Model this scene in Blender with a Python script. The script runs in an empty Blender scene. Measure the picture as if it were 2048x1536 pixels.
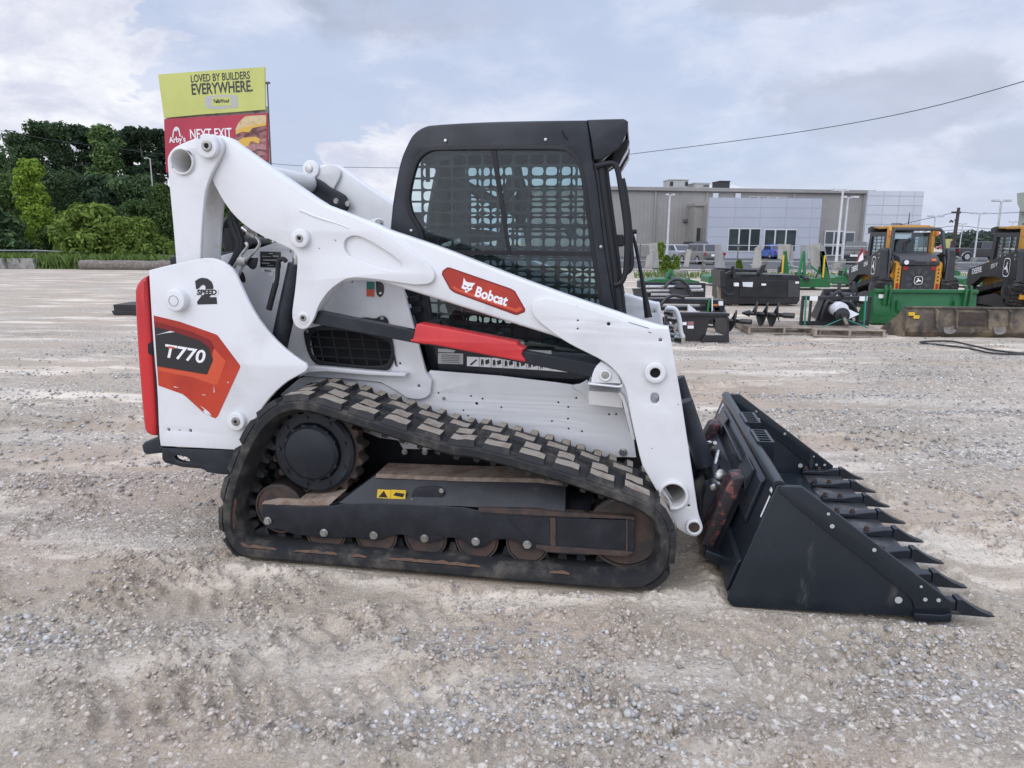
import bpy, bmesh, math, random
import numpy as np
from mathutils import Matrix, Vector
random.seed(7); RNG = np.random.default_rng(11)
S = bpy.context.scene
COL = S.collection
R = math.radians
# ------------------------------------------------------------------ camera
F, PITCH, ROLL, H = 1420.0, R(11.40), R(0.40), 1.68
cam_d = bpy.data.cameras.new("camera"); cam = bpy.data.objects.new("camera", cam_d); COL.objects.link(cam)
cam_d.sensor_width = 36.0; cam_d.lens = F / 2048 * 36.0
cam_d.clip_start = 0.05; cam_d.clip_end = 5000
cam.location = (0, 0, H)
cam.rotation_euler = (Matrix.Rotation(R(90) - PITCH, 3, 'X') @ Matrix.Rotation(ROLL, 3, 'Z')).to_euler()
S.camera = cam
CAMM = cam.rotation_euler.to_matrix()
# ------------------------------------------------------------------ sky, sun, exposure
S.view_settings.view_transform = 'Standard'; S.view_settings.look = 'None'
S.view_settings.exposure = 0.10; S.view_settings.gamma = 1.0
SUN_EL, SUN_AZ = R(36), R(-145)         # very soft sun behind cloud, from the camera's side and a little left
W = bpy.data.worlds.new("World"); S.world = W; W.use_nodes = True
nt = W.node_tree; nt.nodes.clear()
def wn(t, **k):
    n = nt.nodes.new(t)
    for a, b in k.items(): setattr(n, a, b)
    return n
def wl(a, b): nt.links.new(a, b)
def wmath(op, a, b=None, clamp=False):
    n = wn('ShaderNodeMath', operation=op); n.use_clamp = clamp
    for i, q in enumerate((a, b)):
        if q is None: continue
        if isinstance(q, (int, float)): n.inputs[i].default_value = q
        else: wl(q, n.inputs[i])
    return n.outputs[0]
def wmix(f, a, b):
    n = wn('ShaderNodeMix', data_type='RGBA')
    for s, q in ((n.inputs[0], f), (n.inputs[6], a), (n.inputs[7], b)):
        if isinstance(q, (int, float)): s.default_value = q
        elif isinstance(q, tuple): s.default_value = (*q, 1)
        else: wl(q, s)
    return n.outputs[2]
def wramp(f, lo, hi):
    n = wn('ShaderNodeMapRange', interpolation_type='SMOOTHSTEP')
    n.inputs[1].default_value = lo; n.inputs[2].default_value = hi
    wl(f, n.inputs[0]); return n.outputs[0]
tc = wn('ShaderNodeTexCoord'); dirv = tc.outputs['Generated']
sky = wn('ShaderNodeTexSky', sky_type='NISHITA', sun_disc=False, sun_elevation=SUN_EL, sun_rotation=SUN_AZ)
sky.air_density = 1.2; sky.dust_density = 2.0
def wnoise(scale, stretch, detail, rough, seed=0.0, dist=0.0):
    m = wn('ShaderNodeMapping'); wl(dirv, m.inputs[0])
    m.inputs['Scale'].default_value = (1, 1, stretch); m.inputs['Location'].default_value = (seed, seed * .7, seed * .3)
    n = wn('ShaderNodeTexNoise'); wl(m.outputs[0], n.inputs['Vector'])
    n.inputs['Scale'].default_value = scale; n.inputs['Detail'].default_value = detail
    n.inputs['Roughness'].default_value = rough; n.inputs['Distortion'].default_value = dist
    return n.outputs['Fac']
def wblob(az, el, ra, re, warp=0.0, wsrc=None, e0=1.10, e1=.62):
    # soft cloud mass in a compass direction (az from +Y to +X, el above horizon), radii in degrees
    sx = wn('ShaderNodeSeparateXYZ'); wl(dirv, sx.inputs[0])
    a = wmath('ARCTAN2', sx.outputs[0], sx.outputs[1]); e = wmath('ARCSINE', sx.outputs[2])
    u = wmath('DIVIDE', wmath('SUBTRACT', a, R(az)), R(ra)); v = wmath('DIVIDE', wmath('SUBTRACT', e, R(el)), R(re))
    d = wmath('SQRT', wmath('ADD', wmath('MULTIPLY', u, u), wmath('MULTIPLY', v, v)))
    if wsrc is not None: d = wmath('ADD', d, wmath('MULTIPLY', wmath('SUBTRACT', wsrc, 0.5), warp))
    return wramp(d, e0, e1)
big = wnoise(2.6, 2.6, 7, .55, 3.1, .3); mid = wnoise(6.5, 2.2, 8, .6, 8.7, .4); fine = wnoise(14.0, 1.8, 6, .62, 1.7, .2)
cov = wmath('ADD', wmath('MULTIPLY', big, .55), wmath('ADD', wmath('MULTIPLY', mid, .33), wmath('MULTIPLY', fine, .12)))
warpn = wmath('ADD', wmath('MULTIPLY', mid, .7), wmath('MULTIPLY', fine, .3))
cumL = wblob(-32, 6.5, 10.5, 8.8, 3.4, warpn, 1.0, .80); cumM = wblob(-9.5, 4.6, 5.4, 3.8, 3.6, warpn, 1.0, .78); cumR = wblob(16.5, 2.6, 3.8, 2.0, 3.6, warpn, 1.0, .78)
gap = wblob(-16, 10, 9, 7, 1.8, warpn); gapR = wblob(9, 9, 7, 6, 2.2, warpn)
darkT = wblob(-9, 17.8, 12, 4.2, 1.8, warpn); darkR = wblob(27, 9.5, 9, 2.8, 2.2, warpn); darkR2 = wblob(36, 6, 8, 2.0, 2.2, warpn); darkS = wblob(19, 16.5, 7, 1.6, 2.2, warpn)
veil = wramp(cov, .40, .60)
gaps = wmath('MAXIMUM', gap, wmath('MULTIPLY', gapR, .7))
veil = wmath('MULTIPLY', veil, wmath('SUBTRACT', 1.0, wmath('MULTIPLY', gaps, .75)))
veil = wmath('MULTIPLY', veil, .72)
hazy = wmix(.82, wmix(1.0, (0, 0, 0), sky.outputs[0]), (5.2, 6.1, 8.2))
c0 = wmix(veil, hazy, (7.7, 8.0, 9.2))
dk = wmath('MAXIMUM', wmath('MULTIPLY', darkT, 1.0), wmath('MAXIMUM', wmath('MULTIPLY', darkR, .62), wmath('MAXIMUM', wmath('MULTIPLY', darkR2, .55), wmath('MULTIPLY', darkS, .6))))
dk = wmath('MULTIPLY', dk, wramp(wmath('ADD', wmath('MULTIPLY', mid, .6), wmath('MULTIPLY', big, .4)), .30, .62))
cum = wmath('MAXIMUM', cumL, wmath('MAXIMUM', cumM, cumR))
cumc = wmix(wramp(wmath('ADD', wmath('MULTIPLY', mid, .5), wmath('MULTIPLY', fine, .5)), .36, .60), (6.3, 6.6, 7.9), (9.2, 9.3, 9.7))
c1 = wmix(wmath('MULTIPLY', cum, .95), c0, cumc)
c2 = wmix(dk, c1, (3.9, 4.4, 5.6))
mott = wmath('MULTIPLY', wramp(mid, .62, .40), .16)
c2 = wmix(mott, c2, (5.9, 6.1, 7.5))
sx = wn('ShaderNodeSeparateXYZ'); wl(dirv, sx.inputs[0])
zen = wramp(sx.outputs[2], .36, .80)             # overcast is brighter towards the zenith
back = wramp(sx.outputs[1], .15, -.5)            # and brighter on the side behind the camera: unseen gain added as frontal light
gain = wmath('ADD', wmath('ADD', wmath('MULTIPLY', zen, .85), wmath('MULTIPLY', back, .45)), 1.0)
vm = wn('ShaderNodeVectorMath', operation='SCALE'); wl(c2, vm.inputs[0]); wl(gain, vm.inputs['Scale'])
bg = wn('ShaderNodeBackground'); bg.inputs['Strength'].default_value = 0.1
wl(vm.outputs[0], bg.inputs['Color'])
wo = wn('ShaderNodeOutputWorld'); wl(bg.outputs[0], wo.inputs[0])
sun_d = bpy.data.lights.new("sun", 'SUN'); sun = bpy.data.objects.new("sun", sun_d); COL.objects.link(sun)
sun_d.energy = .80; sun_d.angle = R(55); sun_d.color = (1.0, .965, .92)
sdir = Vector((math.sin(SUN_AZ) * math.cos(SUN_EL), math.cos(SUN_AZ) * math.cos(SUN_EL), math.sin(SUN_EL)))
sun.rotation_euler = sdir.to_track_quat('Z', 'Y').to_euler()
# ------------------------------------------------------------------ measuring helpers: photo pixel -> place
VIEWS = dict(A=(200, 220, 3.84), B=(260, 500, 3.34), C=(700, 220, 3.3032), D=(580, 480, 4.096), E=(1040, 560, 5.12), F=(420, 740, 3.072),
             G=(880, 740, 3.2), H=(1340, 760, 2.954), I=(0, 100, 3.339), J=(1230, 340, 4.876), K=(1630, 340, 4.9), L=(1240, 520, 4.876),
             M=(1560, 420, 4.197), N=(0, 480, 6.4), O=(300, 120, 6.98), P=(1350, 780, 4.152), Q=(540, 300, 6.4), U=(430, 420, 8.53), X=(1150, 220, 3.657))
def vw(view, pts):
    x0, y0, s = VIEWS[view]
    return [(x0 + p[0] / s, y0 + p[1] / s) for p in pts]
def ray(px, py):
    return CAMM @ Vector(((px - 1024) / F, -(py - 768) / F, -1.0))
def gpt(px, py, z=0.0):
    d = ray(px, py); t = (z - H) / d.z
    return Vector((d.x * t, d.y * t, z))
def wpt(px, py, dist):
    d = ray(px, py); t = dist / d.y
    return Vector((d.x * t, dist, H + d.z * t))
# the track loader's own axes: X ahead, Y away from the viewer, Z up
YAW = R(9.7)
UX = Vector((math.cos(YAW), -math.sin(YAW), 0)); VY = Vector((math.sin(YAW), math.cos(YAW), 0))
_g = gpt(1475, 1213); _c = VY.dot(_g); _d = ray(900, 1170)
_t = _c / VY.dot(_d); ORG = Vector((_d.x * _t, _d.y * _t, 0))
def mp(px, py, v):
    d = ray(px, py); t = (v + VY.dot(ORG)) / VY.dot(d)
    p = Vector((d.x * t, d.y * t, H + d.z * t))
    return (UX.dot(p - ORG), p.z)
def mpl(pts, v): return [mp(*p, v) for p in pts]
def mv(view, pts, v): return mpl(vw(view, pts), v)
# ------------------------------------------------------------------ materials
MATS = {}
def mat(name, c, rough=.5, metal=0.0, c2=None, ns=8.0, nd=5, lo=.4, hi=.65, bump=0.0, bs=60.0, spec=.5, dust=None, dlo=.5, dhi=.75, ds=6.0, coat=0.0, rvar=0.0, up=None, tint=0.0, dst=None):
    m = bpy.data.materials.new(name); m.use_nodes = True; MATS[name] = m
    t = m.node_tree; b = t.nodes['Principled BSDF']
    b.inputs['Roughness'].default_value = rough; b.inputs['Metallic'].default_value = metal
    b.inputs['Specular IOR Level'].default_value = spec; b.inputs['Coat Weight'].default_value = coat
    N = t.nodes.new; L = t.links.new
    tcn = N('ShaderNodeTexCoord')
    def noise(scale, det=5, rg=.6, st=None):
        n = N('ShaderNodeTexNoise'); n.inputs['Scale'].default_value = scale; n.inputs['Detail'].default_value = det
        n.inputs['Roughness'].default_value = rg; 
        if st:
            mp_ = N('ShaderNodeMapping'); mp_.inputs['Scale'].default_value = st; L(tcn.outputs['Object'], mp_.inputs[0]); L(mp_.outputs[0], n.inputs['Vector'])
        else: L(tcn.outputs['Object'], n.inputs['Vector'])
        return n.outputs['Fac']
    def rmp(f, a, bb):
        r = N('ShaderNodeMapRange'); r.interpolation_type = 'SMOOTHSTEP'; r.inputs[1].default_value = a; r.inputs[2].default_value = bb
        L(f, r.inputs[0]); return r.outputs[0]
    def mx(f, a, bb):
        n = N('ShaderNodeMix'); n.data_type = 'RGBA'
        for s, q in ((n.inputs[0], f), (n.inputs[6], a), (n.inputs[7], bb)):
            if isinstance(q, (int, float)): s.default_value = q
            elif isinstance(q, tuple): s.default_value = (*q, 1)
            else: L(q, s)
        return n.outputs[2]
    col = c
    if c2 is not None: col = mx(rmp(noise(ns, nd), lo, hi), c, c2)
    if tint:
        oi = N('ShaderNodeObjectInfo'); hs = N('ShaderNodeHueSaturation')
        mr = N('ShaderNodeMapRange'); mr.inputs[3].default_value = 1 - tint; mr.inputs[4].default_value = 1 + tint
        L(oi.outputs['Random'], mr.inputs[0]); L(mr.outputs[0], hs.inputs['Value'])
        if isinstance(col, tuple): hs.inputs['Color'].default_value = (*col, 1)
        else: L(col, hs.inputs['Color'])
        col = hs.outputs[0]
    if dust is not None:
        f = rmp(noise(ds, 8, .68, dst), dlo, dhi)
        if up is not None:      # dirt that has settled on faces that look up
            g = N('ShaderNodeNewGeometry'); sp = N('ShaderNodeSeparateXYZ'); L(g.outputs['Normal'], sp.inputs[0])
            u = rmp(sp.outputs[2], .35, .85); mm = N('ShaderNodeMath'); mm.operation = 'MULTIPLY'; mm.inputs[1].default_value = up
            L(u, mm.inputs[0]); ad = N('ShaderNodeMath'); ad.operation = 'MAXIMUM'; L(mm.outputs[0], ad.inputs[0]); L(f, ad.inputs[1]); f = ad.outputs[0]
        col = mx(f, col, dust)
        r2 = N('ShaderNodeMapRange'); r2.inputs[3].default_value = rough; r2.inputs[4].default_value = .9; L(f, r2.inputs[0]); L(r2.outputs[0], b.inputs['Roughness'])
    elif rvar:
        r2 = N('ShaderNodeMapRange'); r2.inputs[3].default_value = max(.02, rough - rvar); r2.inputs[4].default_value = rough + rvar
        L(noise(5, 6), r2.inputs[0]); L(r2.outputs[0], b.inputs['Roughness'])
    if isinstance(col, tuple): b.inputs['Base Color'].default_value = (*col, 1)
    else: L(col, b.inputs['Base Color'])
    if bump:
        bn = N('ShaderNodeBump'); bn.inputs['Strength'].default_value = bump; bn.inputs['Distance'].default_value = .01
        L(noise(bs, 6, .65), bn.inputs['Height']); L(bn.outputs[0], b.inputs['Normal'])
    return m
def glassy(name, tint, gloss=.12, rough=.02):
    m = bpy.data.materials.new(name); m.use_nodes = True; MATS[name] = m
    t = m.node_tree; t.nodes.clear(); N = t.nodes.new; L = t.links.new
    tr = N('ShaderNodeBsdfTransparent'); tr.inputs[0].default_value = (*tint, 1)
    gl = N('ShaderNodeBsdfGlossy'); gl.inputs['Roughness'].default_value = rough
    lw = N('ShaderNodeLayerWeight'); lw.inputs['Blend'].default_value = .25
    mr = N('ShaderNodeMapRange'); mr.inputs[3].default_value = gloss * .5; mr.inputs[4].default_value = min(1, gloss * 5); L(lw.outputs['Facing'], mr.inputs[0])
    mxs = N('ShaderNodeMixShader'); L(mr.outputs[0], mxs.inputs[0]); L(tr.outputs[0], mxs.inputs[1]); L(gl.outputs[0], mxs.inputs[2])
    o = N('ShaderNodeOutputMaterial'); L(mxs.outputs[0], o.inputs[0]); return m
MUD = (.33, .265, .215); PALE = (.40, .36, .315)
mat('white_paint', (.70, .705, .71), .34, c2=(.58, .58, .575), ns=3, lo=.45, hi=.8, dust=(.46, .42, .36), dlo=.60, dhi=.95, ds=3.4, dst=(1.6, 1, .7), bump=.03, bs=90, coat=.15)
mat('white_inner', (.66, .655, .64), .45, dust=(.42, .37, .31), dlo=.52, dhi=.85, ds=5)
mat('black_paint', (.011, .014, .020), .38, spec=.4, c2=(.024, .028, .036), ns=4, dust=(.10, .095, .09), dlo=.62, dhi=1.0, ds=7, bump=.02)
mat('black_satin', (.010, .011, .013), .45, spec=.35, c2=(.016, .017, .020), ns=3)
mat('black_plastic', (.014, .015, .018), .55, spec=.35, bump=.06, bs=260)
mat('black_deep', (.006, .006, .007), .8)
mat('dark_frame', (.013, .015, .020), .42, spec=.4, c2=(.022, .024, .030), ns=9, dust=(.13, .10, .075), dlo=.60, dhi=.98, ds=9, bump=.05)
mat('bucket_paint', (.010, .015, .021), .30, spec=.5, c2=(.015, .021, .028), ns=3, dust=(.16, .15, .135), dlo=.57, dhi=.92, ds=5, dst=(2.2, 1, .6), bump=.05, bs=40)
mat('rubber', (.020, .021, .023), .62, spec=.3, c2=(.04, .038, .035), ns=7, dust=(.16, .14, .115), dlo=.47, dhi=.88, ds=7, bump=.2, bs=70)
mat('lug_mud', (.37, .325, .265), .92, c2=(.27, .215, .165), ns=14, lo=.45, hi=.7, dust=(.055, .053, .05), dlo=.68, dhi=.80, ds=19, bump=.9, bs=110)
mat('mud', MUD, .95, c2=(.22, .15, .11), ns=12, bump=.9, bs=90)
mat('clay', (.17, .095, .06), .95, c2=(.10, .075, .055), ns=22, lo=.42, hi=.6, bump=.5, bs=90)
mat('rust', (.07, .044, .034), .8, c2=(.034, .03, .028), ns=11, dust=(.14, .105, .08), dlo=.55, dhi=.85, ds=13, bump=.2)
mat('roller_steel', (.035, .033, .032), .42, metal=.5, c2=(.045, .036, .030), ns=9, bump=.05)
mat('steel', (.58, .58, .57), .3, metal=1.0, c2=(.36, .35, .34), ns=30)
mat('zinc', (.50, .50, .48), .38, metal=.9, c2=(.36, .35, .33), ns=18)
mat('edge_steel', (.05, .052, .056), .4, c2=(.16, .155, .15), ns=6, metal=.3, lo=.5, hi=.68, dust=(.2, .18, .155), dlo=.62, dhi=.9, ds=7)
mat('worn_steel', (.34, .33, .32), .4, metal=.8, c2=(.14, .09, .07), ns=14, lo=.5, hi=.7)
mat('red_paint', (.56, .022, .026), .36, c2=(.49, .02, .024), ns=2, coat=.2, bump=.02)
mat('red_latch', (.60, .035, .038), .4, c2=(.52, .03, .034), ns=4, bump=.03)
mat('decal_red', (.50, .05, .022), .28, c2=(.36, .028, .016), ns=2.2, lo=.35, hi=.6)
mat('decal_red_bright', (.60, .085, .035), .28)
mat('decal_red_dark', (.20, .012, .012), .28)
mat('decal_black', (.022, .022, .024), .3)
mat('decal_white', (.82, .82, .82), .4)
mat('decal_grey', (.42, .42, .41), .45)
mat('decal_yellow', (.72, .47, .03), .45, c2=(.6, .4, .04), ns=20)
mat('decal_green', (.02, .17, .14), .4)
mat('red_wear', (.028, .022, .024), .5, c2=(.19, .065, .055), ns=24, nd=9, lo=.53, hi=.60, bump=.1)
mat('seat_vinyl', (.02, .02, .022), .6, bump=.1)
mat('lens', (.75, .76, .78), .12, coat=.5)
mat('lens_amber', (.7, .2, .04), .2)
mat('lens_red', (.30, .012, .018), .2)
glassy('cab_glass', (.80, .875, .875), .07)
glassy('door_glass', (.62, .74, .76), .34)
# ------------------------------------------------------------------ mesh helpers
class MB:
    def __init__(s): s.v = []; s.f = []; s.m = []; s.mi = 0
    def add(s, vs, fs):
        o = len(s.v); s.v += [tuple(q) for q in vs]; s.f += [tuple(i + o for i in q) for q in fs]; s.m += [s.mi] * len(fs); return s
    def box(s, x0, x1, y0, y1, z0, z1, M=None):
        vs = [Vector((x, y, z)) for z in (z0, z1) for y in (y0, y1) for x in (x0, x1)]
        if M is not None: vs = [M @ q for q in vs]
        return s.add(vs, [(0, 2, 3, 1), (4, 5, 7, 6), (0, 1, 5, 4), (1, 3, 7, 5), (3, 2, 6, 7), (2, 0, 4, 6)])
    def prism(s, pts, a, b, ax='y', taper=None):
        n = len(pts); ar = sum(pts[i][0] * pts[(i + 1) % n][1] - pts[(i + 1) % n][0] * pts[i][1] for i in range(n))
        if ar < 0: pts = pts[::-1]
        mk = {'y': lambda p, w: (p[0], w, p[1]), 'z': lambda p, w: (p[0], p[1], w), 'x': lambda p, w: (w, p[0], p[1])}[ax]
        vs = [mk(p, a) for p in pts] + [mk(p, b) for p in (taper or pts)]
        fs = [tuple(range(n)), tuple(range(2 * n - 1, n - 1, -1))] + [(i + n, (i + 1) % n + n, (i + 1) % n, i) for i in range(n)]
        if ax != 'y': fs = [q[::-1] for q in fs]
        return s.add(vs, fs)
    def loft(s, rings, caps=True, close=True):
        n = len(rings[0]); vs = [p for r in rings for p in r]; fs = []
        for k in range(len(rings) - 1):
            for i in range(n if close else n - 1):
                j = (i + 1) % n; fs.append((k * n + i, k * n + j, (k + 1) * n + j, (k + 1) * n + i))
        if caps: fs += [tuple(range(n - 1, -1, -1)), tuple(range((len(rings) - 1) * n, len(rings) * n))]
        return s.add(vs, fs)
    def cyl(s, p0, p1, r, r1=None, n=20, caps=True):
        p0 = Vector(p0); p1 = Vector(p1); r1 = r if r1 is None else r1
        d = (p1 - p0).normalized(); a = d.orthogonal().normalized(); b = d.cross(a)
        ring = lambda c, q: [c + (a * math.cos(2 * math.pi * i / n) + b * math.sin(2 * math.pi * i / n)) * q for i in range(n)]
        return s.loft([ring(p0, r), ring(p1, r1)], caps)
    def lathe(s, c, prof, ax='y', n=40):
        # prof: list of (radius, offset along axis)
        c = Vector(c); rings = []
        for r, o in prof:
            ring = []
            for i in range(n):
                t = 2 * math.pi * i / n; u, w = r * math.cos(t), r * math.sin(t)
                ring.append(c + Vector({'y': (u, o, w), 'x': (o, u, w), 'z': (u, w, o)}[ax]))
            rings.append(ring)
        return s.loft(rings, caps=True)
    def tube(s, path, r, n=10):
        P = [Vector(p) for p in path]; rings = []; up = None
        for i, p in enumerate(P):
            d = (P[min(i + 1, len(P) - 1)] - P[max(i - 1, 0)]).normalized()
            if up is None: up = d.orthogonal().normalized()
            up = (up - d * up.dot(d)).normalized(); b = d.cross(up)
            q = r[int(i * (len(r) - 1) / max(len(P) - 1, 1) + .5)] if isinstance(r, (list, tuple)) else r
            rings.append([p + (up * math.cos(2 * math.pi * k / n) + b * math.sin(2 * math.pi * k / n)) * q for k in range(n)])
        return s.loft(rings)
def smooth_path(P, it=2):
    P = [Vector(p) for p in P]
    for _ in range(it):
        q = [P[0]]
        for a, b in zip(P[:-1], P[1:]): q += [a * .75 + b * .25, a * .25 + b * .75]
        P = q + [P[-1]]
    return P
def chaikin(pts, it=1, lim=42):
    for _ in range(it):
        n = len(pts); out = []
        for i in range(n):
            a, b, c = pts[i - 1], pts[i], pts[(i + 1) % n]
            d1 = math.atan2(b[1] - a[1], b[0] - a[0]); d2 = math.atan2(c[1] - b[1], c[0] - b[0])
            t = abs((d2 - d1 + math.pi) % (2 * math.pi) - math.pi)
            if t > R(lim): out.append(b)
            else: out += [(b[0] * .75 + a[0] * .25, b[1] * .75 + a[1] * .25), (b[0] * .75 + c[0] * .25, b[1] * .75 + c[1] * .25)]
        pts = out
    return pts
def circ(cx, cy, r, n=28): return [(cx + r * math.cos(2 * math.pi * i / n), cy + r * math.sin(2 * math.pi * i / n)) for i in range(n)]
def finish(me, angle=32):
    me.polygons.foreach_set('use_smooth', [True] * len(me.polygons))
    me.set_sharp_from_angle(angle=R(angle)); return me
def link(name, me, parent=None, label=None, cat=None, group=None, kind=None, loc=None, rotz=None):
    o = bpy.data.objects.new(name, me); COL.objects.link(o)
    if parent is not None: o.parent = parent
    for k, q in (('label', label), ('category', cat), ('group', group), ('kind', kind)):
        if q: o[k] = q
    if loc is not None: o.location = loc
    if rotz is not None: o.rotation_euler = (0, 0, rotz)
    return o
def mesh(name, mb, mats, parent=None, bev=0.0, ang=32, **k):
    me = bpy.data.meshes.new(name); me.from_pydata([tuple(q) for q in mb.v], [], mb.f)
    for q in ([mats] if isinstance(mats, str) else mats): me.materials.append(MATS[q])
    if any(mb.m): me.polygons.foreach_set('material_index', mb.m)
    bm = bmesh.new(); bm.from_mesh(me); bmesh.ops.recalc_face_normals(bm, faces=bm.faces)
    bm.to_mesh(me); bm.free(); finish(me, ang)
    o = link(name, me, parent, **k)
    if bev:
        b = o.modifiers.new('bevel', 'BEVEL'); b.width = bev; b.segments = 2; b.limit_method = 'ANGLE'; b.angle_limit = R(40); b.harden_normals = True
    return o
def empty(name, label, cat, loc=(0, 0, 0), rotz=0.0, group=None):
    o = bpy.data.objects.new(name, None); COL.objects.link(o); o.location = loc; o.rotation_euler = (0, 0, rotz)
    o['label'] = label; o['category'] = cat; o.empty_display_size = .2
    if group: o['group'] = group
    return o
ROTX = Matrix.Rotation(R(90), 4, 'X')
def curve_mesh(loops, depth, bevel, res=2):
    cu = bpy.data.curves.new('tmp', 'CURVE'); cu.dimensions = '2D'; cu.fill_mode = 'BOTH'
    cu.extrude = max(depth / 2 - bevel, 0); cu.bevel_depth = bevel; cu.bevel_resolution = res; cu.offset = -bevel
    for L_ in loops:
        sp = cu.splines.new('POLY'); sp.points.add(len(L_) - 1); sp.use_cyclic_u = True
        sp.points.foreach_set('co', [q for p in L_ for q in (p[0], p[1], 0, 1)])
    ob = bpy.data.objects.new('tmp', cu); COL.objects.link(ob)
    dg = bpy.context.evaluated_depsgraph_get(); me = bpy.data.meshes.new_from_object(ob.evaluated_get(dg))
    bpy.data.objects.remove(ob); bpy.data.curves.remove(cu)
    bm = bmesh.new(); bm.from_mesh(me); bmesh.ops.remove_doubles(bm, verts=bm.verts, dist=1e-5); bm.to_mesh(me); bm.free()
    return me
def plate(name, loops, v0, v1, m, parent=None, bevel=.003, M=None, ang=40, **k):
    # outline (first loop) with holes (the rest), in X-Z, thick from v0 to v1 along Y
    if not isinstance(loops[0][0], (tuple, list, Vector)): loops = [loops]
    me = curve_mesh(loops, abs(v1 - v0), min(bevel, abs(v1 - v0) * .45))
    me.transform(Matrix.Translation((0, (v0 + v1) / 2, 0)) @ ROTX)
    if M is not None: me.transform(M)
    me.name = name; me.materials.append(MATS[m]); finish(me, ang)
    return link(name, me, parent, **k)
def text_mesh(s, size, bold=0.0, shear=0.0, sx=1.0, depth=.001, align='CENTER', spacing=1.0):
    cu = bpy.data.curves.new('tmp', 'FONT'); cu.body = s; cu.size = size; cu.shear = shear; cu.offset = bold * size
    cu.align_x = align; cu.align_y = 'CENTER'; cu.extrude = depth; cu.space_character = spacing; cu.resolution_u = 3
    ob = bpy.data.objects.new('tmp', cu); COL.objects.link(ob)
    dg = bpy.context.evaluated_depsgraph_get(); me = bpy.data.meshes.new_from_object(ob.evaluated_get(dg))
    bpy.data.objects.remove(ob); bpy.data.curves.remove(cu)
    me.transform(Matrix.Diagonal((sx, 1, 1, 1))); return me
def lettering(name, s, size, m, parent, M, **k):
    # M: puts text's XY plane where it belongs
    kw = {q: k.pop(q) for q in ('bold', 'shear', 'sx', 'depth', 'align', 'spacing') if q in k}
    me = text_mesh(s, size, **kw); me.transform(M); me.name = name; me.materials.append(MATS[m])
    return link(name, me, parent, **k)
def facing(x, y, z, tilt=0.0):      # text plane that looks towards -Y, tilted in that plane
    return Matrix.Translation((x, y, z)) @ ROTX @ Matrix.Rotation(tilt, 4, 'Z')
def joined(name, meshes, mats, parent, **k):
    bm = bmesh.new()
    for me, mi in meshes:
        n0 = len(bm.faces); bm.from_mesh(me); bm.faces.ensure_lookup_table()
        for f in bm.faces[n0:]: f.material_index = mi
    me = bpy.data.meshes.new(name); bm.to_mesh(me); bm.free()
    for q in mats: me.materials.append(MATS[q])
    return link(name, me, parent, **k)
def offset_loop(pts, d):
    n = len(pts); out = []
    ar = sum(pts[i][0] * pts[(i + 1) % n][1] - pts[(i + 1) % n][0] * pts[i][1] for i in range(n)); sg = 1 if ar > 0 else -1
    for i in range(n):
        a = Vector(pts[i - 1]); b = Vector(pts[(i + 1) % n]); t = (b - a).normalized()
        nrm = Vector((-t.y, t.x)) * sg
        out.append((pts[i][0] + nrm.x * d, pts[i][1] + nrm.y * d))
    return out
def resample(pts, n):
    P = [Vector(p) for p in pts]; P.append(P[0]); L_ = [0]
    for a, b in zip(P[:-1], P[1:]): L_.append(L_[-1] + (b - a).length)
    out = []; k = 0
    for i in range(n):
        t = L_[-1] * i / n
        while L_[k + 1] < t: k += 1
        f = (t - L_[k]) / max(L_[k + 1] - L_[k], 1e-9); q = P[k].lerp(P[k + 1], f); out.append((q.x, q.y))
    return out, L_[-1]
def each(name, builder, items, m, parent, **k):
    out = []
    for it in items:
        mb = MB(); builder(mb, *it); out.append(mesh(name, mb, m, parent, **k))
    return out
def copy_tree(o, parent=None, **props):
    c = o.copy(); COL.objects.link(c)
    if parent is not None: c.parent = parent
    for k, q in props.items(): c[k] = q
    for ch in o.children: copy_tree(ch, c)
    return c
# ================================================================== the white track loader
VC = 1.0
LO = empty('track_loader', 'white compact track loader with black cab, red trim and toothed bucket, parked in the foreground', 'track loader', ORG, -YAW)
MIRROR = []
def near(o): MIRROR.append(o); return o
def px_len(px, py, v, d):          # length of d photo pixels at this place
    a = mp(px - d / 2, py, v); b = mp(px + d / 2, py, v); return math.hypot(a[0] - b[0], a[1] - b[1])
def fit_text(name, s, pl, pr, hpx, v, m, parent, bold=0.0, shear=0.0, depth=.0006, **k):
    a = Vector(mp(*pl, v)); b = Vector(mp(*pr, v)); w = (b - a).length; h = px_len(*pl, v, hpx)
    me = text_mesh(s, 1.0, bold=bold, shear=shear, depth=depth, align='LEFT')
    xs = [q.co.x for q in me.vertices]; ys = [q.co.y for q in me.vertices]
    cx, cy = (min(xs) + max(xs)) / 2, (min(ys) + max(ys)) / 2
    me.transform(Matrix.Diagonal((w / (max(xs) - min(xs)), h / (max(ys) - min(ys)), 1, 1)) @ Matrix.Translation((-cx, -cy, 0)))
    c = (a + b) / 2; me.transform(facing(c.x, v, c.y, math.atan2(b.y - a.y, b.x - a.x)))
    me.name = name; me.materials.append(MATS[m]); return link(name, me, parent, **k)
def disc(px, py, r_px, v0, v1, m, name, parent, hole=0.0, bev=.004, n=36):
    c = mp(px, py, v0); r = px_len(px, py, v0, 2 * r_px) / 2
    loops = [circ(*c, r, n)]
    if hole: loops.append(circ(*c, px_len(px, py, v0, 2 * hole) / 2, n))
    return plate(name, loops, v0, v1, m, parent, bevel=bev)
def bolt(mb, x, z, v, r=.013, h=.012):
    mb.prism(circ(x, z, r, 6), v - h, v); mb.cyl((x, v - .003, z), (x, v, z), r * 1.25, n=16)
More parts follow.
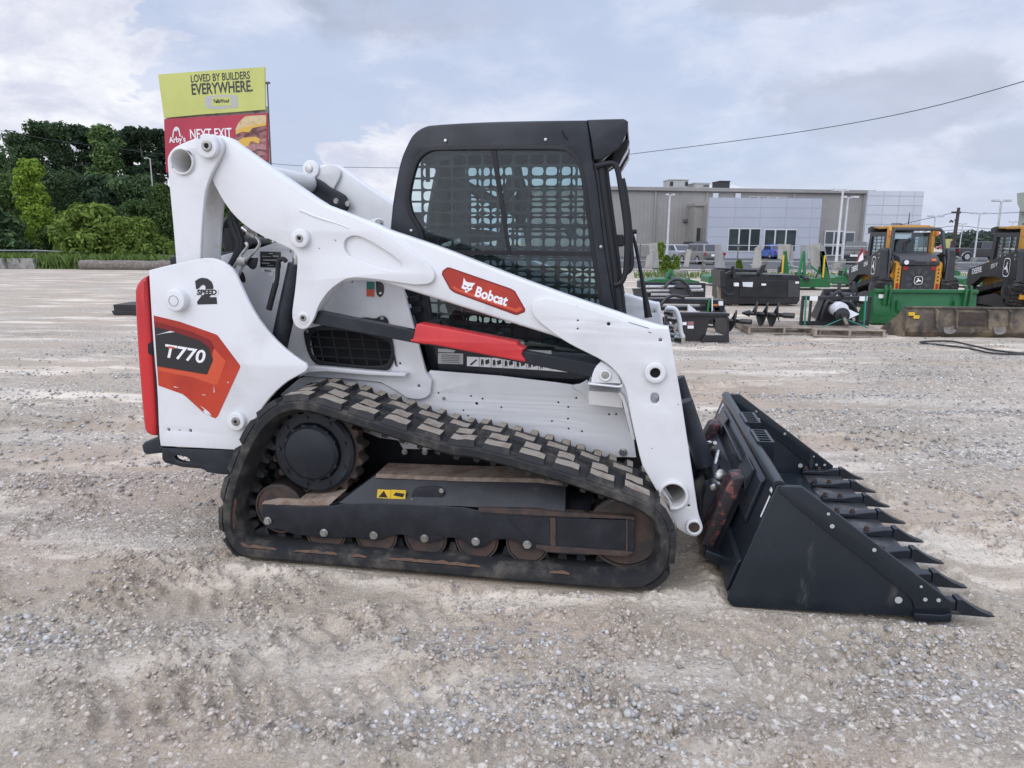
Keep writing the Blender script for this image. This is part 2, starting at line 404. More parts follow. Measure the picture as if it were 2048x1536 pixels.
# ---- crawler track
outer_px = ([(583, 1142), (520, 1136)] + vw('F', [(180, 1165), (110, 1085), (72, 990), (62, 900), (75, 780), (110, 660), (150, 540), (190, 455), (240, 360), (310, 270), (400, 205), (500, 178), (600, 182), (700, 210), (860, 260), (1080, 330), (1300, 400), (1536, 468)])
            + vw('G', [(140, 473), (370, 522), (600, 587), (850, 662), (1100, 750), (1250, 803), (1350, 855), (1425, 915), (1465, 985), (1485, 1070), (1483, 1180), (1455, 1290), (1385, 1370)]) + [(1274, 1184), (1161, 1176), (1000, 1166), (880, 1158), (720, 1149)])
OUT = [(x, max(z, 0.012)) for x, z in mpl(outer_px, .02)]
OUT = chaikin(OUT, 2, 80)
NS = 232
LOOP, LLEN = resample(OUT, NS)
if sum(LOOP[i][0] * LOOP[(i + 1) % NS][1] - LOOP[(i + 1) % NS][0] * LOOP[i][1] for i in range(NS)) < 0: LOOP = LOOP[::-1]
def loop_at(s):
    i = s / LLEN * NS; k = int(i) % NS; f = i - int(i)
    a, b = Vector(LOOP[k]), Vector(LOOP[(k + 1) % NS]); t = (Vector(LOOP[(k + 2) % NS]) - Vector(LOOP[k - 1])).normalized()
    return a.lerp(b, f), t, Vector((t.y, -t.x))
mb = MB()
prof = [(.022, -.052), (.020, -.018), (.030, -.003), (.060, .002), (.43, .002), (.46, -.003), (.47, -.018), (.468, -.052), (.415, -.078), (.32, -.08), (.17, -.08), (.075, -.078)]
rings = []
for i in range(NS):
    t = (Vector(LOOP[(i + 1) % NS]) - Vector(LOOP[i - 1])).normalized(); n = Vector((t.y, -t.x)); p = Vector(LOOP[i])
    rings.append([(p.x + n.x * o, v, p.y + n.y * o) for v, o in prof])
nv = len(prof); vs = [q for r in rings for q in r]
mb.add(vs, [(i * nv + j, i * nv + (j + 1) % nv, ((i + 1) % NS) * nv + (j + 1) % nv, ((i + 1) % NS) * nv + j) for i in range(NS) for j in range(nv)])
NP = int(round(LLEN / .172)); pitch = LLEN / NP
def lug(s0, va, vb, ln, h):
    p, t, n = loop_at(s0 % LLEN)
    if p.y < .05 and abs(n.x) < .75: return
    c = .008
    def pt(u, v, w): q = p + t * u + n * w; return (q.x, v, q.y)
    k = random.uniform(.002, .010); G = []
    for f in (0, .34, .67, 1):                      # follows the bend of the belt
        p2, t2, n2 = loop_at((s0 + (f - .5) * ln) % LLEN); e = (c + k * .5) * (1 - 2 * f) if f in (0, 1) else 0; hh = h + random.uniform(-.004, .002)
        row = []
        for v, w, du in ((va, -.006, 0), (va + c * (1 + random.random()), hh, e), (vb - c * (1 + random.random()), hh, e), (vb, -.006, 0)): q = p2 + t2 * du + n2 * w; row.append((q.x, v, q.y))
        G.append(row)
    vs_ = [q for r in G for q in r]
    mb.mi = 0; mb.add(vs_, [(i * 4 + j, i * 4 + j + 1, i * 4 + j + 5, i * 4 + j + 4) for i in range(3) for j in (0, 2)] + [(0, 3, 2, 1), (12, 13, 14, 15)])
    mb.mi = 1; mb.add(vs_, [(i * 4 + 1, i * 4 + 2, i * 4 + 6, i * 4 + 5) for i in range(3)]); mb.mi = 0
for i in range(NP):
    s0 = i * pitch
    lug(s0, .022, .128, .142, .025); lug(s0 + .016, .127, .240, .108, .025)
    lug(s0 + pitch / 2 - .012, .254, .352, .124, .025); lug(s0 + pitch / 2 - .048, .35, .468, .056, .025); lug(s0 + pitch / 2 + .044, .35, .468, .062, .025)
for i in range(58):                      # guide lugs on the inside of the belt
    p, t, n = loop_at(i * LLEN / 58)
    for va, vb in ((.16, .20), (.30, .34)):
        A = [p + t * u - n * .075 for u in (-.026, .026)]; B = [p + t * u - n * .125 for u in (-.012, .012)]
        vv = [(q.x, v, q.y) for v in (va, vb) for q in (A[0], A[1], B[1], B[0])]
        mb.add(vv, [(0, 1, 2, 3), (7, 6, 5, 4), (0, 4, 5, 1), (1, 5, 6, 2), (2, 6, 7, 3), (3, 7, 4, 0)])
TR = near(mesh('crawler_track', mb, ['rubber', 'lug_mud'], LO, label='black rubber crawler track caked with dried mud on its lugs'))
# ---- track frame
v0 = .10
low = vw('F', [(322, 828), (722, 842), (860, 812), (1536, 838)]) + vw('G', [(250, 905), (960, 912)]) + vw('G', [(960, 1190), (700, 1175), (610, 1140), (585, 1138), (560, 1158), (530, 1142), (500, 1105), (455, 1085), (400, 1085), (330, 1088), (300, 1120), (262, 1140), (228, 1143), (195, 1132), (150, 1090), (95, 1076), (20, 1072)]) + \
      vw('F', [(1440, 1030), (1400, 1045), (1350, 1064), (1300, 1062), (1245, 1035), (1200, 1014), (1110, 1012), (1050, 1045), (1000, 1048), (950, 1040), (900, 1030), (840, 1030), (760, 1035), (700, 1036), (590, 1018), (520, 1015), (440, 980), (345, 974), (324, 905)])
TF = near(plate('track_frame', mv('F', [], v0) + chaikin(mpl(low, v0), 1, 60), v0, .40, 'dark_frame', LO, bevel=.004))
mb = MB()       # sloping hood above it
bot = mpl(vw('F', [(722, 842), (790, 818), (1536, 836)]) + vw('G', [(630, 900), (800, 908)]), .101)
top = mpl(vw('F', [(745, 836), (1012, 648), (1536, 668)]) + vw('G', [(630, 705), (805, 730)]), .20)
n = len(bot)
V_ = [(x, .101, z) for x, z in bot] + [(x, .20, z) for x, z in top] + [(x, .40, z) for x, z in top] + [(x, .40, z) for x, z in bot]
mb.add(V_, [(i, i + 1, n + i + 1, n + i) for i in range(n - 1)] + [(n + i, n + i + 1, 2 * n + i + 1, 2 * n + i) for i in range(n - 1)] + [(n - 1, 4 * n - 1, 3 * n - 1, 2 * n - 1)])
mesh('hood', mb, 'dark_frame', TF)
gus = mb = MB()
mb.prism(mv('G', [(245, 882), (620, 892), (700, 905), (1180, 935), (1245, 942), (1245, 962), (1190, 955), (690, 935), (400, 920), (248, 910)], .085), .085, .13)
mb.prism(mv('G', [(615, 1120), (700, 1128), (1190, 1162), (1240, 1168), (1195, 1192), (1165, 1192), (690, 1166), (612, 1140)], .085), .085, .13)
mb.prism(mv('G', [(705, 945), (740, 950), (740, 1140), (705, 1135)], .085), .085, .13)
mb.prism(mv('G', [(1190, 955), (1203, 957), (1203, 1165), (1190, 1165)], .088), .088, .13)
mesh('idler_guard_rim', mb, 'rust', TF, bev=.002)
mb = MB(); mb.prism(mv('G', [(420, 940), (1245, 962), (1240, 1168), (700, 1130), (600, 1105)], .094), .094, .16)
mesh('idler_guard', mb, 'dark_frame', TF, bev=.002)
each('frame_bolt', bolt, [(*mp(*q, .095), .097, .0175, .016) for q in vw('F', [(355, 926), (700, 1000), (1005, 1016), (1318, 1035)]) + vw('G', [(228, 1098), (558, 1118)])], 'zinc', TF)
each('cover_screw', bolt, [(*mp(*q, .13), .13, .010, .010) for q in vw('F', [(1242, 797), (1422, 741)])], 'zinc', TF)
near(plate('inspection_cover', chaikin(mv('F', [(1258, 722), (1420, 716), (1436, 740), (1436, 780), (1400, 815), (1280, 820), (1235, 800), (1240, 760)], .135), 2, 90), .130, .145, 'dark_frame', LO, bevel=.002))
for k, (a, b) in enumerate((((1030, 733), (1112, 790)), ((1114, 735), (1204, 798)))):
    near(plate('warning_decal', mv('F', [(a[0], a[1]), (b[0], a[1] + 4), (b[0] - 5, b[1]), (a[0] - 5, b[1] - 5)], .122), .1215, .123, 'decal_yellow', LO, bevel=0))
mb = MB(); mb.prism(mv('F', [(1035, 780), (1068, 742), (1092, 784)], .1212), .1205, .1215); mb.prism(mv('F', [(1125, 770), (1140, 752), (1195, 760), (1185, 782)], .1212), .1205, .1215)
near(mesh('warning_symbol', mb, 'decal_black', LO))
# dried mud lying on the frame and shelf
mb = MB(); 
for _ in range(150):
    f = random.random()
    if f < .5: q = (random.uniform(330, 760), 826 - random.random() ** 2 * 28); v = random.uniform(.11, .36)
    elif f < .75: q = (random.uniform(1015, 1530), 650 + 15 * random.random()); v = random.uniform(.21, .38)
    else: q = (random.uniform(560, 840), 770 + 20 * random.random()); v = random.uniform(.2, .38)
    c = mp(*vw('F', [q])[0], v); r = random.uniform(.005, .016)
    a = random.random() * 6; M = Matrix.Translation((c[0], v, c[1])) @ Matrix.Rotation(a, 4, 'Z') @ Matrix.Rotation(a * 2, 4, 'X')
    mb.box(-r * 1.4, r * 1.4, -r, r, -r * .6, r * .6, M)
sh = mv('F', [(318, 826), (330, 808), (420, 790), (560, 796), (700, 786), (800, 768), (722, 838)], .11); mb.prism(sh, .11, .385)
tq = mpl(vw('F', [(1020, 648), (1536, 668)]) + vw('G', [(630, 705), (800, 728)]), .20)
mb.add([(x, .185, z - .008) for x, z in tq] + [(x, .205, z + .007) for x, z in tq] + [(x, .39, z + .010) for x, z in tq], [(i, i + 1, i + 5, i + 4) for i in range(3)] + [(i + 4, i + 5, i + 9, i + 8) for i in range(3)])
mud_mb, mb = mb, MB()
for sa, sb in ((.02, .22), (.34, .62), (.70, .95), (1.02, 1.10), (1.22, 1.70), (2.05, 2.15)):
    k = int((sb - sa) / .02); V2 = []
    s00 = min(range(NS), key=lambda i: LOOP[i][0] if LOOP[i][1] < .05 else 9) * LLEN / NS
    for i in range(k + 1):
        p, t, n = loop_at((s00 - .35 + sa + i * .02) % LLEN); w = .001 + (.003 + .008 * abs(math.sin(i * .7 + sa)) * random.uniform(.3, 1)) * abs(math.sin(math.pi * i / k)) ** .5
        for o, v in ((-.060 - w * .3, .032), (-.062 - w, .045 + w)): V2.append((p.x + n.x * o, v - .004, p.y + n.y * o))
    mb.add(V2, [(2 * i, 2 * i + 1, 2 * i + 3, 2 * i + 2) for i in range(k)])
near(mesh('clay_smear', mb, 'clay', LO, kind='stuff')); mb = mud_mb
near(mesh('dried_mud', mb, 'mud', LO, kind='stuff'))
# ---- sprocket, idlers, rollers
sc = mp(*vw('F', [(650, 490)])[0], .2); sr = px_len(631, 899, .2, 188) / 2
pts = []
NT = 19
for i in range(NT):
    for f, r in ((-.42, .885), (-.30, .90), (-.17, .975), (0, 1.0), (.17, .975), (.30, .90)):
        a = 2 * math.pi * (i + f) / NT + .1; pts.append((sc[0] + sr * r * math.cos(a), sc[1] + sr * r * math.sin(a)))
SP = near(plate('drive_sprocket', [pts], .20, .30, 'rust', LO, bevel=.006))
mb = MB(); mb.lathe((sc[0], .2, sc[1]), [(sr * .84, .0), (sr * .84, -.025), (sr * .78, -.04), (sr * .60, -.04), (sr * .57, -.03), (sr * .56, -.06), (sr * .50, -.075), (sr * .30, -.085), (sr * .03, -.09)], n=48)
for i in range(9):
    a = 2 * math.pi * i / 9 + .3; bolt(mb, sc[0] + sr * .70 * math.cos(a), sc[1] + sr * .70 * math.sin(a), .16, .011, .010)
for i in range(14):
    a = 2 * math.pi * i / 14; x, z = sc[0] + sr * .53 * math.cos(a), sc[1] + sr * .53 * math.sin(a)
    mb.box(x - .012, x + .012, .135, .165, z - .012, z + .012)
mesh('sprocket_hub', mb, 'black_paint', SP)
def wheel(name, q, rpx, v, parent=LO, w=.11):
    c = mp(*q, v); r = px_len(*q, v, 2 * rpx) / 2; mb = MB()
    mb.lathe((c[0], v, c[1]), [(r * .25, w * .3), (r * .5, w * .3), (r * .55, .035), (r * .84, .012), (r * .9, -.004), (r, 0), (r, w), (r * .9, w), (r * .3, w)], n=44)
    o = mesh(name, mb, 'roller_steel', parent); near(o)
    m2 = MB(); m2.lathe((c[0], v + .001, c[1]), [(r * .97, -.003), (r * 1.005, -.004), (r * 1.012, .004), (r * .985, .012)], n=44); mesh('worn_rim', m2, 'rust', o); return o
for q, r in zip(vw('F', [(710, 985), (1020, 1008), (1325, 1024)]) + vw('G', [(235, 1084), (560, 1108)]), (41, 41.5, 42, 42.5, 42.5)): wheel('track_roller', q, r, .125)
wheel('front_idler', vw('G', [(1185, 1038)])[0], 76, .125, w=.15); wheel('rear_idler', vw('F', [(428, 850)])[0], 47, .125, w=.15)
# ---- chassis
mf = [(505, 700), (610, 640), (700, 640), (790, 705), (862, 752), (1100, 775), (1290, 830), (1300, 1000), (560, 1000), (490, 900)]
plate('main_frame', mpl(mf, .56), .56, 1.44, 'black_deep', LO, bevel=.01)
lo_px = [(598, 757)] + vw('D', [(130, 1120), (450, 1140), (740, 1168), (880, 1240), (950, 1292)]) + [(860, 741), (1000, 752), (1110, 765)] + vw('E', [(540, 1075), (545, 1110), (620, 1135), (660, 1175), (700, 1250), (860, 1290), (1050, 1310)]) + vw('G', [(1175, 245), (1215, 400), (1238, 430), (1256, 560), (1100, 558), (700, 540)]) + [(1000, 905), (860, 890), (760, 876), (640, 830), (560, 790)]
holes = vw('G', [(198, 168), (272, 185), (234, 215), (149, 260), (180, 295), (392, 240), (410, 366), (757, 208), (872, 180), (821, 238), (819, 313), (716, 329), (823, 377), (908, 394), (1083, 285), (1128, 283)]) + vw('D', [(1215, 1255), (832, 1280)])
hr = [.0055] * len(holes); hr[2] = .008
near(plate('lower_side_panel', [mpl(lo_px, .53)] + [circ(*mp(*q, .53), r, 10) for q, r in zip(holes, hr)], .53, .545, 'white_paint', LO, bevel=.003))
for o in each('panel_bolt', bolt, [(*mp(*q, .53), .53, .008, .006) for q in vw('D', [(1262, 1297)])], 'zinc', LO): near(o)
mb = MB(); bolt(mb, *mp(*vw('G', [(1172, 525)])[0], .53), .53, .018, .02); near(mesh('corner_bolt', mb, 'steel', LO))
br = mv('F', [(1098, 392), (1365, 425), (1365, 486), (1190, 480), (1160, 430), (1100, 420)], .528); near(plate('lower_bracket', br, .515, .53, 'white_inner', LO))
for o in each('bracket_bolt', bolt, [(*mp(*q, .512), .512, .014, .012) for q in vw('F', [(1200, 442), (1300, 448), (1197, 502), (1320, 504)])], 'zinc', LO): near(o)
pt_c = mp(*vw('G', [(1010, 530)])[0], .528); near(plate('round_decal', circ(*pt_c, .021), .5275, .53, 'decal_grey', LO, bevel=0))
# upper white tower panel with engine grille
up_px = vw('A', [(700, 1170), (850, 1140), (1000, 1100), (1240, 1055), (1345, 1018), (1480, 1050)]) + [(700, 520), (790, 545)] + vw('D', [(925, 395), (1110, 1080), (1160, 1150), (1150, 1250), (1120, 1290), (1060, 1306), (1000, 1303), (950, 1290), (880, 1240), (740, 1165), (450, 1137), (130, 1118), (0, 1090)]) + [(540, 720), (480, 600)]
gr_hole = chaikin(mv('D', [(150, 760), (180, 735), (330, 735), (560, 760), (800, 800), (835, 835), (845, 940), (800, 1040), (770, 1055), (300, 1010), (200, 990), (165, 900)], .50), 2, 90)
near(plate('tower_panel', [mpl(up_px, .50), gr_hole, circ(*mp(*vw('D', [(508, 346)])[0], .50), .006, 10), circ(*mp(*vw('D', [(900, 1012)])[0], .50), .007, 10), circ(*mp(*vw('D', [(1055, 1196)])[0], .50), .009, 12), circ(*mp(*vw('A', [(1463, 1088)])[0], .50), .006, 10)], .50, .528, 'white_paint', LO, bevel=.004))
near(plate('panel_flange', mv('D', [(150, 1040), (210, 1035), (640, 1072), (930, 1092), (948, 1100), (940, 1122), (640, 1108), (300, 1078), (150, 1086), (60, 1130), (100, 1080)], .44), .44, .50, 'white_paint', LO, bevel=.006))
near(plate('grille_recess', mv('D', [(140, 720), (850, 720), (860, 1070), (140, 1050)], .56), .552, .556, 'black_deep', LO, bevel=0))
fr_o = chaikin(mv('D', [(112, 750), (130, 730), (190, 712), (560, 640), (620, 632), (700, 648), (735, 622), (770, 620), (800, 650), (808, 700), (840, 820), (858, 960), (830, 1040), (790, 1075), (680, 1070), (560, 1055), (300, 1035), (200, 1015), (150, 930), (120, 820)], .49), 2, 70)
fr_i = chaikin(mv('D', [(162, 800), (215, 735), (520, 750), (800, 820), (828, 870), (828, 960), (770, 1045), (300, 1000), (200, 975), (165, 900)], .49), 2, 90)
GF = near(plate('engine_grille', [fr_o, fr_i], .485, .499, 'black_satin', LO, bevel=.003))
mb = MB()
for a, b in (((175, 795), (830, 830)), ((165, 875), (835, 905)), ((180, 950), (830, 985))):
    A, B = mv('D', [a, b], .49); mb.tube([(A[0], .494, A[1]), (B[0], .494, B[1])], .0045, 6)
for x in range(220, 820, 118):
    A, B = mv('D', [(x, 740), (x + 60, 1035)], .49); mb.tube([(A[0], .491, A[1]), (B[0], .491, B[1])], .0045, 6)
mesh('grille_bars', mb, 'black_satin', GF)
each('grille_bolt', bolt, [(*mp(*vw('D', [q])[0], .485), .485, .008, .008) for q in ((140, 748), (755, 640))], 'zinc', GF)
# small latch window with decal
near(plate('latch_slot', chaikin(mv('D', [(704, 335), (770, 350), (772, 440), (738, 475), (706, 440)], .499), 2, 100), .496, .4995, 'decal_black', LO, bevel=.001))
near(plate('latch_knob', circ(*mp(*vw('D', [(742, 435)])[0], .495), .0065, 16), .488, .4965, 'decal_white', LO, bevel=.001))
near(plate('hand_decal', mv('D', [(627, 405), (692, 405), (692, 465), (627, 462)], .4985), .498, .4997, 'decal_red_bright', LO, bevel=0))
near(plate('green_decal', mv('D', [(627, 340), (692, 343), (692, 404), (627, 404)], .4985), .498, .4997, 'decal_green', LO, bevel=0))
# data plate and small decals
DP = plate('data_plate', mv('U', [(768, 705), (1120, 715), (1122, 985), (775, 975)], .498), .496, .4995, 'decal_black', LO, bevel=.001)
mb = MB()
for a, b, h in (((800, 790), (960, 795), 10), ((985, 785), (1085, 790), 20), ((820, 852), (1060, 856), 18), ((800, 905), (930, 910), 14), ((890, 945), (1000, 948), 8), ((920, 740), (990, 744), 16)):
    mb.prism(mv('U', [(a[0], a[1] - h / 2), (b[0], b[1] - h / 2), (b[0], b[1] + h / 2), (a[0], a[1] + h / 2)], .4955), .4950, .4961)
mesh('plate_print', mb, 'decal_grey', DP)
plate('maker_decal', mv('U', [(788, 995), (1080, 1000), (1080, 1060), (788, 1055)], .4985), .498, .4996, 'decal_white', LO, bevel=0)
fit_text('maker_lettering', 'Bobcat', vw('U', [(845, 1030)])[0], vw('U', [(960, 1033)])[0], 4, .4976, 'decal_black', LO, bold=.03)
plate('small_decal', mv('U', [(908, 1068), (1028, 1070), (1028, 1130), (908, 1128)], .4985), .498, .4996, 'decal_white', LO, bevel=0)
# ---- tail: side plates, red tailgate, bumper
tail = mv('B', [(125, 135), (300, 92), (480, 53), (560, 53), (640, 88), (695, 140), (740, 240), (800, 370), (880, 500), (1000, 635), (1120, 728), (1172, 758), (1186, 785), (1172, 812), (1100, 850), (1040, 885), (950, 965), (870, 1070), (805, 1195), (760, 1290), (728, 1337), (203, 1310), (193, 1240), (180, 900), (160, 700), (140, 400)], .16)
tail = chaikin(tail, 1, 30)
hl = [circ(*mp(*q, .16), r, 14) for q, r in zip(vw('B', [(257, 1202), (330, 1206), (402, 1208)]), (.009, .0045, .009))]
TP = near(plate('tail_plate', [tail] + hl, .16, .185, 'white_paint', LO, bevel=.005))
plate('rear_body', mv('B', [(150, 220), (420, 150), (465, 300), (540, 600), (690, 850), (640, 1280), (215, 1270)], .195), .186, 1.814, 'black_satin', LO, bevel=.02)
plate('engine_hood', mpl([(336, 516), (352, 508), (470, 503), (560, 500), (560, 560), (340, 540)], .56), .56, 1.44, 'black_plastic', LO, bevel=.02)
TG = plate('tailgate', chaikin(mv('B', [(128, 168), (100, 176), (65, 205), (42, 245), (35, 285), (45, 520), (60, 760), (80, 1000), (95, 1170), (108, 1215), (140, 1238), (190, 1242), (184, 1100), (150, 560)], .19), 1, 80), .175, 1.825, 'red_paint', LO, bevel=.025)
plate('tailgate_notch', mv('B', [(118, 628), (150, 612), (156, 706), (135, 700), (120, 690)], .174), .1735, .19, 'black_deep', TG, bevel=.002)
plate('gate_seal', mv('B', [(128, 170), (140, 172), (200, 1300), (190, 1300)], .172), .171, 1.83, 'black_satin', LO, bevel=.002)
bump = mv('B', [(79, 1306), (97, 1282), (195, 1248), (203, 1310), (222, 1318), (215, 1356), (112, 1368), (90, 1352)], .175); plate('bumper', bump, .17, 1.83, 'black_paint', LO, bevel=.012)
skirt = mv('B', [(218, 1318), (730, 1338), (700, 1480), (680, 1500), (620, 1496), (520, 1482), (505, 1468), (480, 1458), (360, 1448), (240, 1418), (222, 1395)], .175)
near(plate('bumper_skirt', [skirt, chaikin(mv('B', [(300, 1372), (330, 1368), (404, 1385), (404, 1418), (345, 1412), (310, 1396)], .175), 2, 100)], .165, .195, 'black_paint', LO, bevel=.004))
# bosses on the tail
for q, r, h, hd in (((294, 338), 20, .045, 'white_paint'), ((702, 1147), 17.5, .03, 'white_paint')):
    x, y = vw('B', [q])[0]; near(disc(x, y, r, .16 - h, .162, hd, 'pin_boss', TP if False else LO, bev=.006))
x, y = vw('B', [(702, 1147)])[0]; near(disc(x, y, 8, .122, .132, 'worn_steel', 'pivot_pin', LO, bev=.003)); near(disc(x, y, 3.2, .1205, .1222, 'black_deep', 'pin_socket', LO, bev=0))
x, y = vw('B', [(290, 340)])[0]; near(disc(x, y, 9.6, .1135, .116, 'decal_black', 'pin_seam', LO, hole=9.0, bev=0)); 
# tail decal
def dec(view, pts, v, m, name, parent, th=.0008): return plate(name, mv(view, pts, v), v - th, v + th * .2, m, parent, bevel=0)
TD = dec('B', [(158, 437), (330, 478), (560, 558), (585, 570), (735, 770), (735, 785), (588, 1108), (570, 1125), (540, 1112), (520, 1090), (505, 1098), (490, 1085), (380, 985), (350, 962), (190, 905)], .1592, 'decal_red', 'model_decal', LO)
dec('B', [(160, 478), (200, 485), (420, 548), (540, 605), (562, 650), (548, 700), (525, 652), (470, 607), (300, 548), (165, 512)], .1584, 'decal_red_dark', 'decal_shade', TD)
dec('B', [(545, 640), (640, 742), (585, 900), (555, 898), (420, 850), (188, 806), (187, 782), (515, 834), (556, 740)], .1584, 'decal_red_bright', 'decal_highlight', TD)
dec('B', [(165, 512), (300, 547), (470, 606), (526, 652), (554, 732), (515, 832), (182, 775)], .1577, 'decal_black', 'decal_field', TD)
for pts_ in ([(470, 1040), (500, 1060), (530, 1085), (545, 1108), (525, 1095), (505, 1100), (490, 1078), (498, 1066)], [(480, 965), (512, 968), (490, 971)], [(650, 880), (660, 880), (655, 892)], [(560, 905), (566, 950), (560, 955)], [(290, 910), (330, 920), (300, 918)], [(165, 570), (270, 540), (300, 548), (230, 556)]): dec('B', pts_, .1573, 'white_paint', 'decal_chip', TD)
fit_text('model_lettering', 'T770', vw('B', [(234, 672)])[0], vw('B', [(504, 716)])[0], 25, .1566, 'decal_white', LO, bold=.018, shear=.18)
dec('B', [(258, 641), (296, 648), (294, 660), (254, 655)], .1556, 'decal_red_bright', 'lettering_accent', TD)
fit_text('speed_numeral', '2', vw('B', [(440, 276)])[0], vw('B', [(572, 272)])[0], 48, .1588, 'decal_black', LO, bold=.06)
dec('B', [(430, 262), (590, 262), (590, 300), (430, 300)], .1582, 'white_paint', 'numeral_band', LO)
fit_text('speed_lettering', 'SPEED', vw('B', [(445, 282)])[0], vw('B', [(580, 282)])[0], 10.0, .1572, 'decal_black', LO, bold=.05, shear=.2)
# ---- rear link (two plates round the arm)
lk = chaikin(mv('A', [(512, 400), (515, 355), (540, 310), (585, 272), (700, 225), (770, 197), (830, 180), (885, 190), (925, 228), (937, 280), (925, 335), (880, 425), (840, 505), (805, 610), (787, 740), (770, 1000), (765, 1190), (580, 1190), (562, 950), (531, 620), (518, 480)], .19), 1, 60)
tube_c = mp(*vw('A', [(633, 395)])[0], .19); tube_r = px_len(364, 323, .19, 48) / 2
hole_t = circ(*tube_c, tube_r * .86, 32)
LK = near(plate('rear_link', [lk, hole_t], .195, .222, 'white_paint', LO, bevel=.005))
near(plate('inner_link', [[(x + .01, z) for x, z in lk], [(x + .01, z) for x, z in hole_t]], .352, .372, 'white_inner', LO, bevel=.005))
plate('cross_tube', [circ(*tube_c, tube_r, 40), circ(*tube_c, tube_r * .84, 40)], .178, 2 - .178, 'white_inner', LO, bevel=.006)
x, y = 200 + 815 / 3.84, 220 + 275 / 3.84
near(disc(x, y, 21.5, .165, .197, 'white_paint', 'link_boss', LO, bev=.006)); near(disc(x, y, 21, .373, .39, 'white_paint', 'inner_boss', LO, bev=.006)); near(disc(x, y, 10, .158, .17, 'worn_steel', 'link_pin', LO, bev=.003, hole=4.5)); near(disc(x, y, 4.6, .164, .17, 'black_deep', 'pin_socket', LO, bev=0)); near(disc(x, y, 9, .389, .40, 'zinc', 'inner_pin', LO, bev=.003))
# ---- loader arm
armtop = [(399, 272), (437, 269)] + [(450, 273), (512.5, 317.7), (577.6, 362), (642.7, 407.5), (665, 415.6), (696, 428), (716.6, 436), (745, 446), (772.7, 459), (820, 474.5), (881.6, 495.5), (957, 525), (1033, 554.5), (1154, 598), (1214.6, 618), (1270, 637.5), (1322, 653), (1338, 655)]
boxbot = [(1344, 690), (1352, 740), (1360, 780), (1372, 860), (1391, 984), (1397, 1037), (1389, 1050), (1360, 1045), (1290, 930), (1268, 860), (1256, 795), (1235, 745), (1180, 706), (1122, 677), (1040, 652), (922, 614), (807, 578), (748, 560), (685, 562), (661, 579), (635, 617), (619, 653), (604, 655), (590, 646), (586, 631), (593, 577), (597, 521), (590, 503), (572, 493.5), (512.5, 467), (481, 444), (455, 415), (434, 379), (421, 353), (402, 325), (392, 300)]
tube2 = mp(*vw('G', [(1490, 797)])[0], .23); t2r = px_len(1345, 988, .23, 62) / 2
ARM = near(plate('loader_arm', [chaikin(mpl(armtop + boxbot, .245), 1, 40), circ(*mp(1310.5, 746.5, .245), .030, 20), chaikin(mv('E', [(1380 - 45, 1165), (1380, 1150), (1425, 1170), (1425, 1250), (1380, 1272), (1340, 1250)], .245), 2, 120), circ(*mp(*vw('E', [(1437, 612)])[0], .245), .009, 14), circ(*mp(*vw('E', [(907, 450)])[0], .245), .009, 14), circ(*mp(*vw('E', [(593, 415)])[0], .245), .005, 10), circ(*mp(*vw('E', [(591, 500)])[0], .245), .005, 10), circ(*mp(*vw('G', [(1592, 867)])[0], .245), .007, 12), circ(*tube2, t2r * .8, 30)], .248, .345, 'white_paint', LO, bevel=.016))
d1 = [(399, 274), (437, 271.5), (450, 275.5), (511, 320.5), (576, 365), (641, 410), (664, 418.5), (690, 428), (700, 430.5), (733, 446), (767, 462), (821, 501.6), (852, 525), (864, 537), (870, 550), (867, 562), (857, 568.5), (833, 570), (824, 569), (787, 563.5), (751, 558.5), (714, 555), (697, 557), (685, 561.3), (661, 578.3), (644, 600), (635, 617), (629, 636), (619, 653), (612, 657.5), (604, 658.5), (595, 655), (588, 647), (584, 631), (587, 605), (591, 577.7), (596, 521.5), (593, 508), (585, 500), (572, 493), (512.5, 466.5), (481, 443.5), (455, 414.5), (434, 378.5), (421, 352.5), (402, 325), (390, 300)]
slot = [(687, 487.5), (693, 476), (707, 471), (720, 473), (736, 480), (770, 500), (800, 521.5), (805.5, 530), (803, 539), (796, 541.5), (787.5, 540.5), (765.5, 537), (735, 527), (702, 515), (691, 505)]
near(plate('rear_doubler', [chaikin(mpl(d1, .23), 1, 55), chaikin(mpl(slot, .23), 2, 80)], .226, .2485, 'white_paint', LO, bevel=.0045))
d2 = [(1062.5, 616.6), (1065, 606), (1074, 598), (1089, 595.3), (1118, 600), (1177, 616.6), (1235, 636), (1274, 648), (1302, 654.7), (1337, 657), (1343.5, 687), (1351.5, 736), (1359, 778), (1371, 860), (1390, 984), (1397, 1030), (1404, 1046), (1406.5, 1056), (1402, 1067), (1391, 1073.5), (1380, 1071), (1366, 1064), (1354, 1056), (1352, 1050), (1290, 940), (1283, 927.5), (1267.5, 859), (1258, 812), (1255, 788.5), (1247, 765), (1235, 745.5), (1216, 728), (1202, 719), (1177, 706.5), (1145.5, 691), (1122, 677), (1106, 665.5), (1069, 636)]
e2 = [circ(*mp(1310.5, 746.5, .23), .025, 24), chaikin(mv('E', [(1336, 1165), (1380, 1150), (1425, 1170), (1425, 1250), (1380, 1272), (1338, 1250)], .23), 2, 120), circ(*mp(*vw('E', [(1437, 612)])[0], .23), .0085, 14), circ(*mp(*vw('E', [(907, 450)])[0], .23), .0085, 14), circ(*mp(*vw('E', [(593, 415)])[0], .23), .0045, 10), circ(*mp(*vw('E', [(591, 500)])[0], .23), .0045, 10), circ(*mp(*vw('G', [(1592, 867)])[0], .23), .0065, 12), circ(*tube2, t2r * .82, 30)]
near(plate('front_doubler', [chaikin(mpl(d2, .23), 1, 48)] + e2, .226, .2485, 'white_paint', LO, bevel=.0045))
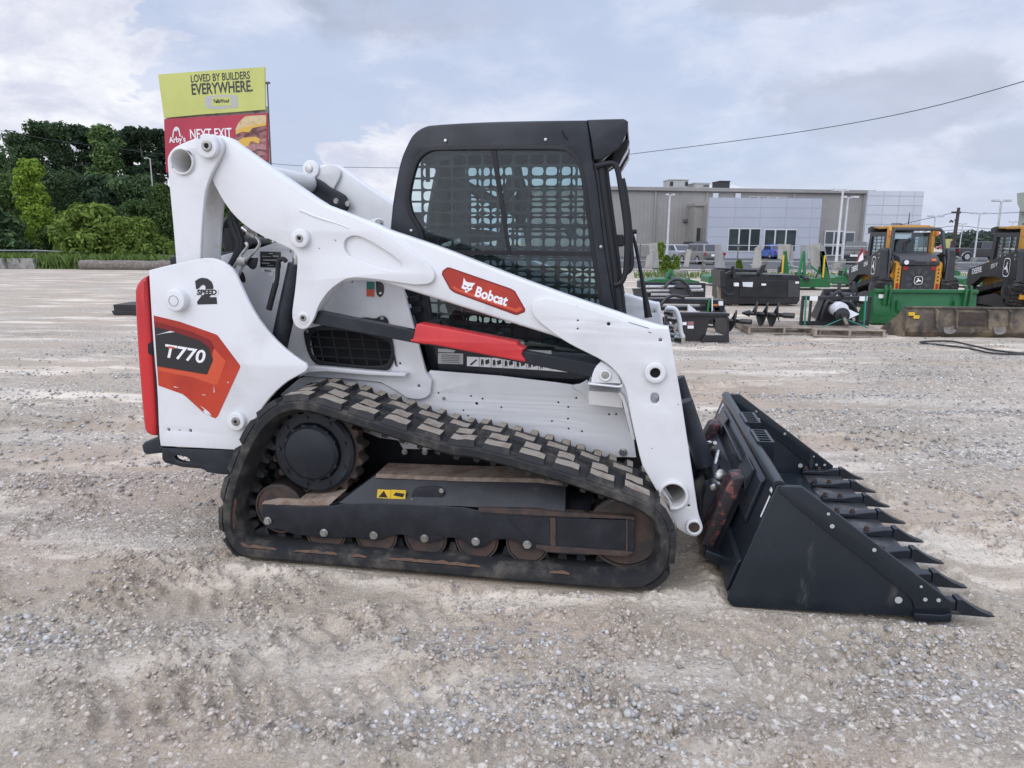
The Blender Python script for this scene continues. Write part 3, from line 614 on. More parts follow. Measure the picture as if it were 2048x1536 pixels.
plate('torsion_tube', [circ(*tube2, t2r, 40), circ(*tube2, t2r * .80, 40)], .205, 2 - .205, 'white_inner', LO, bevel=.006)
near(disc(1310.5, 746.5, 21.5, .2, .228, 'white_paint', 'arm_boss', LO, hole=10.5, bev=.006)); near(disc(1310.5, 746.5, 11, .232, .236, 'black_deep', 'boss_bore', LO, bev=0))
near(disc(598, 476.5, 17.5, .195, .228, 'white_paint', 'cylinder_boss', LO, bev=.006)); near(disc(598, 476.5, 7.5, .191, .197, 'worn_steel', 'cylinder_pin', LO, bev=.003, hole=3.6)); near(disc(598, 476.5, 3.7, .194, .197, 'black_deep', 'pin_socket', LO, bev=0))
near(disc(605.6, 636, 11.5, .222, .228, 'white_paint', 'bracket_boss', LO, bev=.003)); near(disc(605.6, 636, 6.4, .217, .226, 'worn_steel', 'bracket_pin', LO, hole=3, bev=.002)); near(disc(605.6, 636, 3.1, .22, .2255, 'black_deep', 'pin_socket', LO, bev=0))
near(disc(1388.5, 1056, 17, .195, .228, 'white_paint', 'foot_boss', LO, hole=11, bev=.006)); near(disc(1388.5, 1056, 10.8, .205, .22, 'rust', 'foot_pin', LO, bev=.003))
mb = MB(); bolt(mb, *mp(1388.5, 1056, .205), .205, .013, .01); near(mesh('foot_bolt', mb, 'rust', LO))
for vw_, pts_ in (('E', [(1110, 428), (1320, 491), (1318, 497), (1112, 434)]), ('E', [(1312, 528), (1345, 538), (1343, 546), (1316, 536)]), ('E', [(1612, 1268), (1626, 1272), (1620, 1284)]), ('D', [(232, 60), (246, 70), (244, 74), (234, 66)]), ('G', [(1352, 498), (1360, 502), (1354, 506)]), ('E', [(575, 258), (590, 262), (586, 266)]), ('Q', [(815, 1140), (850, 1160), (842, 1168)]), ('Q', [(620, 1252), (640, 1262), (636, 1268)])): near(dec(vw_, pts_, .2255, 'decal_black', 'paint_chip', LO))
for vw_, pts_ in (('A', [(752, 215), (768, 202), (772, 206), (757, 222)]), ('A', [(660, 305), (690, 318), (712, 350), (700, 345), (682, 325)]), ('A', [(552, 425), (560, 440), (556, 445)]), ('A', [(838, 182), (850, 184), (848, 190)])): near(dec(vw_, pts_, .1645 if pts_[0][0] > 730 else .1775, 'decal_black', 'paint_chip', LO))
mb = MB()     # long weld bead
A = mv('Q', [(375, 770), (430, 785), (560, 845), (750, 905), (870, 945), (930, 965), (1010, 1000)], .2265); mb.tube(smooth_path([(x, .2265, z) for x, z in A], 1), [.004] + [.0065] * 5 + [.005] + [.004] * 5, 8); near(mesh('weld_bead', mb, 'white_paint', LO))
# ear on top of the arm where the cab hinge bolts on
near(plate('hinge_ear', chaikin(mv('Q', [(1240, 930), (1270, 905), (1340, 882), (1400, 872), (1440, 890), (1455, 930), (1455, 1020), (1300, 990)], .53), 1, 70), .52, .54, 'white_paint', LO)); mb = MB(); bolt(mb, *mp(*vw('Q', [(1390, 935)])[0], .51), .515, .018, .02); near(mesh('hinge_bolt', mb, 'zinc', LO))
# arm badge
BD = dec('C', [(606, 1085), (612, 1062), (640, 1040), (660, 1040), (1060, 1178), (1090, 1195), (1158, 1315), (1155, 1335), (1105, 1355), (1085, 1352), (690, 1207), (660, 1185)], .2472, 'decal_red_dark', 'brand_badge', LO)
dec('C', [(614, 1080), (640, 1050), (658, 1049), (1058, 1188), (1084, 1203), (1148, 1315), (1145, 1326), (1104, 1343), (692, 1197), (666, 1178)], .2464, 'decal_red', 'badge_rim', BD)
dec('C', [(640, 1072), (660, 1068), (1045, 1205), (1068, 1218), (1118, 1300), (1095, 1312), (708, 1175), (690, 1160)], .2457, 'decal_red', 'badge_field', BD)
dec('C', [(1118, 1300), (1140, 1315), (1104, 1335), (700, 1192), (676, 1172), (690, 1162), (708, 1178), (1095, 1315)], .2457, 'decal_red_bright', 'badge_edge', BD)
fit_text('brand_lettering', 'Bobcat', vw('C', [(832, 1197)])[0], vw('C', [(1042, 1265)])[0], 21, .2445, 'decal_white', LO, bold=.035, shear=.0)
dec('C', [(752, 1107), (766, 1133), (790, 1140), (828, 1144), (814, 1160), (806, 1172), (808, 1184), (796, 1190), (784, 1196), (776, 1204), (766, 1206), (758, 1200), (764, 1190), (752, 1184), (736, 1176), (740, 1164), (746, 1150), (749, 1128)], .245, 'decal_white', 'cat_head_emblem', BD)
mb = MB(); mb.prism(mv('C', [(752, 1156), (772, 1164), (768, 1170), (752, 1164)], .2438), .2434, .2442); mb.prism(mv('C', [(782, 1168), (800, 1166), (798, 1174), (784, 1176)], .2438), .2434, .2442); mb.prism(mv('C', [(764, 1184), (772, 1182), (780, 1188), (772, 1194)], .2438), .2434, .2442)
mesh('emblem_eyes', mb, 'decal_red_dark', BD)
# ---- control link and red lift-arm stop
mb = MB(); mb.prism(mpl([(620, 619), (660, 627), (826, 661), (1050, 703), (1200, 730), (1200, 758), (1052, 727.5), (820, 684.5), (650, 652), (615, 645)], .26), .26, .32); near(mesh('control_link', mb, 'black_paint', LO, bev=.004))
RS = plate('arm_stop', chaikin(mv('D', [(1030, 692), (1045, 686), (1075, 684), (1840, 834), (1860, 842), (1868, 868), (1900, 880), (1922, 890), (1910, 905), (1898, 930), (1905, 955), (1926, 980), (1925, 1001), (1600, 942), (1128, 850), (1112, 857), (985, 832), (982, 818), (1012, 812)], .245), 1, 75), .242, .338, 'red_latch', LO, bevel=.008)
# ---- lift cylinder, hoses
mb = MB(); A, B = mp(594, 528, .29), mp(556, 700, .29); mb.cyl((A[0], .29, A[1]), (B[0], .29, B[1]), .046, n=24); LC = near(mesh('lift_cylinder', mb, 'black_paint', LO, bev=.006))
mb = MB(); A, B = mp(598, 476, .29), mp(593, 530, .29); mb.cyl((A[0], .29, A[1]), (B[0], .29, B[1]), .024, n=20); mesh('cylinder_rod', mb, 'steel', LC)
mb = MB(); P_ = mv('U', [(1240, 880), (1200, 830), (1130, 840), (1100, 900), (1095, 1060), (1080, 1200), (1000, 1500)], .26); mb.tube(smooth_path([(x, .245, z) for x, z in P_]), .012, 10)
P_ = mv('U', [(1040, 1240), (960, 1536), (920, 1700)], .26); mb.tube([(x, .26, z) for x, z in P_], .016, 10); mesh('cylinder_hose', mb, 'black_plastic', LC)
mb = MB(); P_ = mv('U', [(1055, 1080), (1030, 1240)], .26); mb.tube([(x, .26, z) for x, z in P_], .016, 12); mesh('hose_fitting', mb, 'zinc', LC)
mb = MB()
for pts_, r in (([(290, 40), (280, 180), (330, 350), (400, 480), (420, 620), (380, 760), (320, 880), (250, 1000)], .022), ([(330, 60), (340, 200), (400, 330), (450, 470), (470, 620), (410, 740)], .018)):
    mb.tube(smooth_path([(x, .33, z) for x, z in mv('U', pts_, .33)]), r, 10)
mesh('hydraulic_hose', mb, 'black_plastic', LO)
mb = MB()
for pts_ in ([(640, 420), (700, 460), (760, 530), (760, 600), (700, 680), (580, 800), (480, 940), (400, 1120)], [(520, 560), (555, 600), (540, 650), (460, 740), (400, 860), (300, 1020)]):
    mb.tube(smooth_path([(x, .315, z) for x, z in mv('U', pts_, .315)]), .0085, 10)
A, B = mv('U', [(470, 300), (570, 380)], .315); mb.cyl((A[0], .315, A[1]), (B[0], .315, B[1]), .014, n=14)
A, B = mv('U', [(560, 370), (690, 440)], .315); mb.cyl((A[0], .315, A[1]), (B[0], .315, B[1]), .017, n=6); mesh('hydraulic_pipe', mb, 'steel', LO)
x, y = vw('U', [(430, 880)])[0]; disc(x, y, 8.6, .292, .33, 'zinc', 'pipe_clamp', LO, bev=.003)
plate('clamp_bracket', chaikin(mv('U', [(540, 810), (715, 815), (715, 860), (690, 980), (650, 1015), (610, 1005), (560, 940), (500, 940)], .335), 1, 90), .33, .35, 'black_satin', LO)
plate('panel_oval', chaikin(mv('U', [(400, 1130), (440, 1040), (480, 1060), (515, 1150), (520, 1220), (490, 1245), (430, 1200)], .4985), 2, 120), .496, .4995, 'black_deep', LO, bevel=0)
mb = MB(); A = mv('U', [(20, 195), (120, 160), (240, 180)], .95); mb.cyl((A[0][0], .95, A[0][1] - .03), (A[2][0], .95, A[2][1] - .05), .035, .075, n=24); mb.cyl((A[2][0], .95, A[2][1] - .05), (A[2][0] + .05, .95, A[2][1] - .25), .07, .06, n=20); mesh('exhaust_stack', mb, 'black_plastic', LO)
plate('air_cleaner', chaikin(mv('U', [(500, 430), (740, 500), (780, 620), (560, 690), (480, 640)], .8), 2, 120), .75, .95, 'black_plastic', LO, bevel=.02)
# cover plate on the inner face of the far arm
plate('hose_cover', chaikin(mv('Q', [(270, 352), (350, 331), (500, 334), (620, 368), (700, 415), (780, 482), (880, 525), (980, 585), (998, 640), (1025, 668), (1030, 710), (990, 780), (860, 745), (600, 640), (280, 420)], 1.61), 1, 60), 1.60, 1.622, 'black_paint', LO, bevel=.01)
each('cover_bolt', bolt, [(*mp(*vw('Q', [q])[0], 1.60), 1.598, .016, .012) for q in ((850, 652), (1000, 688))], 'zinc', LO)
# ---- front bracket of the control link on the chassis
near(plate('link_bracket', chaikin(mv('E', [(730, 1050), (735, 980), (770, 890), (830, 832), (900, 870), (990, 950), (1040, 1060)], .26), 1, 60), .255, .27, 'white_paint', LO, bevel=.004))
near(plate('bracket_step', mv('E', [(700, 1050), (1010, 1085), (1060, 1060), (1050, 1100), (1000, 1102), (700, 1072)], .25), .245, .53, 'white_paint', LO, bevel=.004))
near(plate('bracket_web', chaikin(mv('E', [(540, 1075), (620, 1065), (680, 1025), (715, 1045), (722, 1210), (740, 1245), (1060, 1290), (1060, 1310), (740, 1280), (690, 1240), (650, 1160), (545, 1110)], .515), 1, 60), .505, .535, 'white_paint', LO, bevel=.004))
near(plate('bracket_back', mv('E', [(720, 1080), (1040, 1100), (1060, 1250), (720, 1215)], .50), .358, .51, 'white_inner', LO, bevel=.002))
x, y = vw('E', [(873, 980)])[0]; near(disc(x, y, 11.5, .232, .256, 'white_paint', 'bracket_collar', LO, hole=7.6, bev=.004)); near(disc(x, y, 7.5, .236, .252, 'zinc', 'bracket_pivot', LO, bev=.003))
near(plate('arm_guide', mv('E', [(1010, 1075), (1040, 1070), (1075, 1110), (1110, 1220), (1180, 1536), (1150, 1536), (1080, 1260), (1055, 1150)], .50), .3, .53, 'white_inner', LO, bevel=.003))
# hydraulic couplers on the far arm
mb = MB()
for pts_, r in (([(1500, 285), (1580, 290), (1610, 330), (1635, 420), (1640, 520), (1665, 590)], .016),): mb.tube(smooth_path([(x, 1.45, z) for x, z in mv('E', pts_, 1.45)]), r, 12)
mesh('coupler_guard', mb, 'white_paint', LO)
mb = MB()
for a, b, r in (((1490, 320), (1580, 330), .03), ((1520, 390), (1620, 400), .026), ((1530, 470), (1590, 480), .028), ((1550, 560), (1600, 570), .03), ((1600, 590), (1670, 600), .035), ((1530, 420), (1560, 500), .02)):
    A, B = mv('E', [a, b], 1.5); mb.cyl((A[0], 1.5, A[1]), (B[0], 1.48, B[1]), r, n=14)
mesh('quick_coupler', mb, 'steel', LO)
# ---- cab
cv = .64
cab_o = mv('C', [(260, 830), (272, 700), (282, 600), (320, 385), (345, 300), (365, 255), (400, 182), (425, 152), (455, 128), (490, 110), (530, 99), (800, 82), (1100, 72), (1570, 66), (1590, 200), (1605, 330), (1625, 420), (1645, 560), (1680, 900), (1712, 1090), (1745, 1290)], cv) + mpl([(1240, 640), (1235, 770), (862, 752), (826, 620), (790, 540)], cv)
cab_h = mv('C', [(392, 600), (396, 545), (408, 480), (425, 410), (445, 350), (470, 315), (505, 285), (545, 270), (585, 265), (1100, 262), (1380, 262), (1420, 272), (1465, 305), (1495, 345), (1512, 390), (1530, 470), (1560, 690), (1590, 930), (1640, 1240)], cv) + mpl([(1207, 650), (1200, 712), (880, 690), (868, 660), (856, 600), (848, 520)], cv) + mv('C', [(490, 870), (475, 790), (440, 730), (410, 680)], cv)
CAB = near(plate('cab_side', [chaikin(cab_o, 1, 50), chaikin(cab_h, 2, 60)], cv, cv + .05, 'black_paint', LO, bevel=.012))
rim_o = offset_loop(chaikin(cab_h, 2, 60), -.022); near(plate('window_trim', [rim_o, chaikin(cab_h, 2, 60)], cv - .004, cv + .002, 'black_satin', LO, bevel=.002))
WG = near(plate('side_window', offset_loop(chaikin(cab_h, 1, 60), -.006), cv + .012, cv + .016, 'cab_glass', LO, bevel=0))
mb = MB()
for pts_, w in (([(930, 262), (965, 265), (1062, 945), (1040, 945)], 0), ([(640, 925), (1612, 940), (1612, 968), (640, 955)], 0)): mb.prism(mv('C', pts_, cv + .006), cv + .004, cv + .02)
mesh('window_rail', mb, 'black_satin', WG)
hx = [p[0] for p in cab_h]; hz = [p[1] for p in cab_h]
def inside(x, z, poly):
    c = False
    for i in range(len(poly)):
        (x1, z1), (x2, z2) = poly[i - 1], poly[i]
        if (z1 > z) != (z2 > z) and x < (x2 - x1) * (z - z1) / (z2 - z1) + x1: c = not c
    return c
def area(P_): return abs(sum(P_[i - 1][0] * P_[i][1] - P_[i][0] * P_[i - 1][1] for i in range(len(P_)))) / 2
def clip(sub, poly):
    ar = sum(poly[i - 1][0] * poly[i][1] - poly[i][0] * poly[i - 1][1] for i in range(len(poly)))
    if ar < 0: poly = poly[::-1]
    for i in range(len(poly)):
        a, b = poly[i - 1], poly[i]; out = []
        sd = lambda p: (b[0] - a[0]) * (p[1] - a[1]) - (b[1] - a[1]) * (p[0] - a[0])
        for k in range(len(sub)):
            p, q = sub[k - 1], sub[k]; sp_, sq = sd(p), sd(q)
            if (sp_ >= 0) != (sq >= 0):
                t = sp_ / (sp_ - sq); out.append((p[0] + (q[0] - p[0]) * t, p[1] + (q[1] - p[1]) * t))
            if sq >= 0: out.append(q)
        sub = out
        if not sub: break
    return sub
g_out = offset_loop(chaikin(cab_h, 1, 60), -.035); g_open = chaikin(cab_h, 1, 60)
def hull(P_):
    P_ = sorted(P_); out = []
    for seq in (P_, P_[::-1]):
        h = []
        for q in seq:
            while len(h) > 1 and (h[-1][0] - h[-2][0]) * (q[1] - h[-2][1]) - (h[-1][1] - h[-2][1]) * (q[0] - h[-2][0]) <= 0: h.pop()
            h.append(q)
        out += h[:-1]
    return out
g_in = hull(offset_loop(chaikin(cab_h, 1, 60), -.020))
cx, cz = .0845, .0615; loops = [g_out]
i0 = min(hx)
r_ = 0; z = max(hz) - .05
while z > min(hz):
    x = i0 + .02 + .0
    while x < max(hx):
        w, h = cx * .86, cz * .82; cs = [(x - w / 2, z - h / 2), (x + w / 2, z - h / 2), (x + w / 2, z + h / 2), (x - w / 2, z + h / 2)]
        if not any(inside(a, b, g_open) for a, b in cs): pass
        elif not all(inside(a, b, g_in) for a, b in cs):
            cl = clip(cs, g_in)
            if len(cl) > 2 and area(cl) > .15 * w * h and all(inside(a, b, g_out) for a, b in cl): loops.append(cl)
        elif all(inside(a, b, g_out) for a, b in cs): loops.append(chaikin([(x - w / 2 + .012, z - h / 2), (x + w / 2 - .012, z - h / 2), (x + w / 2, z - h / 2 + .012), (x + w / 2, z + h / 2 - .012), (x + w / 2 - .012, z + h / 2), (x - w / 2 + .012, z + h / 2), (x - w / 2, z + h / 2 - .012), (x - w / 2, z - h / 2 + .012)], 1, 100))
        x += cx
    z -= cz
near(plate('window_guard', loops, cv + .035, cv + .043, 'black_satin', LO, bevel=.001))
for q in ((633, 203), (1294, 197), (406, 798), (1658, 904)): 
    mb = MB(); c = mp(*vw('C', [q])[0], cv); mb.lathe((c[0], cv, c[1]), [(.004, -.010), (.008, -.009), (.0095, -.004), (.0095, .002)], n=16)
    near(mesh('cab_screw', mb, 'steel', LO))
# roof, visor, back
roof = mv('C', [(345, 300), (365, 255), (400, 182), (425, 152), (455, 128), (490, 110), (530, 99), (800, 82), (1100, 72), (1570, 66), (1575, 150), (1500, 215), (1380, 200), (560, 205), (470, 250), (420, 330)], cv)
plate('cab_roof', chaikin(roof, 1, 60), cv + .049, 2 - cv - .049, 'black_paint', LO, bevel=.01)
plate('cab_back', mv('C', [(262, 830), (274, 700), (284, 600), (320, 388), (348, 398), (310, 600), (300, 830)], cv), cv + .049, 2 - cv - .049, 'black_satin', LO, bevel=.006) if False else None
RB = plate('rear_frame', mv('C', [(262, 870), (272, 760), (330, 770), (325, 880)], cv), cv + .049, 2 - cv - .049, 'black_satin', LO, bevel=.006)
vis = mv('C', [(1570, 66), (1700, 62), (1805, 60), (1822, 66), (1838, 80), (1832, 140), (1780, 250), (1660, 332), (1612, 330), (1594, 200)], cv)
VS = plate('front_visor', [vis], cv - .01, cv + .012, 'black_paint', LO, bevel=.006); near(VS)
plate('visor_top', mv('C', [(1572, 67), (1805, 62), (1836, 82), (1832, 120), (1800, 92), (1572, 96)], cv), cv + .011, 2 - cv - .011, 'black_paint', LO, bevel=.006)
near(plate('visor_liner', mv('C', [(1795, 108), (1822, 140), (1815, 185), (1770, 240), (1668, 326), (1658, 322), (1752, 232)], cv + .03), cv + .02, cv + .10, 'decal_grey', LO, bevel=.004))
plate('visor_back', mv('C', [(1590, 120), (1660, 125), (1660, 300), (1612, 325)], cv), cv + .10, 2 - cv - .10, 'black_satin', LO, bevel=.006)
for v in (cv + .17, 2 - cv - .17):
    mb = MB(); P_ = mv('C', [(1745, 235), (1845, 185), (1832, 260), (1765, 375), (1725, 330)], cv + .10); mb.prism(P_, v - .08, v + .06); WL = mesh('work_light', mb, 'black_plastic', LO, bev=.012)
    mb = MB(); P_ = mv('C', [(1826, 265), (1838, 225), (1840, 260), (1775, 368)], cv + .10); mb.prism(P_, v - .06, v + .04); mesh('light_lens', mb, 'lens', WL)
mb = MB(); A = mv('C', [(1402, 140), (1420, 175), (1437, 192)], cv); mb.tube([(x, cv - .004, z) for x, z in A], .004, 6); near(mesh('roof_wire', mb, 'black_deep', LO))
# door frame, glass, grab handle
def ft(px, py): return mp(*vw('C', [(px, py)])[0], cv)
fr = [ft(1618, 350), ft(1680, 900), ft(1760, 1320)]
fx = lambda z: np.interp(z, [fr[2][1], fr[1][1], fr[0][1]], [fr[2][0], fr[1][0], fr[0][0]])
zt, zb = fr[0][1], fr[2][1] - .10
def slab(x0, x1, ya, yb, za=zb, zb_=zt, n=8):
    zs = [za + (zb_ - za) * i / n for i in range(n + 1)]
    o = [(fx(z) + x0, z) for z in zs] + [(fx(z) + x1, z) for z in reversed(zs)]
    return o
mb = MB(); mb.prism(slab(-.01, .035, 0, 0), cv + .01, cv + .06); mb.prism(slab(-.01, .035, 0, 0), 1.34, 1.39)
mb.prism(slab(-.01, .03, 0, 0, zt - .06, zt), cv + .06, 1.34); mb.prism(slab(-.01, .03, 0, 0, zb, zb + .06), cv + .06, 1.34)
DR = mesh('cab_door', mb, 'black_paint', LO, bev=.006)
mb = MB(); mb.prism(slab(.034, .042, 0, 0, zb + .02, zt - .02), cv + .04, 1.36); mesh('door_glass', mb, 'door_glass', DR)
mb = MB(); mb.tube([(fx(z) + .052, cv + .035, z) for z in (zb, zb + .3, zt - .1, zt)], .014, 10); mb.tube([(fx(z) + .03, cv + .006, z) for z in (zb, zb + .3, zt - .1, zt)], .018, 10); mesh('door_seal', mb, 'black_plastic', DR)
mb = MB(); mb.prism(mv('C', [(1745, 825), (1808, 822), (1812, 900), (1768, 905)], cv + .05), cv + .04, cv + .10); mesh('door_latch', mb, 'black_plastic', DR, bev=.008)
mb = MB(); mb.tube(smooth_path([(x, cv - .01, z) for x, z in mv('C', [(1625, 372), (1700, 355), (1742, 352), (1768, 385), (1790, 520), (1826, 760), (1830, 900), (1825, 1040), (1812, 1110), (1785, 1148), (1745, 1155)], cv)], 2), .0145, 12); mesh('grab_handle', mb, 'black_plastic', LO)
mb = MB(); mb.tube(smooth_path([(x, cv + .08, z) for x, z in mv('C', [(1796, 455), (1812, 520), (1845, 760), (1850, 900), (1860, 980), (1855, 1050), (1820, 1075)], cv + .08)], 2), .017, 12); mesh('door_handle', mb, 'black_plastic', LO)
mb = MB(); mb.tube([(x, v, z) for (x, z), v in zip(mv('C', [(1865, 805), (1890, 900), (1940, 1180), (1972, 1370)], .9), (.9, .9, .9, .9))], [.006, .008, .012, .022], 8); mb.tube([(x, .9, z) for x, z in mv('C', [(1840, 800), (1895, 805)], .9)], .012, 8); mb.tube([(x, .9, z) for x, z in mv('C', [(1868, 840), (1925, 1120)], .9)], .004, 6); mesh('wiper_arm', mb, 'black_plastic', LO)
# interior
def pz(px, py, v): return mp(*vw('C', [(px, py)])[0], v)
plate('seat_back', chaikin([pz(*q, .82) for q in ((592, 330), (630, 322), (665, 340), (680, 420), (668, 560), (640, 700), (660, 800), (560, 820), (505, 740), (520, 600), (572, 440))], 2, 100), .80, 1.20, 'seat_vinyl', LO, bevel=.04)
plate('seat_cushion', chaikin([pz(*q, 1.0) for q in ((540, 800), (700, 780), (900, 790), (960, 820), (950, 870), (560, 890))], 2, 100), .78, 1.22, 'seat_vinyl', LO, bevel=.03)
plate('cab_floor', mpl([(800, 640), (1225, 690), (1225, 712), (800, 668)], 1.0), cv + .06, 1.35, 'black_deep', LO, bevel=.005)
mb = MB()
for v in (.74, 1.26):
    A, B, C_ = pz(705, 460, v), pz(820, 530, v), pz(985, 620, v); mb.tube([(A[0], v, A[1]), (B[0], v, B[1]), (C_[0], v, C_[1])], .026, 10)
A, B = pz(985, 620, .74), pz(985, 620, 1.26); mb.tube([(A[0], .74, A[1]), (A[0], 1.26, A[1])], .03, 10); mesh('lap_bar', mb, 'seat_vinyl', LO)
for v in (.78, 1.22):
    mb = MB(); mb.tube([(x, v, z) for x, z in (pz(1010, 900, v), pz(1010, 800, v), pz(1030, 620, v), pz(1060, 510, v), pz(1065, 430, v))], [.03, .02, .016, .03, .022], 10)
    mb.tube([(x, v, z) for x, z in (pz(1120, 780, v), pz(1150, 560, v), pz(1110, 440, v), pz(1090, 330, v))], .028, 10)
    A = pz(760, 640, v); mb.box(A[0] - .05, A[0] + .03, v - .03, v + .03, A[1] - .35, A[1] + .12); mesh('control_lever', mb, 'seat_vinyl', LO, bev=.006)
mb = MB(); A = pz(1450, 800, .68); mb.lathe((A[0], .67, A[1]), [(.022, 0), (.026, .01), (.02, .03)], n=16); mb.tube([(x, .68, z) for x, z in (pz(1050, 800, .68), pz(1440, 800, .68))], .008, 8); mesh('window_knob', mb, 'black_plastic', LO)
mb = MB(); A = pz(512, 350, .72); mb.box(A[0] - .012, A[0] + .012, .72, .725, A[1] - .10, A[1]); mesh('hammer_strap', mb, 'rust', LO)
mb = MB(); pts_ = [pz(610, 905, .70), pz(660, 880, .70), pz(730, 862, .70)]
pp = smooth_path([(x, .70, z) for x, z in pts_], 2); fine = [pp[0].lerp(pp[-1], i / 90) + Vector((0, .016 * math.cos(i * 1.1), .016 * math.sin(i * 1.1))) for i in range(91)]; mb.tube(fine, .0035, 5); mesh('coiled_cord', mb, 'decal_grey', LO)
# decals on the lower cab side, frame below
near(plate('sill_plate', mpl([(868, 690), (1200, 712), (1232, 760), (880, 752)], .585), .58, .64, 'black_paint', LO, bevel=.004))
dec('D', [(1213, 925), (1418, 930), (1418, 1018), (1213, 1012)], .5795, 'decal_grey', 'instruction_decal', LO)
dec('D', [(1213, 890), (1365, 896), (1340, 922), (1213, 918)], .5795, 'decal_grey', 'part_decal', LO)
WS = dec('D', [(1450, 955), (2048, 985), (2300, 1000), (2300, 1085), (2048, 1065), (1450, 1032)], .5795, 'decal_white', 'warning_strip', LO)
for i, x in enumerate(range(1455, 2260, 97)):
    mb = MB(); y = 962 + (x - 1450) * .052
    mb.prism(mv('D', [(x + 94, y - 4), (x + 97, y - 4), (x + 97, y + 76), (x + 94, y + 76)], .578), .5775, .5785)
    if i: 
        mb.prism(mv('D', [(x + 14, y + 10), (x + 30, y + 10), (x + 36, y + 34), (x + 32, y + 66), (x + 25, y + 46), (x + 16, y + 68), (x + 12, y + 40)], .578), .5775, .5785)
        mb.prism(mv('D', [(x + 45, y + 20), (x + 78, y + 8), (x + 82, y + 40), (x + 52, y + 54)], .578), .5775, .5785)
    else: mb.prism(mv('D', [(x + 16, y + 58), (x + 70, y + 14), (x + 78, y + 22), (x + 30, y + 66)], .578), .5775, .5785)
    mesh('warning_pictogram', mb, 'decal_black', WS)
mb = MB()
for k in range(5): mb.prism(mv('D', [(1240, 940 + k * 14), (1390, 946 + k * 14), (1390, 950 + k * 14), (1240, 944 + k * 14)], .578), .5775, .5785)
mesh('printed_lines', mb, 'decal_black', bpy.data.objects['instruction_decal'])
mb = MB(); mb.prism(mv('E', [(50, 712), (322, 724), (322, 782), (50, 735)], .5795), .5785, .5796); mesh('upper_decal', mb, 'decal_grey', LO)
mb = MB()
for a, b in (((960, 470), (1060, 450)), ((965, 560), (1070, 540))): mb.prism(mv('D', [(a[0], a[1]), (b[0], b[1]), (b[0] + 5, b[1] + 50), (a[0] + 5, a[1] + 60)], .595), .59, .6)
mb.prism(mv('D', [(1140, 655), (1250, 650), (1240, 690), (1200, 700), (1150, 690)], .60), .56, .62); mb.prism(mv('D', [(1700, 755), (1750, 760), (1750, 800), (1700, 795)], .60), .56, .62); mesh('service_box', mb, 'black_plastic', LO, bev=.004)
mb = MB(); mb.tube(smooth_path([(x, .58, z) for x, z in mv('D', [(1240, 670), (1290, 710), (1400, 740), (1700, 800)], .58)]), .008, 8); mesh('cab_cable', mb, 'black_plastic', LO)
mb = MB(); bolt(mb, *mp(*vw('D', [(1897, 855)])[0], .56), .57, .012, .012); mesh('stop_bolt', mb, 'zinc', LO)
for o in MIRROR:
    if o.name.split('.')[0].endswith(('decal', 'symbol')) : continue
    c = copy_tree(o, LO); c.location = (0, 2 * VC, 0); c.scale = (1, -1, 1)
# ---- tilt cylinders, quick-attach frame
BT = Vector(mp(*vw('H', [(632, 632)])[0], 0)); BB = Vector(mp(*vw('H', [(352, 1260)])[0], 0))
bd = (BB - BT).normalized(); bn = Vector((bd.y, -bd.x)); bn = -bn if bn.x > 0 else bn; BLEN = (BB - BT).length
def bk(t, n): q = BT + bd * (BLEN * t) + bn * n; return (q.x, q.y)
PX = lambda q, v: mp(*vw('P', [q])[0], v)
for v, a, b, r in ((.66, (70, 90), (250, 630), .05), (1.34, (70, 90), (250, 630), .05)):
    mb = MB(); A, B = PX(a, .66), PX(b, .66); mb.cyl((A[0], v, A[1]), (B[0], v, B[1]), r, n=26); TC = mesh('tilt_cylinder', mb, 'black_paint', LO, bev=.006)
    mb = MB(); A, B = PX((250, 630), .66), PX((300, 770), .66); mb.cyl((A[0], v, A[1]), (B[0], v, B[1]), .027, n=22); mesh('tilt_rod', mb, 'black_satin', TC)
QA = plate('attach_frame', [bk(.30, .01), bk(.95, .01), bk(.99, .05), bk(.93, .085), bk(.40, .085), bk(.30, .05)], .42, 1.58, 'black_paint', LO, bevel=.01)
for v in (.50, 1.40):
    plate('pivot_plate', chaikin([PX(q, .58) for q in ((210, 900), (240, 770), (290, 738), (345, 745), (440, 840), (400, 960), (330, 1000), (260, 1230), (215, 1100))], 1, 60), v, v + .10, 'black_paint', QA, bevel=.006)
x, y = vw('P', [(318, 813)])[0]; disc(x, y, 7.0, .485, .505, 'steel', 'pivot_pin', QA, bev=.004)
for v in (.385, 1.48): plate('wear_plate', chaikin([bk(.20, .075), bk(.26, .115), bk(.90, .125), bk(.955, .105), bk(.95, .05), bk(.2, .04)], 1, 80), v, v + .14, 'red_wear', QA, bevel=.012)
mb = MB(); mb.prism([bk(.93, -.002), bk(1.06, -.004), bk(1.0, .10), bk(.93, .10)], .32, 1.68); mesh('lower_hook', mb, 'bucket_paint', QA, bev=.012)
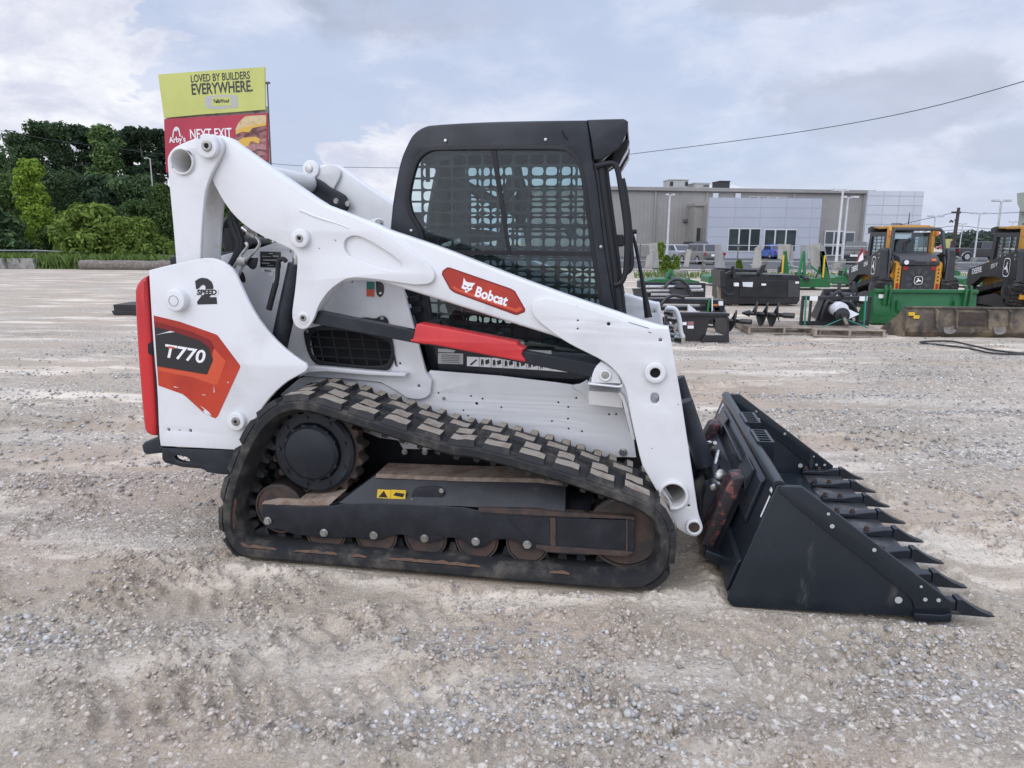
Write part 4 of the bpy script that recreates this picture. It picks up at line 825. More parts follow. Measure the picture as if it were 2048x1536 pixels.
for v0_ in (.72, 1.18):
    mb = MB(); s = 1 if v0_ < 1 else -1; mb.tube([(*bk(.52, .12)[:1], v0_ - s * .14, bk(.52, .12)[1]), (bk(.36, .13)[0], v0_ + s * .02, bk(.36, .13)[1])], .028, 14); LV = mesh('latch_lever', mb, 'black_paint', QA)
    mb = MB(); mb.tube([(bk(.36, .13)[0], v0_ + s * .02, bk(.36, .13)[1]), (bk(.25, .12)[0], v0_ + s * .14, bk(.25, .12)[1])], .012, 12); mesh('lever_rod', mb, 'steel', LV)
    mb = MB(); c = bk(.42, .115)
    for k in range(5): mb.lathe((c[0] + .02, v0_ - s * (.10 - .02 * k), c[1]), [(.028, -.004), (.038, 0), (.028, .004)], n=18)
    mesh('latch_spring', mb, 'steel', LV)
    mb = MB(); a, b = bk(.56, .12), bk(.46, .12); mb.box(min(a[0], b[0]) - .01, max(a[0], b[0]) + .02, v0_ - .19, v0_ - .15, b[1] - .05, b[1] + .03); mesh('lever_clevis', mb, 'worn_steel', LV, bev=.006)
# ---- bucket
BW = 2.0
BK = plate('bucket', [mv('H', [(632, 628), (655, 622), (780, 628), (1668, 1310), (1655, 1350), (1650, 1400), (1430, 1398), (380, 1342), (355, 1325), (338, 1298), (345, 1262)], 0)], 0, .014, 'bucket_paint', LO, bevel=.003, label='black steel bucket with teeth lowered to the ground')
E = lambda pts, v, th, nm, m='bucket_paint', b=.003: plate(nm, mv('H', pts, 0), v, v + th, m, BK, bevel=b)
E([(632, 628), (655, 622), (780, 628), (1668, 1310), (1655, 1350), (1650, 1400), (1430, 1398), (380, 1342), (355, 1325), (338, 1298), (345, 1262)], BW - .014, .014, 'side_wall')
for v in (-.010, BW - .014 - .010): E([(640, 655), (655, 624), (778, 629), (1665, 1312), (1640, 1345), (1440, 1352), (1428, 1300), (1395, 1258), (1290, 1180), (1180, 1090), (1040, 985), (860, 842), (770, 768)], v, .0105, 'side_cutter')
for v in (-.022, BW - .002): E([(1432, 1366), (1600, 1376), (1655, 1366), (1650, 1412), (1640, 1420), (1434, 1408)], v, .03, 'corner_wear_shoe')
fl = mpl([], 0); zf = .012
A0, A1 = BT, BB; K1 = mp(*vw('H', [(345, 1300)])[0], 0); K2 = mp(*vw('H', [(385, 1345)])[0], 0); L1 = mp(*vw('H', [(1440, 1392)])[0], 0); L2 = mp(*vw('H', [(1665, 1400)])[0], 0)
sheet = [tuple(A0), tuple(A1), K1, K2, L1, L2]
inn = [(L2[0], L2[1] + .020), (L1[0], L1[1] + .020), (K2[0] + .03, K2[1] + .02), (K1[0] + .05, K1[1] + .03), (A1.x + .014, A1.y), (A0.x + .014, A0.y)]
mb = MB(); mb.prism(sheet + inn, .0145, BW - .0145); mesh('shell', mb, 'bucket_paint', BK, ang=50)
mb = MB(); mb.prism([(L1[0] - .06, L1[1] + .0215), (L2[0] + .03, L2[1] + .0215), (L2[0] + .045, L2[1] + .004), (L1[0] - .06, L1[1] + .004)], .015, BW - .015); mesh('cutting_edge', mb, 'edge_steel', BK, bev=.003)
mb = MB(); mb.cyl((BT.x + .012, .0145, BT.y - .004), (BT.x + .012, BW - .0145, BT.y - .004), .030, n=24); mesh('top_tube', mb, 'bucket_paint', BK)
mb = MB()
mb.prism([bk(.05, .001), bk(.10, .020), bk(.46, .020), bk(.50, .001)], .20, BW - .20); mb.prism([bk(.70, .001), bk(.74, .018), bk(1.0, .018), bk(1.02, .001)], .03, BW - .03)
mb.prism([bk(.08, .020), bk(.08, .034), bk(.22, .05), bk(.30, .03), bk(.30, .02)], .36, .60); mb.prism([bk(.08, .020), bk(.08, .034), bk(.22, .05), bk(.30, .03), bk(.30, .02)], 1.40, 1.64)
mb.prism([bk(.14, .02), bk(.14, .05), bk(.165, .05), bk(.165, .02)], .6, 1.4); mesh('back_rib', mb, 'bucket_paint', BK, bev=.006)
for v in (.755, 1.18):
    mb = MB(); x0 = BT.x + .01; z0 = BT.y + .028
    mb.box(x0, x0 + .016, v - .13, v + .13, z0, z0 + .01); mb.box(x0 + .074, x0 + .09, v - .13, v + .13, z0, z0 + .01)
    for k in range(6): mb.box(x0 + .0155, x0 + .0745, v - .13 + k * .0496, v - .118 + k * .0496, z0 + .0005, z0 + .0095)
    mb.box(x0 + .082, x0 + .0905, v - .13, v - .118, z0 - .10, z0 + .0005); mb.box(x0 + .082, x0 + .0905, v + .118, v + .13, z0 - .10, z0 + .0005); mb.box(x0, x0 + .09, v - .1295, v - .1245, z0 - .085, z0)
    mesh('step_grate', mb, 'worn_steel' if False else 'bucket_paint', BK)
hole_pts = [(936, 791), (958, 864), (1207, 1004), (1350, 1300), (1508, 1297), (1587, 1301), (1484, 1221)]
for q in hole_pts:
    c = mp(*vw('H', [q])[0], -.011)
    for v in (-.0125, BW - .0265): mb = MB(); mb.cyl((c[0], v, c[1]), (c[0], v + .002, c[1]), {936: .007, 958: .010, 1350: .016, 1484: .006}.get(q[0], .009), n=16); mesh('wall_rivet', mb, 'decal_grey', BK)
mb = MB(); mb.add([(*bk(.02, .0025)[:1], v, bk(.02, .0025)[1]) for v in (.03, .075)] + [(*bk(.08, .0025)[:1], v, bk(.08, .0025)[1]) for v in (.075, .03)], [(0, 1, 2, 3)]); mesh('bucket_tag', mb, 'decal_white', BK)
mb = MB(); mb.add([(*bk(.105, .0025)[:1], v, bk(.105, .0025)[1]) for v in (.022, .045)] + [(*bk(.30, .0025)[:1], v, bk(.30, .0025)[1]) for v in (.045, .022)], [(0, 1, 2, 3)]); 
mb.add([(*bk(.08, .0025)[:1], v, bk(.08, .0025)[1]) for v in (1.84, 1.92)] + [(*bk(.22, .0025)[:1], v, bk(.22, .0025)[1]) for v in (1.92, 1.84)], [(0, 1, 2, 3)]); mesh('bucket_decal', mb, 'decal_white', BK)
# teeth
lx, lz = L2[0] - .055, L2[1] + .022
tm = MB()
prof = [(-.17, 0), (-.165, .018), (-.14, .022), (-.05, .024), (.04, .042), (.075, .046), (.078, -.012), (.05, -.022), (.02, -.004), (0, -.002)]
tm.prism([(lx + x, lz + z) for x, z in prof], -.028, .028)
mt = bpy.data.meshes.new('tooth'); 
t0 = mesh('tooth', tm, 'black_paint', BK, bev=.006)
tp = MB(); tp.loft([[(lx + x, s * w, lz + z) for s, z in ((-1, zb_), (1, zb_), (1, zt_), (-1, zt_))] for x, w, zb_, zt_ in ((.0785, .030, -.018, .052), (.10, .030, -.020, .054), (.13, .029, -.020, .034), (.17, .028, -.021, .010), (.215, .025, -.022, -.009), (.245, .020, -.021, -.017))])
tt = mesh('tooth_point', tp, 'black_paint', t0, bev=.004)
for dx in (-.145, -.055): tb = MB(); tb.prism(circ(lx + dx, 0, .012, 6), lz + .026, lz + .046, 'z'); tb.cyl((lx + dx, 0, lz + .024), (lx + dx, 0, lz + .030), .017, n=14); mesh('tooth_bolt', tb, 'rust', t0)
for i in range(8):
    o = t0 if i == 0 else copy_tree(t0, BK); o.location = (0, .05 + i * (BW - .10) / 7, 0)
# ================================================================== ground
def _hash(ix, iy, s):
    h = (ix.astype(np.int64) * 374761393 + iy.astype(np.int64) * 668265263 + s * 1274126177) & 0xffffffff
    h = ((h ^ (h >> 13)) * 1274126177) & 0xffffffff
    return ((h ^ (h >> 16)) & 0xffff) / 65535.0
def vnoise(x, y, s=0):
    ix = np.floor(x); iy = np.floor(y); fx_ = x - ix; fy_ = y - iy
    u = fx_ * fx_ * fx_ * (fx_ * (fx_ * 6 - 15) + 10); w = fy_ * fy_ * fy_ * (fy_ * (fy_ * 6 - 15) + 10)
    a = _hash(ix, iy, s); b = _hash(ix + 1, iy, s); c = _hash(ix, iy + 1, s); d = _hash(ix + 1, iy + 1, s)
    return (a * (1 - u) + b * u) * (1 - w) + (c * (1 - u) + d * u) * w
def fbm(x, y, s=0, o=4, g=.5):
    t = 0; a = 1; n = 0
    for k in range(o):
        t = t + a * vnoise(x, y, s + k * 17); n += a; a *= g; x = x * 2.03 + 11.3; y = y * 2.03 + 5.7
    return t / n
def sstep(x, a, b): t = np.clip((x - a) / (b - a), 0, 1); return t * t * (3 - 2 * t)
SPOTS = [(520, 1330, 1.0, .45), (640, 1240, .8, .3), (300, 1170, .9, .4), (1330, 1420, 1.0, .5), (1180, 1270, .6, .3), (820, 1500, .8, .3)]
def clod_mask(X, Y):
    m = sstep(fbm(X * .9 + 3, Y * 1.3, 5, 3), .52, .70) * .8
    for px, py, sx_, sy_ in SPOTS:
        g = gpt(px, py); m = np.maximum(m, np.exp(-(((X - g.x) / sx_) ** 2 + ((Y - g.y) / sy_) ** 2)) * 1.1)
    return m * sstep(fbm(X * 5, Y * 5, 9, 3), .38, .62)
TREADS = [((-120, 1300), (600, 1120), .22), ((-60, 1480), (700, 1240), .20), ((1460, 1420), (2150, 1110), .24), ((1900, 1280), (2300, 1080), .22), ((600, 1420), (1300, 1330), .2)]
LX = lambda X, Y: UX.x * (X - ORG.x) + UX.y * (Y - ORG.y)
LY = lambda X, Y: VY.x * (X - ORG.x) + VY.y * (Y - ORG.y)
tx0, tx1 = min(p[0] for p in OUT) + .15, max(p[0] for p in OUT) - .12
bx0, bx1 = K1[0], L2[0] + .2
def ground_h(X, Y):
    near_ = 1 - sstep(np.hypot(X, Y), 9, 26)
    h = (fbm(X * .45, Y * .6, 1, 3) - .5) * .05
    rx = X * .93 + Y * .36; ry = -X * .36 + Y * .93           # old wheel ruts, two directions
    rut = (fbm(rx * .35, ry * 2.6, 21, 4) - .5) * .05 + (fbm(X * .3, Y * 2.2, 31, 3) - .5) * .03
    cl = clod_mask(X, Y); c1 = fbm(X * 19, Y * 22, 41, 3); c2 = fbm(X * 46, Y * 50, 43, 2)
    h = h + rut + cl * (sstep(c1, .42, .58) * .034 + sstep(c2, .38, .62) * .020) + (fbm(X * 9, Y * 11, 51, 3) - .5) * .016 + (fbm(X * 34, Y * 36, 61, 2) - .5) * .007
    for (ax, ay), (bx_, by), w in TREADS:
        a = gpt(ax, ay); b = gpt(bx_, by); dx, dy = b.x - a.x, b.y - a.y; ln = math.hypot(dx, dy); dx /= ln; dy /= ln
        s = (X - a.x) * dx + (Y - a.y) * dy; q = (X - a.x) * -dy + (Y - a.y) * dx + .05 * np.sin(s * 1.7)
        m_ = sstep(w - np.abs(q), 0, .08) * sstep(fbm(X * 1.6, Y * 1.6, 91, 3), .38, .55)
        h = h + m_ * (.012 * np.sin(2 * np.pi * (s + .35 * np.abs(q)) / .105 + 2.0 * fbm(X * 2, Y * 2, 93, 2)) - .012)
    u, v = LX(X, Y), LY(X, Y)
    d = np.ones_like(X)
    for v0_, v1_ in ((0, .47), (1.53, 2.0)):
        q = np.maximum(np.maximum(tx0 - u, u - tx1), np.maximum(v0_ - v, v - v1_)); d = np.minimum(d, q)
    q = np.maximum(np.maximum(bx0 - u, u - bx1), np.maximum(-.02 - v, v - 2.02)); d = np.minimum(d, q)
    k = sstep(d, .0, .22)
    berm = np.exp(-((d - .06) / .05) ** 2) * .026 * sstep(c1, .35, .6)
    return np.where(d > 0, (h - .012) * k * near_ + berm - .002, -.006)
def grow(a, b, s, g, lim):
    out = []; x = a; st = s
    while abs(x - b) > 0 and (x < b if b > a else x > b):
        out.append(x); st = min(st * g, lim); x += st if b > a else -st
    out.append(b); return out
xs = np.array(sorted(set(grow(-2.8, -700, .0115, 1.03, 40)[1:] + list(np.arange(-2.8, 2.8001, .0105)) + grow(2.8, 700, .0115, 1.03, 40)[1:])))
ys = np.array(sorted(set(list(np.arange(1.5, 4.3, .0095)) + grow(4.3, 1500, .0105, 1.016, 60) + [-40, -15, -5, -1, .2, .6, .9, 1.1, 1.25, 1.35, 1.42])))
XX, YY = np.meshgrid(xs, ys); ZZ = ground_h(XX, YY)
def grid_mesh(name, XX, YY, ZZ):
    ny, nx = XX.shape; co = np.stack([XX, YY, ZZ], -1).reshape(-1, 3).astype(np.float32)
    idx = np.arange(ny * nx).reshape(ny, nx); q = np.stack([idx[:-1, :-1], idx[:-1, 1:], idx[1:, 1:], idx[1:, :-1]], -1).reshape(-1, 4)
    return np_mesh(name, co, q)
def np_mesh(name, co, q, smooth=True):
    me = bpy.data.meshes.new(name); n = q.shape[1]
    me.vertices.add(len(co)); me.vertices.foreach_set('co', co.astype(np.float32).ravel())
    me.loops.add(q.size); me.loops.foreach_set('vertex_index', q.astype(np.int32).ravel())
    me.polygons.add(len(q)); me.polygons.foreach_set('loop_start', np.arange(0, q.size, n, dtype=np.int32)); me.polygons.foreach_set('loop_total', np.full(len(q), n, dtype=np.int32))
    if smooth: me.polygons.foreach_set('use_smooth', np.ones(len(q), dtype=bool))
    me.update(calc_edges=True); return me
def ground_mat():
    m = bpy.data.materials.new('gravel_yard'); m.use_nodes = True; MATS['gravel_yard'] = m
    t = m.node_tree; b = t.nodes['Principled BSDF']; b.inputs['Specular IOR Level'].default_value = .25; b.inputs['Roughness'].default_value = .93
    N = t.nodes.new; L = t.links.new; g = N('ShaderNodeNewGeometry'); pos = g.outputs['Position']
    def noise(sc, det=6, rg=.6, st=(1, 1, 1), rot=0, loc=0, dist=0):
        mp_ = N('ShaderNodeMapping'); L(pos, mp_.inputs[0]); mp_.inputs['Scale'].default_value = st; mp_.inputs['Rotation'].default_value = (0, 0, rot); mp_.inputs['Location'].default_value = (loc, loc * .7, 0)
        n = N('ShaderNodeTexNoise'); L(mp_.outputs[0], n.inputs['Vector']); n.inputs['Scale'].default_value = sc; n.inputs['Detail'].default_value = det; n.inputs['Roughness'].default_value = rg; n.inputs['Distortion'].default_value = dist; return n.outputs['Fac']
    def rmp(f, a, bb, c=0, d=1):
        r = N('ShaderNodeMapRange'); r.interpolation_type = 'SMOOTHSTEP'; r.inputs[1].default_value = a; r.inputs[2].default_value = bb; r.inputs[3].default_value = c; r.inputs[4].default_value = d; L(f, r.inputs[0]); return r.outputs[0]
    def mx(f, a, bb, bl='MIX'):
        n = N('ShaderNodeMix'); n.data_type = 'RGBA'; n.blend_type = bl
        for s, q in ((n.inputs[0], f), (n.inputs[6], a), (n.inputs[7], bb)):
            if isinstance(q, (int, float)): s.default_value = q
            elif isinstance(q, tuple): s.default_value = (*q, 1)
            else: L(q, s)
        return n.outputs[2]
    def mul(a, bb):
        n = N('ShaderNodeMath'); n.operation = 'MULTIPLY'
        for s, q in ((n.inputs[0], a), (n.inputs[1], bb)):
            if isinstance(q, (int, float)): s.default_value = q
            else: L(q, s)
        return n.outputs[0]
    def vor(sc):
        v = N('ShaderNodeTexVoronoi'); L(pos, v.inputs['Vector']); v.inputs['Scale'].default_value = sc; sp = N('ShaderNodeSeparateColor'); L(v.outputs['Color'], sp.inputs[0]); return v.outputs['Distance'], sp.outputs[0]
    c = mx(rmp(noise(.55, 6, .62), .38, .64), (.375, .335, .278), (.44, .37, .305))
    silt = rmp(noise(1.0, 7, .65, (.40, 1.5, 1), .06), .48, .62); c = mx(mul(silt, .85), c, (.72, .675, .60))          # pale dried silt in the wheel tracks
    c = mx(mul(rmp(noise(1.0, 7, .65, (.30, 2.2, 1), -.38, 5), .55, .72), .5), c, (.68, .63, .56))
    c = mx(mul(rmp(noise(.16, 6, .62, (.6, 1.6, 1), 0, 9), .53, .70), .5), c, (.42, .30, .22))        # red clay showing through
    gm_ = rmp(noise(.8, 7, .68, (.30, 1.5, 1), .05, 17, .4), .42, .58); c = mx(mul(gm_, .55), c, (.30, .28, .255))
    d1, r1 = vor(46); d2, r2 = vor(24)
    st1 = mx(rmp(r1, .1, .95), (.17, .16, .145), (.62, .60, .56)); st2 = mx(rmp(r2, .1, .98), (.19, .18, .165), (.70, .68, .64))
    e1 = rmp(d1, .55, .30); c = mx(mul(mul(gm_, e1), rmp(r1, .25, .45)), c, st1)
    e2 = rmp(d2, .46, .26); c = mx(mul(mul(gm_, e2), rmp(r2, .50, .62)), c, st2)
    d3, r3 = vor(95); c = mx(mul(rmp(r3, .80, .86), .6), c, mx(r1, (.24, .22, .20), (.55, .53, .50)))
    c = mx(mul(rmp(noise(.42, 6, .66, (.7, 1.3, 1), .3, 23), .54, .70), .55), c, (.66, .63, .61), 'MULTIPLY')          # damp, darker ground
    fine_ = noise(120, 4, .7); c = mx(rmp(silt, 0, 1, .55, .22), c, mx(rmp(fine_, .30, .72), (.55, .55, .55), (1.45, 1.45, 1.45)), 'MULTIPLY')
    c = mx(1.0, c, (1.18, 1.115, 1.03), 'MULTIPLY')
    L(c, b.inputs['Base Color'])
    ad = N('ShaderNodeMath'); ad.operation = 'ADD'; L(mul(noise(55, 6, .7), 1.0), ad.inputs[0]); L(mul(mul(gm_, rmp(d1, .5, .1)), .55), ad.inputs[1])
    bn = N('ShaderNodeBump'); bn.inputs['Strength'].default_value = .8; bn.inputs['Distance'].default_value = .02; L(ad.outputs[0], bn.inputs['Height']); L(bn.outputs[0], b.inputs['Normal'])
    return m
ground_mat()
gme = grid_mesh('ground', XX, YY, ZZ); gme.materials.append(MATS['gravel_yard']); link('ground', gme, kind='structure', label='grey gravel and dried mud of the equipment yard', cat='ground')
# loose stones and clods, each a small irregular lump
bm = bmesh.new(); bmesh.ops.create_icosphere(bm, subdivisions=1, radius=1); IV = np.array([v.co[:] for v in bm.verts]); IF = np.array([[v.index for v in f.verts] for f in bm.faces]); bm.free()
def stones(name, pts, rad, flat, m, jit=.28, sink=.25, **k):
    n = len(pts); nv_ = len(IV)
    sc = RNG.uniform(.72, 1.3, (n, 1, 3)) * rad[:, None, None]; sc[:, :, 2] *= flat
    v = IV[None] * (1 + RNG.uniform(-jit, jit, (n, nv_, 1))) * sc
    a = RNG.uniform(0, 2 * np.pi, n); t = RNG.uniform(-.5, .5, n)
    ca, sa = np.cos(a)[:, None], np.sin(a)[:, None]; ct, st = np.cos(t)[:, None], np.sin(t)[:, None]
    x, y, z = v[..., 0], v[..., 1], v[..., 2]; y, z = y * ct - z * st, y * st + z * ct; x, y = x * ca - y * sa, x * sa + y * ca
    zz = ground_h(pts[:, 0], pts[:, 1]) + rad * flat * (1 - 2 * sink)
    co = np.stack([x + pts[:, 0, None], y + pts[:, 1, None], z + zz[:, None]], -1).reshape(-1, 3)
    q = (IF[None] + (np.arange(n) * nv_)[:, None, None]).reshape(-1, 3)
    me = np_mesh(name, co, q, smooth=False); me.materials.append(MATS[m]); return link(name, me, kind='stuff', **k)
def stone_mat(name, a, b_, c_):
    m = bpy.data.materials.new(name); m.use_nodes = True; MATS[name] = m; t = m.node_tree; N = t.nodes.new; L = t.links.new; b = t.nodes['Principled BSDF']; b.inputs['Roughness'].default_value = .85
    g = N('ShaderNodeNewGeometry'); r = N('ShaderNodeValToRGB'); L(g.outputs['Random Per Island'], r.inputs[0]); r.color_ramp.elements[0].color = (*a, 1); r.color_ramp.elements[1].color = (*c_, 1); e = r.color_ramp.elements.new(.55); e.color = (*b_, 1)
    n = N('ShaderNodeTexNoise'); n.inputs['Scale'].default_value = 120; L(g.outputs['Position'], n.inputs['Vector']); mx_ = N('ShaderNodeMix'); mx_.data_type = 'RGBA'; mx_.blend_type = 'MULTIPLY'; mx_.inputs[0].default_value = .5
    L(r.outputs[0], mx_.inputs[6]); L(n.outputs['Fac'], mx_.inputs[7]); sc = N('ShaderNodeMix'); L(mx_.outputs[2], b.inputs['Base Color'])
stone_mat('pebbles', (.29, .275, .255), (.54, .52, .485), (.84, .80, .75)); stone_mat('clods', (.50, .43, .36), (.64, .55, .465), (.78, .68, .59))
def scatter(n, x0, x1, y0, y1, dens):
    P_ = np.stack([RNG.uniform(x0, x1, n), RNG.uniform(y0, y1, n)], -1); keep = RNG.uniform(0, 1, n) < dens(P_[:, 0], P_[:, 1]); return P_[keep]
def not_under(P_):
    u, v = LX(P_[:, 0], P_[:, 1]), LY(P_[:, 0], P_[:, 1]); bad = ((u > tx0 - .15) & (u < tx1 + .15) & (v > -.01) & (v < 2.01)) | ((u > bx0 - .1) & (u < bx1 + .1) & (v > -.02) & (v < 2.02)); return P_[~bad]
PATCH = [(960, 1285, .26, .10), (1060, 1275, .28, .10), (1140, 1385, .35, .14), (960, 1440, .45, .12), (1200, 1430, .35, .15), (1830, 1330, .30, .16), (1900, 1400, .28, .18), (1800, 1280, .3, .12), (20, 1265, .3, .12)]
RIDGE = [(1760, 868, .5, .14), (1880, 890, .9, .2), (2010, 905, .9, .25), (1600, 790, 1.4, .12), (1500, 820, .8, .1), (1950, 825, 1.2, .12)]
def pd(X, Y):
    m = .004 + .016 * sstep(fbm(X * 1.2, Y * 1.6, 71, 3), .5, .7)
    for px, py, sx_, sy_ in PATCH:
        g = gpt(px, py); m = np.maximum(m, .9 * np.exp(-(((X - g.x) / sx_) ** 2 + ((Y - g.y) / sy_) ** 2)))
    return m
def rd(X, Y):
    m = .04 + .22 * sstep(fbm(X * .35, Y * 1.6, 81, 3), .5, .68)
    for px, py, sx_, sy_ in RIDGE:
        g = gpt(px, py); m = np.maximum(m, .95 * np.exp(-(((X - g.x) / sx_) ** 2 + ((Y - g.y) / sy_) ** 2)))
    return m
P_ = not_under(scatter(60000, -3.2, 4.0, 1.6, 4.4, pd)); stones('gravel', P_, (.003 + .0105 * RNG.uniform(0, 1, len(P_)) ** 2) * (1 + .7 * (RNG.uniform(0, 1, len(P_)) > .96)), .7, 'pebbles', jit=.34, sink=.32, label='loose pale grey crushed stone on the ground by the loader', cat='gravel')
P_ = not_under(scatter(150000, -7, 9.5, 4.0, 13.5, rd)); stones('far_gravel', P_, (.006 + .013 * RNG.uniform(0, 1, len(P_)) ** 2), .7, 'pebbles', jit=.34, label='loose gravel strewn across the yard behind the loader', cat='gravel')
P_ = not_under(scatter(170000, -3.6, 4.0, 1.6, 5.0, lambda X, Y: clod_mask(X, Y) * .55 + .012)); stones('soil_clods', P_, (.0025 + .0105 * RNG.uniform(0, 1, len(P_)) ** 2.5), .7, 'clods', jit=.42, sink=.42, label='crumbs and clods of dry grey mud on the ground', cat='soil clods')
# ================================================================== trees, fence, billboard on the left
def leaf_mat(name, dark, light, trans=.3):
    m = bpy.data.materials.new(name); m.use_nodes = True; MATS[name] = m; t = m.node_tree; t.nodes.clear(); N = t.nodes.new; L = t.links.new
    g = N('ShaderNodeNewGeometry'); r = N('ShaderNodeValToRGB'); L(g.outputs['Random Per Island'], r.inputs[0]); r.color_ramp.elements[0].color = (*dark, 1); r.color_ramp.elements[1].color = (*light, 1)
    oi = N('ShaderNodeObjectInfo'); hs = N('ShaderNodeHueSaturation'); mr = N('ShaderNodeMapRange'); mr.inputs[3].default_value = .75; mr.inputs[4].default_value = 1.25; L(oi.outputs['Random'], mr.inputs[0]); L(mr.outputs[0], hs.inputs['Value']); L(r.outputs[0], hs.inputs['Color'])
    d = N('ShaderNodeBsdfDiffuse'); tr = N('ShaderNodeBsdfTranslucent'); L(hs.outputs[0], d.inputs[0]); L(hs.outputs[0], tr.inputs[0])
    mxs = N('ShaderNodeMixShader'); mxs.inputs[0].default_value = trans; L(d.outputs[0], mxs.inputs[1]); L(tr.outputs[0], mxs.inputs[2]); o = N('ShaderNodeOutputMaterial'); L(mxs.outputs[0], o.inputs[0])
leaf_mat('leaf_dark', (.042, .074, .036), (.125, .185, .085)); leaf_mat('leaf_mid', (.055, .10, .035), (.15, .22, .078)); leaf_mat('leaf_light', (.11, .18, .022), (.27, .38, .07)); leaf_mat('leaf_bush', (.095, .155, .03), (.25, .335, .085)); leaf_mat('leaf_pine', (.030, .052, .032), (.082, .120, .068)); leaf_mat('grass_blade', (.06, .11, .025), (.20, .27, .09))
mat('bark', (.09, .075, .06), .9, c2=(.16, .14, .12), ns=6, bump=.5, bs=20)
def leaves(centers, radii, per, size, squash=.8, up=.35):
    C_ = np.repeat(np.array(centers), per, 0); R_ = np.repeat(np.array(radii), per)[:, None]; n = len(C_)
    d = RNG.normal(0, 1, (n, 3)); d /= np.linalg.norm(d, axis=1, keepdims=True); rr = RNG.uniform(.15, 1, (n, 1)) ** .45
    p = C_ + d * rr * R_ * np.array([1, 1, squash])
    nr = d + RNG.normal(0, .65, (n, 3)) + np.array([0, 0, up]); nr /= np.linalg.norm(nr, axis=1, keepdims=True)
    a = np.cross(nr, RNG.normal(0, 1, (n, 3))); a /= np.linalg.norm(a, axis=1, keepdims=True); b = np.cross(nr, a)
    s = RNG.uniform(.6, 1.35, (n, 1)) * size
    v = np.stack([p - a * s, p + b * s * .5 + nr * s * .12, p + a * s, p - b * s * .5 + nr * s * .12], 1).reshape(-1, 3)
    return v, np.arange(n * 4).reshape(-1, 4)
def tree(name, label, px, dist, top, wpx, kind='leaf_dark', shape='round', group='trees of the wood beyond the fence', low=.18, dens=1.0, trunk_m='bark', base=0.0):
    b = wpt(px, 500, dist); wpx = wpx * (1.45 if dist > 55 else 1.15); z1 = wpt(px, top, dist).z; Hh = z1 - base; rw = wpx / 2 / 1449 * dist
    root = empty(name, label, 'shrub' if 'bush' in name or 'shrub' in name else 'tree', (b.x, dist, base), RNG.uniform(0, 6.28), group)
    cs, rs = [], []
    n = int(min(90, (9.5 if shape != 'bush' else 22) * max(1.0, Hh * (1 - low) / rw)) * dens) + 8
    for i in range(n):
        f = (i + RNG.uniform(0, 1)) / n; h = low + (1 - low) * f
        if shape == 'round': rad = rw * (math.sin(math.pi * min(1, .20 + .72 * f)) ** .6)
        elif shape == 'tall': rad = rw * (1.05 - .78 * f) * (.6 + .4 * RNG.uniform())
        elif shape == 'bush': rad = rw * math.sqrt(max(.05, 1 - f * f * .95))
        else: rad = rw * (1.05 - .75 * f)
        a = RNG.uniform(0, 6.283); q = rad * math.sqrt(RNG.uniform(.10, 1)) * .82
        c = rw * RNG.uniform(.30, .52) * (1.0 - .40 * f) * (.8 if shape == 'bush' else 1)
        cs.append((q * math.cos(a), q * math.sin(a), min(Hh * h, Hh - c * .7))); rs.append(c)
    cs.append((0, 0, Hh - rw * .3)); rs.append(rw * .26)
    size = min(.19, max(.10, rw * .06))
    v, q = leaves(cs, rs, int(230 if shape != 'bush' else 260), size, .85 if shape != 'pine' else .55)
    v[:, 2] = np.maximum(v[:, 2], .05)
    me = np_mesh('crown', v, q, False); me.materials.append(MATS[kind]); link('crown', me, root)
    mb = MB(); r0 = max(.05, Hh * .017)
    mb.tube([(0, 0, -.1), (.02 * Hh * RNG.normal(), .01, Hh * .35), (.02 * Hh * RNG.normal(), 0, Hh * .62), (0, 0, Hh * .9)], [r0 * 1.3, r0, r0 * .6, r0 * .15], 8)
    for c, r in list(zip(cs, rs))[:14]:
        z0 = max(Hh * .12, c[2] - math.hypot(c[0], c[1]) * .8 - .2); mb.tube([(0, 0, z0), (c[0] * .55, c[1] * .55, (z0 + c[2]) / 2 + .1), c], [r0 * .5, r0 * .3, r0 * .08], 5)
    mesh('trunk', mb, trunk_m, root); return root
